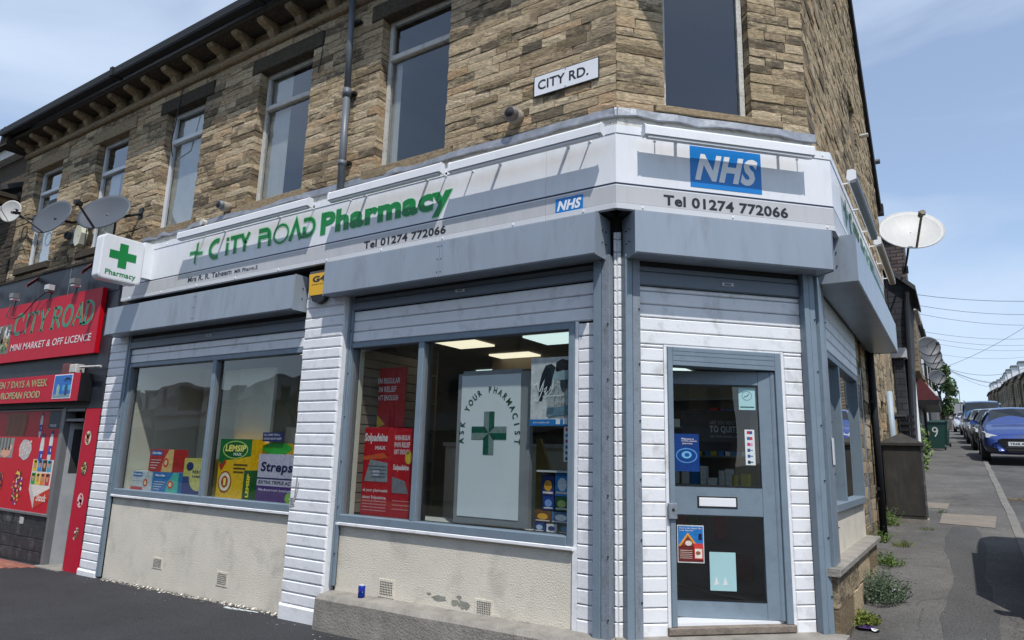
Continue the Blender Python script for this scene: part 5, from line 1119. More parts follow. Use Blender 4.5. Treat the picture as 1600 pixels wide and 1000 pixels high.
shelf_unit(-4.7, -3.2, 1.3, (.9, 1.25, 1.6, 1.95, 2.3), 'shelf unit of packets behind the right edge of the left window')
shelf_unit(-2.9, -1.7, 2.1, (.9, 1.3, 1.7, 2.1, 2.4), 'dark shelf unit of bottles behind the red banners')
shelf_unit(-1.2, .2, 3.4, (.7, 1.05, 1.4, 1.75, 2.1), 'shelf unit of packets behind the tall white light board')
shelf_unit(.1, .95, 5.5, (.4, .8, 1.2, 1.6, 2.0), 'shelf unit seen through the glass of the entrance door')
for k, (u, z, c) in enumerate(((-4.42, 1.6, (50, 130, 190)), (-4.15, 1.6, (40, 110, 176)), (-3.85, 1.6, (220, 222, 224)))):
    m = MB(); m.box(FL, u-.1, u+.1, -.72, -.6, z, z+.16, ink(*c)); m.box(FL, u-.06, u+.06, -.7, -.62, z+.16, z+.2, ink(200, 210, 216)); tag(m.build('packet'), ['blue packet on the low cream board, left of the other blue one', 'blue packet in the middle on the low cream board', 'white packet on the low cream board next to the white pier'][k], 'packet', 'packets on the low cream board')
t = thing('hanging_sign', 'cream hanging sign high inside the left window', 'sign', FL(-4.0, -1.2, 2.1)); m = MB(); m.box(FL, -4.35, -3.55, -1.22, -1.2, 1.98, 2.25, M_cream); m.build('board', t); m = MB(); text(m, FL, 'strepsils', -4.3, -3.7, 2.1, 2.22, -1.198, ink(60, 60, 70), .03); m.build('print', t)

# ---- right display window
def banner(label, u0, u1, z0, z1, o, g, lean=0.0):
    t = thing('banner', label, 'banner', FL((u0+u1)/2, o, z0), 'red banners in the display window'); m = MB(); m.box(FL, u0, u1, o-.01, o, z0, z1, ink(178, 22, 34)); m.build('sheet', t)
    m = MB(); g(m, u0, u1, z0, z1, o+.002); m.build('print', t)
W_ = ink(222, 214, 214)
def g1(m, a, b, c, d, o):
    text(m, FL, 'EN REGULAR', a-.02, b-.08, d-.17, d-.11, o, W_, .02); text(m, FL, 'IN RELIEF', a+.0, b-.13, d-.26, d-.20, o, W_, .02); text(m, FL, 'N\'T ENOUGH', a-.0, b-.1, d-.35, d-.29, o, W_, .02)
    stroke(m, FL, [(a+.02, d-.62), (a+.1, d-.75), (b-.12, c+.02)], .02, o, ink(214, 150, 110)); m.poly(FL, [(a, d-.5), (a+.12, d-.6), (a, d-.64)], o+.001, ink(216, 176, 60))
banner('tall red banner behind, its top reading regular relief enough', -2.91, -2.53, 1.3, 2.22, -.30, g1)
def g2(m, a, b, c, d, o):
    text(m, FL, 'Solpadeine', a+.0, b-.06, d-.17, d-.06, o, W_, .04, .15); text(m, FL, 'MAX', a+.16, b-.08, d-.23, d-.19, o, W_, .02); m.poly(FL, [(a, d-.30), (b-.1, d-.26), (b-.03, d-.31), (a, d-.34)], o, ink(200, 84, 44))
    m.poly(FL, [(a+.03, d-.55), (b-.03, d-.55), (b-.04, d-.36), (a+.1, d-.33)], o+.001, ink(130, 136, 140)); m.disc(FL, (a+b)/2, d-.46, .05, .035, o+.002, ink(186, 180, 200), 12); [R4(m, FL, a+.08+.02*k, b-.06, d-.40-.035*k, d-.39-.035*k, o+.003, ink(90, 96, 104)) for k in range(4)]
    text(m, FL, 'sk your pharmacist', a+.02, b-.02, d-.66, d-.62, o, W_, .02); text(m, FL, 'about Solpadeine.', a+.02, b-.03, d-.73, d-.69, o, W_, .02)
    for k in range(4): R4(m, FL, a+.02, b-.03, c+.05+.03*k, c+.062+.03*k, o, ink(206, 120, 126))
banner('left of the two low red banners, with slanted white product name', -2.97, -2.585, .695, 1.585, -.20, g2)
def g3(m, a, b, c, d, o):
    for k, tx in enumerate(('WHEN REGULAR', 'PAIN RELIEF', 'ISN\'T ENOUGH')): text(m, FL, tx, a+.04, b-.06, d-.12-.07*k, d-.07-.07*k, o, W_, .02)
    m.disc(FL, b-.07, d-.29, .045, .065, o, ink(206, 176, 60), 16); text(m, FL, 'Solpadeine', a+.04, b-.06, d-.43, d-.36, o, W_, .04); m.poly(FL, [(a+.04, d-.64), (b-.05, d-.64), (b-.1, d-.52), (a+.03, d-.48)], o, ink(120, 120, 126))
    for k in range(3): R4(m, FL, a+.05, b-.02, c+.08+.04*k, c+.09+.04*k, o, ink(206, 120, 126))
banner('right of the two low red banners, with a yellow dot, by the mullion', -2.575, -2.27, .695, 1.575, -.19, g3)
# slat wall on the left return
m = MB(); 
for k in range(17): m.box(FW, -3.03, -3.0, .08, 1.0, .72+.1*k, .81+.1*k, M_brown)
m.box(FW, -3.05, -3.03, .05, 1.02, .68, 2.5, M_dark); m.box(FL, -3.005, -2.985, -.13, -.08, .69, 2.4, M_cream)
tag(m.build('slat_wall'), 'brown slatted side board at the left end of the right display window', 'panel')
# ask your pharmacist light board
t = thing('light_board', 'tall white light board with a green pinwheel cross and arched lettering', 'display board', FL(-1.35, -.13, .72))
m = MB(); m.box(FL, -1.71, -.90, -.19, -.135, .72, 2.085, mat('silver_frame', (.22, .23, .235), .4)); m.box(FL, -1.66, -1.0, -.18, -.14, 2.085, 2.11, _M['silver_frame']); m.build('frame', t)
m = MB(); m.box(FL, -1.665, -1.0, -.134, -.13, .78, 2.065, M_paper); m.build('sheet', t)
m = MB(); cu, cz, o = -1.335, 1.53, -.127; dg = ink(16, 84, 66); pg = ink(120, 138, 132); L_ = .195; W2 = .059
for k in range(4):
    c_, s_ = math.cos(k*math.pi/2), math.sin(k*math.pi/2); rt = lambda p: (cu+p[0]*c_-p[1]*s_, cz+p[0]*s_+p[1]*c_)
    m.poly(FL, [rt(p) for p in ((0, 0), (W2, .05), (W2, L_), (0, L_))], o, dg); m.poly(FL, [rt(p) for p in ((0, 0), (0, L_), (-W2, L_), (-W2, .05))], o, pg)
vs, fs = text_mesh('A', .02, 0)
T_ = 'ASK YOUR PHARMACIST'
for i, ch in enumerate(T_):
    if ch == ' ': continue
    vs, fs = text_mesh(ch, .025, 0); a = math.radians(186-192*i/(len(T_)-1)); rx, rz_ = .285, .40; sc = .08
    px, pz = cu+rx*math.cos(a), cz-.03+rz_*math.sin(a); tx, tz = -rx*math.sin(a), rz_*math.cos(a); ll = math.hypot(tx, tz); tx, tz = -tx/ll, -tz/ll
    wch = (max(v[0] for v in vs)+min(v[0] for v in vs))/2
    m.add([FL(px+((v[0]-wch)*tx*.72-v[1]*tz)*sc, o, pz+((v[0]-wch)*tz*.9+v[1]*tx)*sc) for v in vs], fs, dg)
m.build('print', t)
# yes poster
t = thing('poster', 'black and white poster of a couple and the word Yes in the window', 'poster', FL(-.64, -.06, 1.59))
m = MB(); m.box(FL, -.85, -.437, -.062, -.058, 1.592, 2.182, ink(206, 208, 206)); m.build('sheet', t)
m = MB(); o = -.056; A_, D_ = -.85, 1.592; w_, h = .413, .59
def PP(pts, c, dz=0): m.poly(FL, [(A_+w_*x, D_+h*y) for x, y in pts], o+dz, ink(*c))
PP([(.45, .12), (1, .10), (1, .42), (.9, .55), (.75, .62), (.6, .62), (.45, .55), (.38, .40), (.42, .25)], (170, 176, 174))
PP([(.20, .46), (.22, .62), (.27, .76), (.36, .88), (.5, .9), (.6, .85), (.58, .74), (.52, .66), (.50, .55), (.42, .46), (.35, .50), (.28, .36), (.2, .36)], (28, 38, 44), .001)
PP([(.52, .66), (.6, .84), (.67, .82), (.68, .7), (.62, .62), (.55, .60)], (150, 172, 176), .002)
PP([(.6, .80), (.62, .92), (.75, .965), (.9, .94), (.97, .86), (.96, .76), (.88, .80), (.74, .80), (.66, .77)], (20, 28, 34), .002)
PP([(.66, .78), (.9, .80), (.93, .70), (.86, .62), (.74, .62), (.67, .68)], (140, 164, 170), .003); PP([(.72, .66), (.9, .66), (.88, .56), (.82, .48), (.76, .50), (.72, .58)], (40, 58, 66), .0035)
PP([(.42, .20), (.5, .13), (1, .16), (1, .30), (.8, .28), (.6, .26), (.46, .28)], (96, 130, 146), .004); PP([(.40, .17), (.47, .12), (.58, .16), (.56, .26), (.46, .28), (.40, .24)], (120, 150, 162), .005)
for k in range(5): m.poly(FL, [(A_+w_*(.42+.03*k), D_+h*.17), (A_+w_*(.44+.03*k), D_+h*.16), (A_+w_*(.45+.03*k), D_+h*.25), (A_+w_*(.43+.03*k), D_+h*.26)], o+.006, ink(60, 84, 96))
for k in range(30): u = A_+w_*R_.uniform(.48, .95); z = D_+h*R_.uniform(.28, .58); m.poly(FL, [(u-.008, z-.006), (u+.008, z-.004), (u+.002, z+.008)], o+.0055, ink(110, 120, 122))
R4(m, FL, A_, A_+w_, D_, D_+h*.09, o+.006, ink(30, 120, 190)); text(m, FL, 'www.nhs.uk', A_+.03, A_+.2, D_+.02, D_+.035, o+.007, W_, .02); R4(m, FL, A_+w_*.63, A_+w_*.73, D_+.012, D_+.06, o+.007, ink(230, 236, 240)); R4(m, FL, A_+w_*.8, A_+w_*.9, D_+.012, D_+.06, o+.007, ink(230, 236, 240))
def pen(pts, wd): stroke(m, FL, [(A_+w_*x, D_+h*y) for x, y in pts], wd, o+.007, ink(236, 240, 240))
pen([(.08, .52), (.10, .60), (.16, .62), (.2, .52), (.24, .50), (.3, .60), (.34, .66), (.3, .52), (.2, .36), (.12, .38)], .008); pen([(.34, .52), (.4, .56), (.38, .50), (.34, .50), (.38, .46), (.44, .5)], .007); pen([(.46, .5), (.5, .56), (.52, .5), (.48, .46)], .007); pen([(.56, .66), (.54, .52)], .008); pen([(.535, .475), (.53, .465)], .01); pen([(.3, .425), (.9, .44)], .004)
m.build('print', t)
def cards(name, label, F, u0, u1, z0, z1, o):
    t = thing(name, label, 'sticker', F((u0+u1)/2, o, z0)); m = MB(); m.box(F, u0, u1, o-.002, o, z0, z1, M_paper); m.build('sheet', t); m = MB(); n = 6; h = (z1-z0)/n
    for k, (c1_, c2_) in enumerate([((200, 50, 60), (40, 80, 150)), ((40, 110, 170), (200, 60, 70)), ((190, 60, 120), (220, 160, 190)), ((60, 90, 140), (140, 150, 170)), ((60, 90, 150), (120, 140, 170)), ((30, 50, 70), (60, 120, 130))]):
        zc = z1-h*(k+.5); a, b = u0+(u1-u0)*.22, u0+(u1-u0)*.78; R4(m, F, a, (a+b)/2, zc-h*.26, zc+h*.26, o+.001, ink(*c1_)); R4(m, F, (a+b)/2, b, zc-h*(.26 if k < 3 else .1), zc+h*(.26 if k < 3 else .1), o+.001, ink(*c2_))
    m.build('print', t)
cards('card_sticker', 'strip of payment card symbols under the couple poster in the display window', FL, -.515, -.44, 1.295, 1.583, -.058)
# packages bottom right of the window
t = thing('toothpaste_stand', 'stack of blue and green packets in the bottom right of the display window', 'display stand', FL(-.7, -.3, .69))
m = MB(); m.box(FL, -.92, -.50, -.42, -.38, .69, 1.22, M_dgrey); m.box(FL, -.86, -.5, -.38, -.2, 1.2, 1.215, M_shelf); m.build('back', t)
for (a, b, c, d, cc, c2_) in [(-.83, -.71, 1.0, 1.17, (36, 50, 110), (214, 160, 50)), (-.70, -.56, 1.0, 1.20, (40, 140, 210), (220, 230, 235)), (-.82, -.71, .88, .995, (30, 60, 140), (120, 160, 210)), (-.70, -.57, .88, .995, (26, 100, 60), (180, 200, 120)), (-.90, -.74, .775, .87, (110, 70, 40), (230, 170, 50)), (-.73, -.55, .775, .87, (60, 110, 150), (230, 235, 240)), (-.90, -.80, .692, .77, (30, 70, 140), (190, 210, 230)), (-.78, -.68, .692, .765, (220, 224, 226), (50, 60, 120)), (-.66, -.54, .692, .77, (30, 90, 60), (90, 150, 190))]:
    m = MB(); m.box(FL, a, b, -.36, -.25, c, d, ink(*cc)); m.disc(FL, (a+b)/2, (c+d)/2, (b-a)*.33, (d-c)*.28, -.248, ink(*c2_), 12); R4(m, FL, a+.01, b-.01, c+(d-c)*.1, c+(d-c)*.2, -.247, W_); m.build('packet', t)
# white curved chair shape, yellow curved panel
m = MB(); m.prism(FL, [(-1.99, .75), (-1.90, .72), (-1.86, .80), (-1.90, 1.0), (-1.99, 1.25)], -.75, -.70, M_shelf); tag(m.build('shelf_end'), 'white curved shelf end beside the mullion in the right display window', 'panel')
inner('counter', 'long cream counter inside behind the light board', 'counter', [(-2.6, -.75, -1.5, -1.1, .02, 1.42, M_cream), (-2.6, -.75, -1.55, -1.05, 1.42, 1.46, M_shelf)])
m = MB(); pp = [(-1.12, .70), (-.96, .70), (-.90, 1.1), (-.98, 1.25), (-1.08, 1.5), (-1.12, 1.5)]; m.prism(FL, pp, -.66, -.62, mat('mustard_panel', (.40, .29, .08), .5)); tag(m.build('shelf_end'), 'mustard curved shelf end right of the light board', 'panel')
# stickers on the door
def sheet_(label, F, u0, u1, z0, z1, o, bgc, g, cat='poster', name='poster'):
    t = thing(name, label, cat, F((u0+u1)/2, o, z0)); m = MB(); m.box(F, u0, u1, o-.0015, o, z0, z1, bgc); m.build('sheet', t)
    if g: m = MB(); g(m, F, u0, u1, z0, z1, o+.001); m.build('print', t)
PO = .006
def g_blue(m, F, a, b, c, d, o):
    w_, h = b-a, d-c; text(m, F, 'Welcome to', a+w_*.3, a+w_*.8, d-h*.16, d-h*.11, o, W_, .02); text(m, F, 'our NHS community', a+w_*.3, a+w_*.92, d-h*.22, d-h*.17, o, W_, .02); text(m, F, 'pharmacy', a+w_*.35, a+w_*.75, d-h*.29, d-h*.23, o, W_, .02)
    m.disc(F, a+w_*.5, c+h*.42, w_*.42, h*.20, o, ink(90, 150, 210), 20); m.disc(F, a+w_*.5, c+h*.42, w_*.38, h*.17, o+.001, ink(16, 62, 130), 20); m.disc(F, a+w_*.5, c+h*.44, w_*.2, h*.10, o+.002, ink(110, 180, 220), 16); m.disc(F, a+w_*.52, c+h*.44, w_*.1, h*.05, o+.003, ink(30, 80, 150), 12)
sheet_('navy blue poster with a pale eye-like swirl on the left of the door glass', FLEAF, .104, .314, 1.243, 1.552, PO, ink(16, 58, 124), g_blue)
def g_ns(m, F, a, b, c, d, o):
    w_, h = b-a, d-c; k = ink(40, 90, 90); stroke(m, F, [(a+w_*.5+w_*.3*math.cos(i*.63), c+h*.62+h*.2*math.sin(i*.63)) for i in range(11)], .003, o, k); stroke(m, F, [(a+w_*.32, c+h*.56), (a+w_*.55, c+h*.62), (a+w_*.62, c+h*.72)], .006, o, k); R4(m, F, a+w_*.08, a+w_*.92, c+h*.10, c+h*.15, o, k)
sheet_('pale teal no smoking notice at the top right of the door glass', FLEAF, .656, .794, 1.764, 1.956, PO, M_teal, g_ns, 'sticker', 'notice')
cards('card_sticker', 'strip of payment card symbols on the upper glass of the entrance door', FLEAF, .695, .775, 1.308, 1.60, PO)
def g_camp(m, F, a, b, c, d, o):
    w_, h = b-a, d-c; g = lambda x, y: (a+w_*x, c+h*y)
    m.poly(F, [g(.03, .45), g(.97, .45), g(.97, .97), g(.03, .97)], o, ink(40, 120, 190)); m.poly(F, [g(.03, .03), g(.97, .03), g(.97, .45), g(.03, .45)], o, ink(110, 44, 40))
    m.poly(F, [g(.03, .44), g(.4, .80), g(.78, .44)], o+.001, ink(230, 160, 50)); m.poly(F, [g(.12, .44), g(.4, .72), g(.68, .44)], o+.002, ink(140, 60, 50)); m.disc(F, *g(.42, .52), w_*.13, h*.07, o+.003, ink(230, 220, 210), 12)
    text(m, F, 'Don\'t let heart flu', *[a+w_*.08, a+w_*.9], c+h*.90, c+h*.94, o+.002, W_, .02); text(m, F, 'ruin the fun', a+w_*.08, a+w_*.6, c+h*.84, c+h*.88, o+.002, W_, .02)
    m.poly(F, [g(.62, .1), g(.95, .1), g(.95, .52), g(.62, .52)], o+.004, ink(206, 66, 60)); m.poly(F, [g(.65, .13), g(.92, .13), g(.92, .38), g(.65, .38)], o+.005, ink(236, 226, 214)); m.disc(F, *g(.77, .27), w_*.09, h*.05, o+.006, ink(150, 90, 60), 10)
    for k in range(5): R4(m, F, a+w_*.08, a+w_*.55, c+h*(.12+.05*k), c+h*(.135+.05*k), o+.003, ink(220, 190, 180))
    m.poly(F, [g(.80, .62), g(.92, .62), g(.92, .78), g(.80, .78)], o+.003, ink(30, 30, 60))
sheet_('small colourful poster with an orange tent on the lower door glass', FLEAF, .118, .333, .517, .812, PO, ink(210, 214, 214), g_camp)
sheet_('plain pale teal sheet of paper on the lower glass of the door', FLEAF, .374, .583, .311, .608, PO, M_teal, lambda m, F, a, b, c, d, o: [m.poly(F, [(a+.03+.07*k, c+.04), (a+.07+.07*k, c+.05), (a+.05+.07*k, c+.11)], o, M_paper) for k in (0, 1)])
t = thing('notice_board', 'dark quit smoking notice seen dimly through the upper door glass', 'notice', FLEAF(.55, -.35, 1.5)); m = MB(); m.box(FLEAF, .25, .85, -.38, -.36, 1.42, 1.78, M_dark); m.build('board', t)
m = MB(); text(m, FLEAF, 'ARE YOU READY', .49, .74, 1.655, 1.69, -.357, ink(120, 122, 124), .03); text(m, FLEAF, 'TO QUIT?', .49, .74, 1.575, 1.645, -.357, ink(150, 152, 154), .04); text(m, FLEAF, 'ASK YOUR PHARMACIST', .49, .74, 1.54, 1.56, -.357, ink(120, 122, 124), .02); m.build('print', t)
inner('display_rack', 'red and green display rack seen through the lower door glass', 'rack', [(-.35, -.25, -2.4, -2.3, .5, .95, ink(150, 30, 40)), (-.2, -.13, -2.4, -2.3, .5, .95, ink(60, 120, 50)), (.05, .15, -2.4, -2.3, .55, .95, ink(150, 30, 40)), (-.05, .4, -2.45, -2.4, .15, .4, ink(120, 30, 36)), (-.4, .5, -2.5, -2.46, .02, 1.0, M_dgrey)])
# notice on the side post
t = thing('notice', 'small white paper notice stuck on the blue-grey corner post', 'notice', FR(1.55, .1, 1.4)); m = MB(); m.box(FR, 1.50, 1.62, .091, .093, 1.33, 1.56, M_paper); m.build('sheet', t)
# pepsi can
cx, cy, cz = FL(-2.585, .09, -.02)
t = thing('drink_can', 'blue soft drink can left standing on the stone ledge', 'can', (cx, cy, cz)); m = MB(); cb = ink(10, 50, 150)
m.tube([(cx, cy, cz), (cx, cy, cz+.006), (cx, cy, cz+.10), (cx, cy, cz+.112)], [.026, .033, .033, .027], cb, 20); m.build('body', t, True); m = MB(); m.tube([(cx, cy, cz+.112), (cx, cy, cz+.115)], .027, M_trim, 18); m.build('lid', t)
m = MB(); FCn = Fr((cx, cy, cz), Vector((.55, .25, 0)).normalized() if 0 else (math.cos(.45), math.sin(.45), 0), (math.sin(.45), -math.cos(.45), 0))
def curved(pts, mt, dr): m.add([FCn(.034*math.sin(u/.033), .034*math.cos(u/.033)+dr, z) for u, z in pts], [tuple(range(len(pts)))], mt)
curved([(.021*math.cos(i*.3927), .055+.024*math.sin(i*.3927)) for i in range(1, 8)], ink(206, 30, 50), .0004); curved([(-.021, .052), (.021, .052), (.021, .060), (-.021, .060)], ink(235, 238, 242), .0008)
vs, fs = text_mesh('pepsi', .05, 0); xs = [v[0] for v in vs]; sc = .036/(max(xs)-min(xs)); m.add([FCn(.0345*math.sin((v[0]*sc-.018)/.033), .0345*math.cos((v[0]*sc-.018)/.033)+.0012, .050+v[1]*sc) for v in vs], fs, ink(20, 50, 120)); m.build('print', t)
# graffiti smudge on pier
m = MB(); bk = mat('faded_black_spray', (.30, .30, .32), .9, var=.6, vscale=50)
stroke(m, FL, [(-3.59, 1.05), (-3.595, .95), (-3.60, .85), (-3.63, .80)], .022, .1235, bk); stroke(m, FL, [(-3.56, 1.0), (-3.57, .9), (-3.61, .8)], .012, .1237, bk); stroke(m, FL, [(-3.69, .83), (-3.64, .80), (-3.66, .76), (-3.60, .77)], .03, .1236, bk)
tag(m.build('graffiti_mark'), 'faded black spray mark on the white pier between the windows', 'graffiti')
# ================================================================ SIDE STREET
ORD = ['first', 'second', 'third', 'fourth', 'fifth', 'sixth', 'seventh', 'eighth', 'ninth', 'tenth', 'eleventh', 'twelfth', 'thirteenth']
# metal cabinet
x0, x1, y0, y1 = 1.27, 1.78, 7.05, 7.75; g = gz(1.5, 7.1)
t = thing('street_cabinet', 'dark brown-grey metal cabinet with a pitched lid against the side wall', 'cabinet', (1.5, 7.4, g))
M_cab = mat('cabinet_paint', (.048, .047, .043), .8, spec=.2, var=.18, dirt=(.10, .095, .085), dirtamt=.5, dscale=4, streak=3)
m = MB(); m.box(FW, x0, x1, y0, y1, g+.05, g+1.13, M_cab, .0); m.box(FW, x0+.02, x1-.02, y0-.006, y0, g+.1, g+1.08, M_cab, .0); m.build('body', t)
m = MB(); a = g+1.13; v = [(x0-.04, y0-.04, a), (x1+.04, y0-.04, a), (x1+.04, y1+.04, a), (x0-.04, y1+.04, a), (x0-.04, y0-.04, a+.04), (x1+.04, y0-.04, a+.04), (x1+.04, y1+.04, a+.04), (x0-.04, y1+.04, a+.04), ((x0+x1)/2, y0+.15, a+.20), ((x0+x1)/2, y1-.15, a+.20)]
m.add(v, [(0, 1, 5, 4), (1, 2, 6, 5), (2, 3, 7, 6), (3, 0, 4, 7), (4, 5, 8), (5, 6, 9, 8), (6, 7, 9), (7, 4, 8, 9), (0, 3, 2, 1)], M_cab); m.build('lid', t)
m = MB(); m.box(FW, x0-.02, x1+.02, y0-.02, y1+.02, g-.1, g+.05, M_conc); m.build('plinth', t)
for z in (.25, .55, .9): m = MB(); m.box(FW, x1, x1+.02, y0+.05, y0+.1, g+z, g+z+.06, M_dgrey); m.build('hinge', t)
# wheelie bins
def bin_(x, y, rz, label, num=False, M_b=None):
    t = thing('wheelie_bin', label, 'bin', (x, y, gz(x, y)), 'green wheelie bins on the side street'); t.rotation_euler = (0, 0, rz)
    M_b = mat('dark_green_plastic', (.012, .055, .045), .45, var=.1); m = MB()
    m.hull([(-.23, -.27, .06), (.23, -.27, .06), (.23, .22, .06), (-.23, .22, .06), (-.29, -.36, .96), (.29, -.36, .96), (.29, .34, .96), (-.29, .34, .96)], M_b); m.build('body', t, local=True)
    m = MB(); m.hull([(-.31, -.39, .955), (.31, -.39, .955), (.31, .37, .955), (-.31, .37, .955), (-.30, -.38, 1.0), (.30, -.38, 1.0), (.29, .34, 1.05), (-.29, .34, 1.05)], M_b); m.tube([(-.26, .42, .98), (.26, .42, .98)], .02, M_b, 8); m.build('lid', t, local=True)
    for sx in (-1, 1): m = MB(); m.tube([(sx*.24, .25, .1), (sx*.29, .25, .1)], .1, M_black, 14); m.build('wheel', t, local=True)
    if num:
        F = Fr((0, -.372, 0), (1, 0, 0), (0, -1, 0)); m = MB(); c = ink(226, 232, 230)
        tilt = lambda z: -.0 if 0 else (z-.96)*.1
        P = [(-.02+.07*math.cos(a), .70+.075*math.sin(a)) for a in [i*math.pi/6 for i in range(-1, 12)]]
        stroke(m, F, P+[P[0]], .034, .012-.03, c); stroke(m, F, [(.05, .70), (.035, .58), (-.03, .46)], .034, .0121-.03, c)
        for i, vv in enumerate(m.v): m.v[i] = (vv[0], -.27-.09*(vv[2]-.06)/.9-.012, vv[2])
        m.build('number', t, local=True)
bin_(1.62, 23.6, .05, 'dark green wheelie bin with a big white 9 painted on its front', True)
bin_(1.72, 26.4, -.1, 'dark green wheelie bin standing behind the numbered one')

# foliage
def leafclump(m, c, r, n, size, mt, up=.5, flat=1.0):
    for i in range(n):
        d = Vector((R_.gauss(0, 1), R_.gauss(0, 1), R_.gauss(0, 1)*flat)).normalized()*r*R_.random()**.4
        p = Vector(c)+d; a = Vector((R_.gauss(0, 1), R_.gauss(0, 1), R_.gauss(0, 1)+up)).normalized(); b = a.cross(Vector((R_.gauss(0, 1), R_.gauss(0, 1), R_.gauss(0, 1)))).normalized(); q = size*R_.uniform(.6, 1.4)
        m.add([p-a*q*.6, p+b*q*.35, p+a*q*.7, p-b*q*.35], [(0, 1, 2, 3)], mt)
def weed(x, y, r, h, label, n=160, spiky=False, z=None, mt=None, group='weeds along the foot of the side wall'):
    m = MB(); g = gz(x, y) if z is None else z; mt = mt or M_leaf
    for i in range(int(n*.5)):
        a = R_.uniform(0, 6.28); q = r*R_.random()**.7; bx, by = x+q*math.cos(a)*.6, y+q*math.sin(a)*.9
        ln = h*R_.uniform(.35, 1.15)*(1-.45*q/r); p0 = Vector((bx, by, g-.01)); d = Vector((math.cos(a)*q/r*.7+R_.gauss(0, .3), math.sin(a)*q/r*.7+R_.gauss(0, .3), 1)).normalized()
        sd = d.cross(Vector((R_.gauss(0, 1), R_.gauss(0, 1), .1))).normalized()*(.0022 if not spiky else .003)
        p1 = p0+d*ln*.6; p2 = p1+(d+Vector((R_.gauss(0, .3), R_.gauss(0, .3), -.2)))*ln*.4
        m.add([p0-sd, p0+sd, p1+sd, p1-sd, p2], [(0, 1, 2, 3), (3, 2, 4)], mt)
        if spiky: continue
        for k in range(5):
            c = p0.lerp(p1, R_.uniform(.25, 1)) if k < 3 else p1.lerp(p2, R_.random()); q2 = R_.uniform(.008, .019)
            e = Vector((R_.gauss(0, 1), R_.gauss(0, 1), R_.gauss(.3, .5))).normalized(); f = e.cross(Vector((R_.gauss(0, 1), R_.gauss(0, 1), R_.gauss(0, 1)))).normalized()
            m.add([c, c+e*q2+f*q2*.45, c+e*q2*2, c+e*q2-f*q2*.45], [(0, 1, 2, 3)], mt)
    tag(m.build('weed'), label, 'weed', group)
M_moss = mat('yellow_green_weed', (.13, .17, .02), .7, var=.4, vscale=30); M_grey = mat('grey_green_weed', (.10, .14, .085), .7, var=.4, vscale=25)
weed(1.36, 2.18, .26, .13, 'low yellow-green weed by the corner post, beside the crisp packet', 800, mt=M_moss)
weed(1.50, 2.95, .30, .40, 'tall grey-green weed against the stone plinth of the side wall', 900, mt=M_grey)
weed(1.48, 4.35, .18, .22, 'small green weed at the far end of the stone plinth', 220)
weed(1.36, 4.75, .14, .22, 'green weed on the ledge end under the door post', 160, z=.42)
weed(1.55, 5.45, .20, .14, 'dry grass tuft on the pavement beside the black pipe', 220, True, mt=M_moss)
weed(1.31, 6.75, .16, .32, 'leafy weed between the black pipe and the cabinet', 200)
weed(1.78, 6.65, .16, .08, 'low grass tuft in front of the metal cabinet', 160, True)
weed(1.95, 8.1, .14, .08, 'small grass tuft on the pavement beyond the metal cabinet', 120, True)
m = MB()
for k in range(6): leafclump(m, (1.38+R_.gauss(0, .1), 15.2+R_.gauss(0, .25), gz(1.4, 15)+.2+.16*k), .26, 150, .07, M_leaf)
tag(m.build('shrub'), 'green shrub growing from the wall foot in front of the green bins', 'shrub')
# litter
def scrap(x, y, r, label, mt, z=0.006):
    m = MB(); g = gz(x, y)+z; n = 9; c = (x, y, g+.02); P = [(x+r*math.cos(6.283*i/n)*R_.uniform(.6, 1.2), y+r*1.3*math.sin(6.283*i/n)*R_.uniform(.6, 1.2), g+R_.uniform(0, .025)) for i in range(n)]
    m.add([c]+P, [(0, i+1, (i+1) % n+1) for i in range(n)], mt); tag(m.build('litter'), label, 'litter')
scrap(1.45, 2.02, .09, 'crumpled purple wrapper on the pavement below the corner weed', ink(70, 50, 96)); scrap(1.52, 1.96, .045, 'scrap of white paper beside the purple wrapper', M_paper)
scrap(1.55, 3.25, .08, 'crumpled white tissue in the grey-green weed', M_paper)
m = MB()
for i in range(150):
    x = R_.uniform(1.5, 2.7) if i % 2 else R_.uniform(-7.5, -1); y = R_.uniform(.2, 14) if i % 2 else -.05-abs(R_.gauss(0, .16))-(.25 if x > -3.1 else 0); q = R_.uniform(.003, .008)
    z = gz(x, y)+.007; m.add([(x-q, y-q, z), (x+q, y-q*.5, z+.003), (x+q*.6, y+q, z), (x-q, y+q*.7, z+.002)], [(0, 1, 2, 3)], R_.choice([M_paper, M_slab, M_conc]))
for i in range(420):
    x = R_.uniform(-7.35, -3.75); y = -.012-abs(R_.gauss(0, .035)); q = R_.uniform(.004, .016); z = gz(x, y)+.004; hh = R_.uniform(.002, .02)*(1 if y > -.04 else .3)
    m.add([(x-q, y-q, z), (x+q, y-q*.5, z), (x+q*.6, y+q, z+hh), (x-q, y+q*.7, z+hh)], [(0, 1, 2, 3)], R_.choice([M_conc, M_slab, M_render, M_conc]))
o = m.build('street_debris'); o['kind'] = 'stuff'; o['label'] = 'specks of chalky grit and paper scattered over the asphalt'; o['category'] = 'debris'
m = MB(); gg = gz(-4.35, 0)
for k in range(5): m.box(FW, -4.55+.09*k, -4.42+.09*k, -.16+.015*k, -.13+.012*k, gg, gg+.01, M_paper)
tag(m.build('litter'), 'pale splinter of wood on the asphalt left of the middle pier', 'litter')

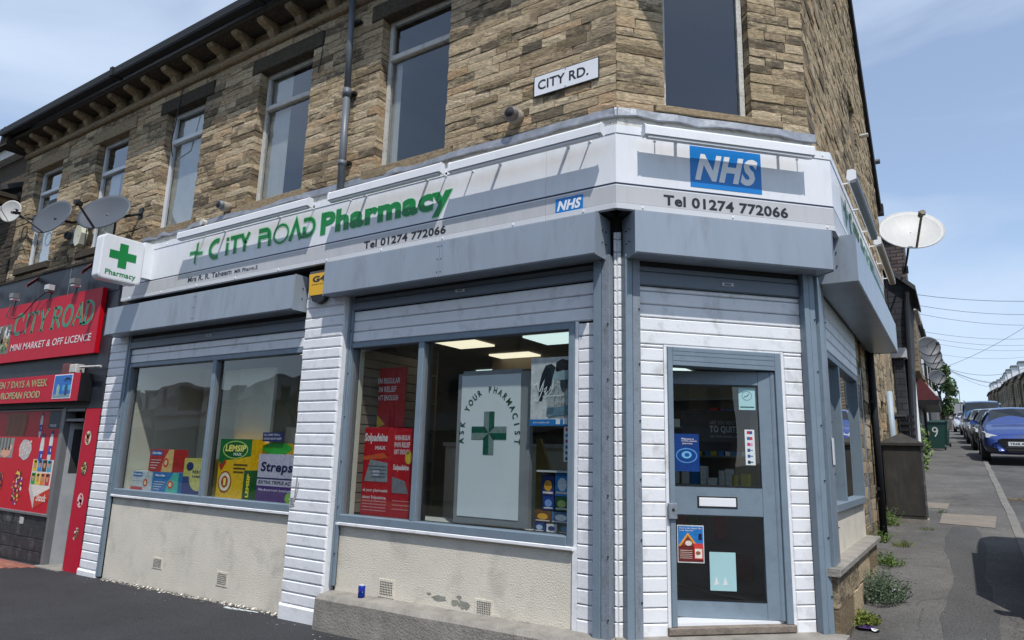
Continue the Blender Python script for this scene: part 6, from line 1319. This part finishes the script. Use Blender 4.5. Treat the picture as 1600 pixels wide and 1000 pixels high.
# ---- black painted house
M_bb = brick_mat('dark_painted_stonework', (.030, .032, .038), (.045, .047, .055), (.016, .017, .02), .34, .13)
M_bbr = brick_mat('grimy_brick_chimney', (.12, .085, .07), (.06, .05, .05), (.02, .02, .02), .24, .085)
H = thing('dark_painted_house', 'narrow house painted nearly black, gable end facing down the street', 'house', (1.0, 11.5, .8))
m = MB(); m.prism(Fr((0, 11.45, 0), (1, 0, 0), (0, -1, 0)), [(-4, -.3), (1.36, -.3), (1.62, 5.10), (1.66, 5.15), (1.1, 5.75), (-4, 6.0)], -2.4, 0, M_bb); m.build('wall', H)
m = MB(); m.prism(Fr((0, 11.45, 0), (1, 0, 0), (0, -1, 0)), [(-4, 6.0), (1.1, 5.8), (1.78, 5.12), (1.78, 5.02), (1.1, 5.66), (-4, 5.88)], -2.45, .12, M_slate); m.build('roof', H)
m = MB(); m.box(FW, .9, 1.60, 12.2, 13.0, 5.4, 6.55, M_bbr); m.box(FW, .84, 1.66, 12.12, 13.08, 6.5, 6.66, M_stonedark); m.build('chimney', H)
m = MB(); m.box(FW, .9, 1.46, 11.1, 11.45, 0.6, 3.55, M_bb); m.box(FW, .85, 1.52, 11.0, 11.45, 3.55, 3.75, M_lgrey); m.build('bay', H)
for k in range(5): m = MB(); m.box(FW, 1.2, 1.56, 11.05, 11.1, 2.30-.13*k, 2.36-.13*k, M_black); m.build('vent_slat', H)
m = MB(); m.tube([(1.62, 11.4, 5.0), (1.58, 11.38, 4.6), (1.45, 11.36, 1)], .045, M_gutter, 8); m.build('downpipe', H)
m = MB(); m.tube([(1.25, 11.3, 5.3), (1.27, 11.28, 3.6), (1.28, 11.05, 3.4), (1.3, 11.04, 1.2)], .012, M_black, 5); m.build('cable', H)
# big dish on its mast
t = dish((1.83, 10.2, 6.02), .60, .56, (.30, -1, .62), M_dishw, 'big round white dish on a mast above the dark painted house', armdir=(.22, -.55, .12), mount=(1.62, 11.4, 5.5), lnb=mat('brown_cast_arm', (.17, .14, .11), .6))
# ---- terrace beyond on the left
M_row = brick_mat('terrace_sandstone', (.20, .155, .10), (.26, .20, .13), (.10, .08, .06), .4, .15, 'y')
M_rowx = brick_mat('terrace_sandstone_end', (.20, .155, .10), (.26, .20, .13), (.10, .08, .06), .4, .15, 'x')
rowlab = ['sandstone terrace house with a dark red canopy, beyond the dark painted one', 'second terrace house beyond the dark painted one', 'terrace house behind the red canopy, with white porch roofs', 'last terrace house before the street tree']
for i in range(4):
    y0 = 14.0+i*6.2; y1 = y0+6.15; g = gz(1, y0); xf = 1.42-.03*i; zt = g+4.55
    H = thing('terrace_house', rowlab[i], 'house', (xf, y0, g), 'sandstone terrace on the left side of the street')
    m = MB(); m.box(FW, -7, xf, y0, y1, g-1, zt, M_row); m.build('wall', H)
    m = MB(); m.prism(FY, [(y0-.05, zt), (y1+.02, zt), (y1+.02, zt+.12), (y0-.05, zt+.12)], -7, xf+.16, M_gutter); m.hull([(-7, y0, zt+.12), (xf+.12, y0, zt+.12), (xf+.12, y1, zt+.12), (-7, y1, zt+.12), (-3.2, y0, zt+2.2), (-2.8, y0, zt+2.2), (-2.8, y1, zt+2.2), (-3.2, y1, zt+2.2)], M_slate); m.build('roof', H)
    m = MB(); m.box(FW, xf-1.6, xf-.9, y0+.1, y0+.9, zt+.2, zt+1.5, M_bbr); m.build('chimney', H)
    Fh = Fr((xf, y0, g), (0, 1, 0), (1, 0, 0))
    for k, (a, b, c, d) in enumerate(((.5, 1.5, 2.75, 4.2), (2.4, 3.3, 2.75, 4.2), (4.3, 5.3, 2.75, 4.2), (.6, 2.2, .8, 2.2), (4.5, 5.4, .1, 2.2))):
        m = MB(); m.box(Fh, a-.08, b+.08, 0, .05, d, d+.2, M_lintel); m.box(Fh, a-.08, b+.08, 0, .08, c-.12, c, M_lintel); m.box(Fh, a, b, .002, .03, c, d, M_upvc); w_ = m.build('door' if k == 4 else 'window', H)
        m = MB(); m.box(Fh, a+.08, b-.08, .031, .034, c+.08, d-.08, M_black if k == 4 else M_uglass); m.build('panel' if k == 4 else 'pane', w_)
    m = MB(); m.tube([(xf+.06, y0+.1, zt), (xf+.06, y0+.1, g)], .045, M_lightw if i == 0 else M_gutter, 8); m.build('downpipe', H)
    if i == 0:
        m = MB(); m.box(Fh, .3, 2.2, 0, .2, 2.5, 4.0, M_row); m.box(Fh, .2, 2.3, 0, .28, 4.0, 4.12, M_timber); m.build('bay_window', H)
        m = MB(); m.hull([(xf, y0+3.0, g+2.0), (xf+.52, y0+3.0, g+2.0), (xf+.52, y0+6.1, g+2.0), (xf, y0+6.1, g+2.0), (xf, y0+3.0, g+2.7), (xf+.06, y0+3.0, g+2.7), (xf+.06, y0+6.1, g+2.7), (xf, y0+6.1, g+2.7)], mat('dark_red_canopy', (.10, .018, .022), .6, var=.2)); m.box(Fh, 3.0, 6.1, 0, .5, 1.86, 2.0, M_black); m.build('canopy', H)
    if i == 9:
        m = MB(); m.hull([(xf, y0+.1, g+2.25), (xf+.52, y0+.1, g+2.25), (xf+.52, y0+3.6, g+2.25), (xf, y0+3.6, g+2.25), (xf, y0+.1, g+2.95), (xf+.06, y0+.1, g+2.95), (xf+.06, y0+3.6, g+2.95), (xf, y0+3.6, g+2.95)], M_maroon); m.box(Fh, .1, 3.6, 0, .5, 2.1, 2.25, M_black); m.build('canopy', H)
    if i == 2:
        for q in (.2, 3.2): m = MB(); m.hull([(xf, y0+q, g+2.0), (xf+.42, y0+q, g+2.0), (xf+.42, y0+q+2, g+2.0), (xf, y0+q+2, g+2.0), (xf, y0+q, g+2.45), (xf+.1, y0+q, g+2.45), (xf+.1, y0+q+2, g+2.45), (xf, y0+q+2, g+2.45)], M_lightw); m.box(Fh, q+.1, q+1.9, 0, .3, .1, 2.0, M_dgrey); m.build('porch', H)
for k, (y, z) in enumerate(((15.3, 4.5), (17.3, 4.55), (20.2, 4.75), (23.4, 4.6))):
    dish((1.42+.42, y, z-.1), .29, .27, (.5, -1, .25), mat('dark_grey_dish', (.06, .066, .075), .5), ['nearest grey dish on the terrace beyond the dark house', 'second grey dish along the terrace, below the nearest one', 'third grey dish along the terrace above the red canopy', 'farthest grey dish on the terrace, next to the tree'][k], armdir=(.2, -.32, 0), mount=(1.42, y+.15, z-.15), group='grey dishes along the far terrace')
# tree, pole, lamps
def tree(x, y, h, r, label, n=3200, size=.16):
    g = gz(x, y); t = thing('tree', label, 'tree', (x, y, g)); m = MB()
    m.tube([(x, y, g-.2), (x+.05, y, g+h*.3), (x-.05, y+.05, g+h*.6)], [.16, .12, .07], M_bark, 8)
    for k in range(6): a = k*1.05; m.tube([(x, y, g+h*(.3+.05*k)), (x+r*.6*math.cos(a), y+r*.6*math.sin(a), g+h*(.5+.07*k))], [.06, .02], M_bark, 5)
    m.build('trunk', t); m = MB()
    for k in range(26):
        a = R_.uniform(0, 6.28); q = r*.75*R_.random()**.5; zz = g+h*R_.uniform(.32, .95); tp = 1-abs((zz-g)/h-.58)*1.1
        leafclump(m, (x+q*math.cos(a)*tp, y+q*math.sin(a)*tp, zz), r*R_.uniform(.22, .42), n//26, size, M_leafd)
    m.build('crown', t)
tree(1.55, 47, 4.6, 1.15, 'leafy street tree rising behind the terrace dishes', 3600)
x, y = 1.85, 60; g = gz(x, y)
t = thing('utility_pole', 'wooden utility pole with wires fanning out from its top', 'utility pole', (x, y, g))
m = MB(); m.tube([(x, y, g-.3), (x, y, g+5.1)], [.15, .11], M_bark, 10); m.build('pole', t); m = MB(); m.tube([(x, y, g+4.9), (x, y, g+5.2)], .2, M_black, 8); m.build('pole_cap', t)
def wire(a, b, sag, r=.012, n=12): return [tuple(Vector(a).lerp(Vector(b), i/n)-Vector((0, 0, sag*4*(i/n)*(1-i/n)))) for i in range(n+1)]
for k, (bx, by, bz) in enumerate([(8.6, 66, 10.3), (8.6, 75, 10.0), (8.6, 88, 11.3), (8.6, 100, 11.8), (12, 40, 14)]):
    m = MB(); m.tube(wire((x, y, g+5.05), (bx, by, bz), .9), .014, M_black, 4); m.build('overhead_wire', t)
for k in range(7):
    ya = 14+k*3.6; m = MB(); za = gz(1, ya)+4.4+.12*(k % 3); m.tube(wire((1.5, ya, za), (9.2, ya+9+k*1.3, gz(9, ya+9)+5.6+.1*k), .55), .006, M_black, 4)
    tag(m.build('overhead_wire'), '%s of the thin wires crossing the sky, counted from the near end' % ORD[k], 'wire', 'overhead wires crossing the side street')
x, y = 3.25, 150; g = gz(x, y); t = thing('street_lamp', 'far off street lamp standing against the sky beyond the pole', 'street lamp', (x, y, g))
m = MB(); m.tube([(x, y, g), (x, y, g+5.6), (x-.3, y, g+5.75), (x-1.6, y, g+5.85)], [.09, .07, .06, .05], M_dgrey, 8); m.build('post', t); m = MB(); m.box(FW, x-2.3, x-1.5, y-.15, y+.15, g+5.78, g+5.92, M_dgrey); m.build('lantern', t)
# low building closing the street, trees behind
g = gz(0, 178); H = thing('low_building', 'long low grey-roofed building closing the far end of the street', 'building', (2, 180, g))
m = MB(); m.box(FW, -25, 9.6, 180, 190, g-1, g+1.5, M_rowx); m.build('wall', H); m = MB(); m.hull([(-25.5, 179, g+1.5), (10.3, 179, g+1.5), (10.3, 191, g+1.5), (-25.5, 191, g+1.5), (-25, 184.5, g+4.1), (9, 184.5, g+4.1), (9, 185.5, g+4.1), (-25, 185.5, g+4.1)], mat('distant_grey_roof', (.13, .13, .135), .8)); m.build('roof', H)
for k, u in enumerate((-3, 0.5, 3, 6)): m = MB(); m.box(FW, u, u+1.3, 179.9, 179.98, g+.1 if k == 2 else g+.5, g+1.3, M_redside if k == 2 else M_uglass); m.build('window' if k != 2 else 'door', H)
m = MB()
for k in range(110): leafclump(m, (R_.uniform(-40, 26), R_.uniform(196, 215), gz(0, 180)+R_.uniform(1, 4.8)+1.3*math.sin(k)), R_.uniform(1.4, 2.8), 60, .9, M_leafd)
o = m.build('distant_trees'); o['kind'] = 'stuff'; o['label'] = 'line of distant trees over the roof at the end of the street'; o['category'] = 'trees'
# right hand terrace
for i in range(13):
    y0 = 66+i*8.2; y1 = y0+8.1; g = gz(8, y0); xf = 8.6+.25*math.sin(i); zt = g+5.5
    H = thing('terrace_house', '%s house of the long dark right-hand terrace, counted from the near end' % ORD[i], 'house', (xf, y0, g), 'long terrace on the right side of the street')
    m = MB(); m.box(FW, xf, xf+8, y0, y1, g-1, zt, M_row); m.build('wall', H)
    m = MB(); m.hull([(xf-.25, y0, zt), (xf+8.2, y0, zt), (xf+8.2, y1, zt), (xf-.25, y1, zt), (xf+3.7, y0, zt+2.3), (xf+4.2, y0, zt+2.3), (xf+4.2, y1, zt+2.3), (xf+3.7, y1, zt+2.3)], M_slate); m.build('roof', H)
    m = MB(); m.box(FW, xf+.3, xf+3.2, y0+1.2, y0+3.0, zt, zt+1.7, M_lightw); m.box(FW, xf+.2, xf+3.4, y0+1.0, y0+3.2, zt+1.7, zt+1.85, M_dgrey); d_ = m.build('dormer', H); m = MB(); m.box(FW, xf+.28, xf+.3, y0+1.5, y0+2.7, zt+.5, zt+1.5, M_uglass); m.build('pane', d_)
    m = MB(); m.box(FW, xf+3.2, xf+4.4, y0+6.6, y0+7.6, zt+1.6, zt+3.1, M_bbr)
    m.build('chimney', H)
    for a, b, c, d in ((1, 2.2, 3.2, 4.8), (4.6, 5.8, 3.2, 4.8), (1, 2.8, .9, 2.4), (4.8, 5.8, .1, 2.3)): m = MB(); m.box(FW, xf-.04, xf, y0+a, y0+b, g+c, g+d, M_uglass); m.build('window', H)

# ---- parked cars
def car(x, y, col_, label, L=4.0, W=1.72, Hh=1.46, kind='hatchback', plate='YE68 AZU', rz=0.0, van=False, spec=None):
    g = gz(x, y+1)-.085; t = thing(kind, label, 'van' if van else 'car', (x, y, g), 'cars parked along the kerb'); sl = math.atan2(gz(x, y+L)-gz(x, y), L); t.rotation_euler = (sl, 0, rz)
    body = col_; hw = W/2
    # side profile stations: y from nose, (z_bottom, z_belt, z_top, halfwidth at belt, half width at top)
    if van: S_ = [(0, .32, .62, .66, .86, .80), (.08, .22, .80, .88, .95, .86), (.55, .20, .98, 1.08, .99, .84), (.9, .2, 1.05, 1.22, 1, .82), (1.5, .2, 1.08, Hh-.1, 1, .90), (2.0, .2, 1.1, Hh, 1, .93), (L-.3, .2, 1.1, Hh, 1, .93), (L-.05, .25, 1.08, Hh-.06, .98, .78), (L, .3, .9, Hh-.2, .94, .75)]
    else: S_ = [(0, .30, .50, .56, .70, .60), (.06, .20, .62, .70, .88, .76), (.30, .18, .76, .85, .97, .80), (.85, .18, .86, .96, 1, .80), (1.12, .18, .91, 1.0, 1, .78), (1.75, .18, .95, Hh-.06, 1, .66), (2.2, .18, .96, Hh, 1, .66), (L-.9, .18, .98, Hh-.04, 1, .66), (L-.45, .2, .98, Hh-.25, .98, .64), (L-.12, .25, .94, 1.02, .93, .74), (L, .32, .6, .7, .86, .76)]
    m = MB(); rings = []
    for (yy, zb, zl, zt, wb, wt) in S_:
        a, b = hw*wb, hw*wt; half = [(a*.80, zb), (a*.97, zb+.1), (a*1.0, (zb+zl)/2), (a*.97, zl), (b, zt-.05 if zt-zl > .2 else zt-.02), (b*.82, zt), (0, zt+.025)]
        rings.append([(q[0], yy, q[1]) for q in half]+[(-q[0], yy, q[1]) for q in half[-2::-1]])
    n = len(rings[0]); vs = [v for r in rings for v in r]; fs = []
    for i in range(len(rings)-1):
        for k in range(n-1): fs.append((i*n+k, i*n+k+1, (i+1)*n+k+1, (i+1)*n+k))
        fs.append((i*n+n-1, i*n, (i+1)*n, (i+1)*n+n-1))
    fs.append(tuple(range(n))); fs.append(tuple((len(rings)-1)*n+k for k in range(n))[::-1]); m.add(vs, fs, body); o = m.build('body', t, True, True)
    sb = o.modifiers.new('s', 'SUBSURF'); sb.levels = 2; sb.render_levels = 2
    mg = M_carglass
    iw = 4 if not van else 3; yA, _, zA, zAt, _, wA = S_[iw]; yB, _, zB, zBt, _, wB = S_[iw+1]
    m = MB(); e = .015
    m.add([(-hw*wA*.93, yA+.03, zAt+e), (hw*wA*.93, yA+.03, zAt+e), (hw*wB*.92, yB-.05, zBt-.02+e), (0, yB-.09, zBt+.01+e), (-hw*wB*.92, yB-.05, zBt-.02+e)], [(0, 1, 2, 3, 4)], mg); m.build('windscreen', t, local=True)
    for sx in (-1, 1):
        m = MB(); xa, xb = sx*(hw*.97+.006), sx*(hw*wB+.03); m.add([(xa, yA+.35, zB+.01), (xa, L-1.0, zB+.03), (xb, L-1.15, Hh-.12), (xb, yB+.05, Hh-.12)], [(0, 1, 2, 3)], mg); m.build('side_window', t, local=True)
        for wy in (.72, L-.75):
            m = MB(); m.tube([(sx*(hw-.2), wy, .30), (sx*(hw+.005), wy, .30)], .31, M_tyre, 20); wl = m.build('wheel', t, local=True); m = MB(); m.tube([(sx*(hw-.02), wy, .30), (sx*(hw+.012), wy, .30)], .19, M_rim, 12); m.build('rim', wl, local=True)
        m = MB(); m.hull([(sx*hw*.50, .06, .66), (sx*hw*.86, .10, .66), (sx*hw*.95, .34, .72), (sx*hw*.60, .2, .72), (sx*hw*.54, .10, .71), (sx*hw*.86, .17, .78), (sx*hw*.96, .46, .82), (sx*hw*.66, .28, .78)], M_lamp); m.build('headlight', t, local=True)
        m = MB(); m.hull([(sx*hw, yA+.38, .98), (sx*(hw+.2), yA+.38, .98), (sx*(hw+.2), yA+.48, .98), (sx*hw, yA+.5, .98), (sx*hw, yA+.38, 1.08), (sx*(hw+.19), yA+.4, 1.12), (sx*(hw+.19), yA+.48, 1.12), (sx*hw, yA+.5, 1.08)], body); m.build('wing_mirror', t, local=True)
        m = MB(); m.hull([(sx*hw*.55, -.005, .27), (sx*hw*.86, .03, .27), (sx*hw*.86, .1, .27), (sx*hw*.55, .1, .27), (sx*hw*.6, -.012, .42), (sx*hw*.84, .03, .44), (sx*hw*.86, .1, .44), (sx*hw*.55, .1, .42)], M_black); m.build('fog_lamp', t, local=True)
    Fc = Fr((0, 0, 0), (1, 0, 0), (0, -1, 0)); m = MB()
    m.prism(Fc, [(-hw*.30, .26), (hw*.30, .26), (hw*.42, .40), (hw*.56, .60), (hw*.46, .635), (-hw*.46, .635), (-hw*.56, .60), (-hw*.42, .40)], -.12, .018, M_black)
    for k in range(4): m.box(Fc, -hw*.36, hw*.36, .018, .022, .33+.07*k, .336+.07*k, M_rim)
    m.build('grille', t, local=True)
    m = MB(); m.box(Fc, -.26, .26, .02, .03, .44, .55, M_white); text(m, Fc, plate, -.23, .23, .462, .53, .0305, M_black, .03); m.build('number_plate', t, local=True)
    if spec: m = MB(); stroke(m, Fc, [(.09*math.cos(a*.5236), .69+.035*math.sin(a*.5236)) for a in range(13)], .012, .016, M_rim); stroke(m, Fc, [(-.05, .67), (-.02, .71)], .014, .017, M_rim); stroke(m, Fc, [(.03, .67), (.055, .71)], .014, .017, M_rim); stroke(m, Fc, [(-.035, .69), (.045, .69)], .01, .017, M_rim); m.build('badge', t, local=True)
    return t
def paint(name, c):
    m, n, l, b = newmat(name); b.inputs['Base Color'].default_value = (*c, 1); b.inputs['Roughness'].default_value = .28; b.inputs['Coat Weight'].default_value = .8; b.inputs['Coat Roughness'].default_value = .06; b.inputs['Metallic'].default_value = .3; return m
m_, n_, l_, b_ = newmat('car_glass'); M_carglass = m_; b_.inputs['Base Color'].default_value = (.02, .025, .03, 1); b_.inputs['Roughness'].default_value = .05
M_tyre = mat('tyre_rubber', (.018, .018, .018), .8); M_rim = mat('alloy', (.45, .45, .46), .3, metal=.8); m_, n_, l_, b_ = newmat('headlamp'); M_lamp = m_; b_.inputs['Base Color'].default_value = (.45, .47, .5, 1); b_.inputs['Roughness'].default_value = .12
car(3.66, 17.9, paint('metallic_blue', (.02, .055, .24)), 'bright blue hatchback nearest on the right, half out of the picture', spec=True)
car(3.55, 23.6, paint('charcoal_paint', (.03, .032, .036)), 'dark grey car parked behind the bright blue one', Hh=1.48, L=4.3)
car(3.45, 29.6, paint('silver_paint', (.30, .30, .30)), 'silver grey car third in the parked row', Hh=1.5, L=4.2)
car(3.42, 35.6, paint('mid_blue_paint', (.04, .12, .26)), 'tall blue van behind the silver car', kind='parked_van', L=4.6, Hh=1.95, van=True)
car(3.3, 44.0, paint('dark_red_paint', (.16, .02, .02)), 'dark red car farthest along the kerb')
car(2.95, 52.0, paint('white_car_paint', (.55, .55, .55)), 'white car beyond the dark red one, mostly hidden')
# car beside the kerb just outside the right edge (casts the long shadow on the pavement)
t = car(4.02, 1.35, paint('black_car_paint', (.02, .02, .022)), 'black van just outside the right edge whose shadow lies on the pavement', kind='parked_van', L=4.6, Hh=2.2, W=1.95, van=True, plate='')

# ================================================================ OPPOSITE SIDE (seen mirrored in the glass)
for i in range(12):
    x0 = -66.2+i*7.4+(7.4 if i > 5 else 0)*0; H = thing('opposite_building', '%s building from the left across City Road, mirrored in the shop glass' % ORD[i], 'building', (x0, -21, -.5), 'buildings across the road')
    hh = (3.6, 3.4, 3.8, 3.4, 4.2, 6.6, 7.4, 7.0, 7.4, 7.0, 6.6, 7.2)[i]; m = MB(); m.box(FW, x0, x0+7.3, -30, -21, -1, hh, M_rowx); m.build('wall', H)
    m = MB(); m.hull([(x0, -30.3, hh), (x0+7.3, -30.3, hh), (x0+7.3, -20.7, hh), (x0, -20.7, hh), (x0, -26, hh+2.2), (x0+7.3, -26, hh+2.2), (x0+7.3, -25, hh+2.2), (x0, -25, hh+2.2)], M_slate); m.build('roof', H)
    for k in range(3):
        a = x0+.8+2.3*k; m = MB(); m.box(FW, a, a+1.1, -21.0, -20.95, 3.7, 5.2, M_dgrey); m.box(FW, a+.1, a+1.0, -20.95, -20.94, 3.8, 5.1, M_dark); m.build('window', H)
    m = MB(); m.box(FW, x0+.4, x0+6.8, -21, -20.9, .1, 2.5, M_dark); m.box(FW, x0+.3, x0+7, -21, -20.75, 2.5, 3.1, M_dgrey); m.build('shop_window', H)
for ch in list(bpy.data.objects):
    if ch.type == 'MESH' and ch.parent is None and 'label' not in ch and 'kind' not in ch: print('UNTAGGED', ch.name)
print('objects', len(bpy.data.objects))
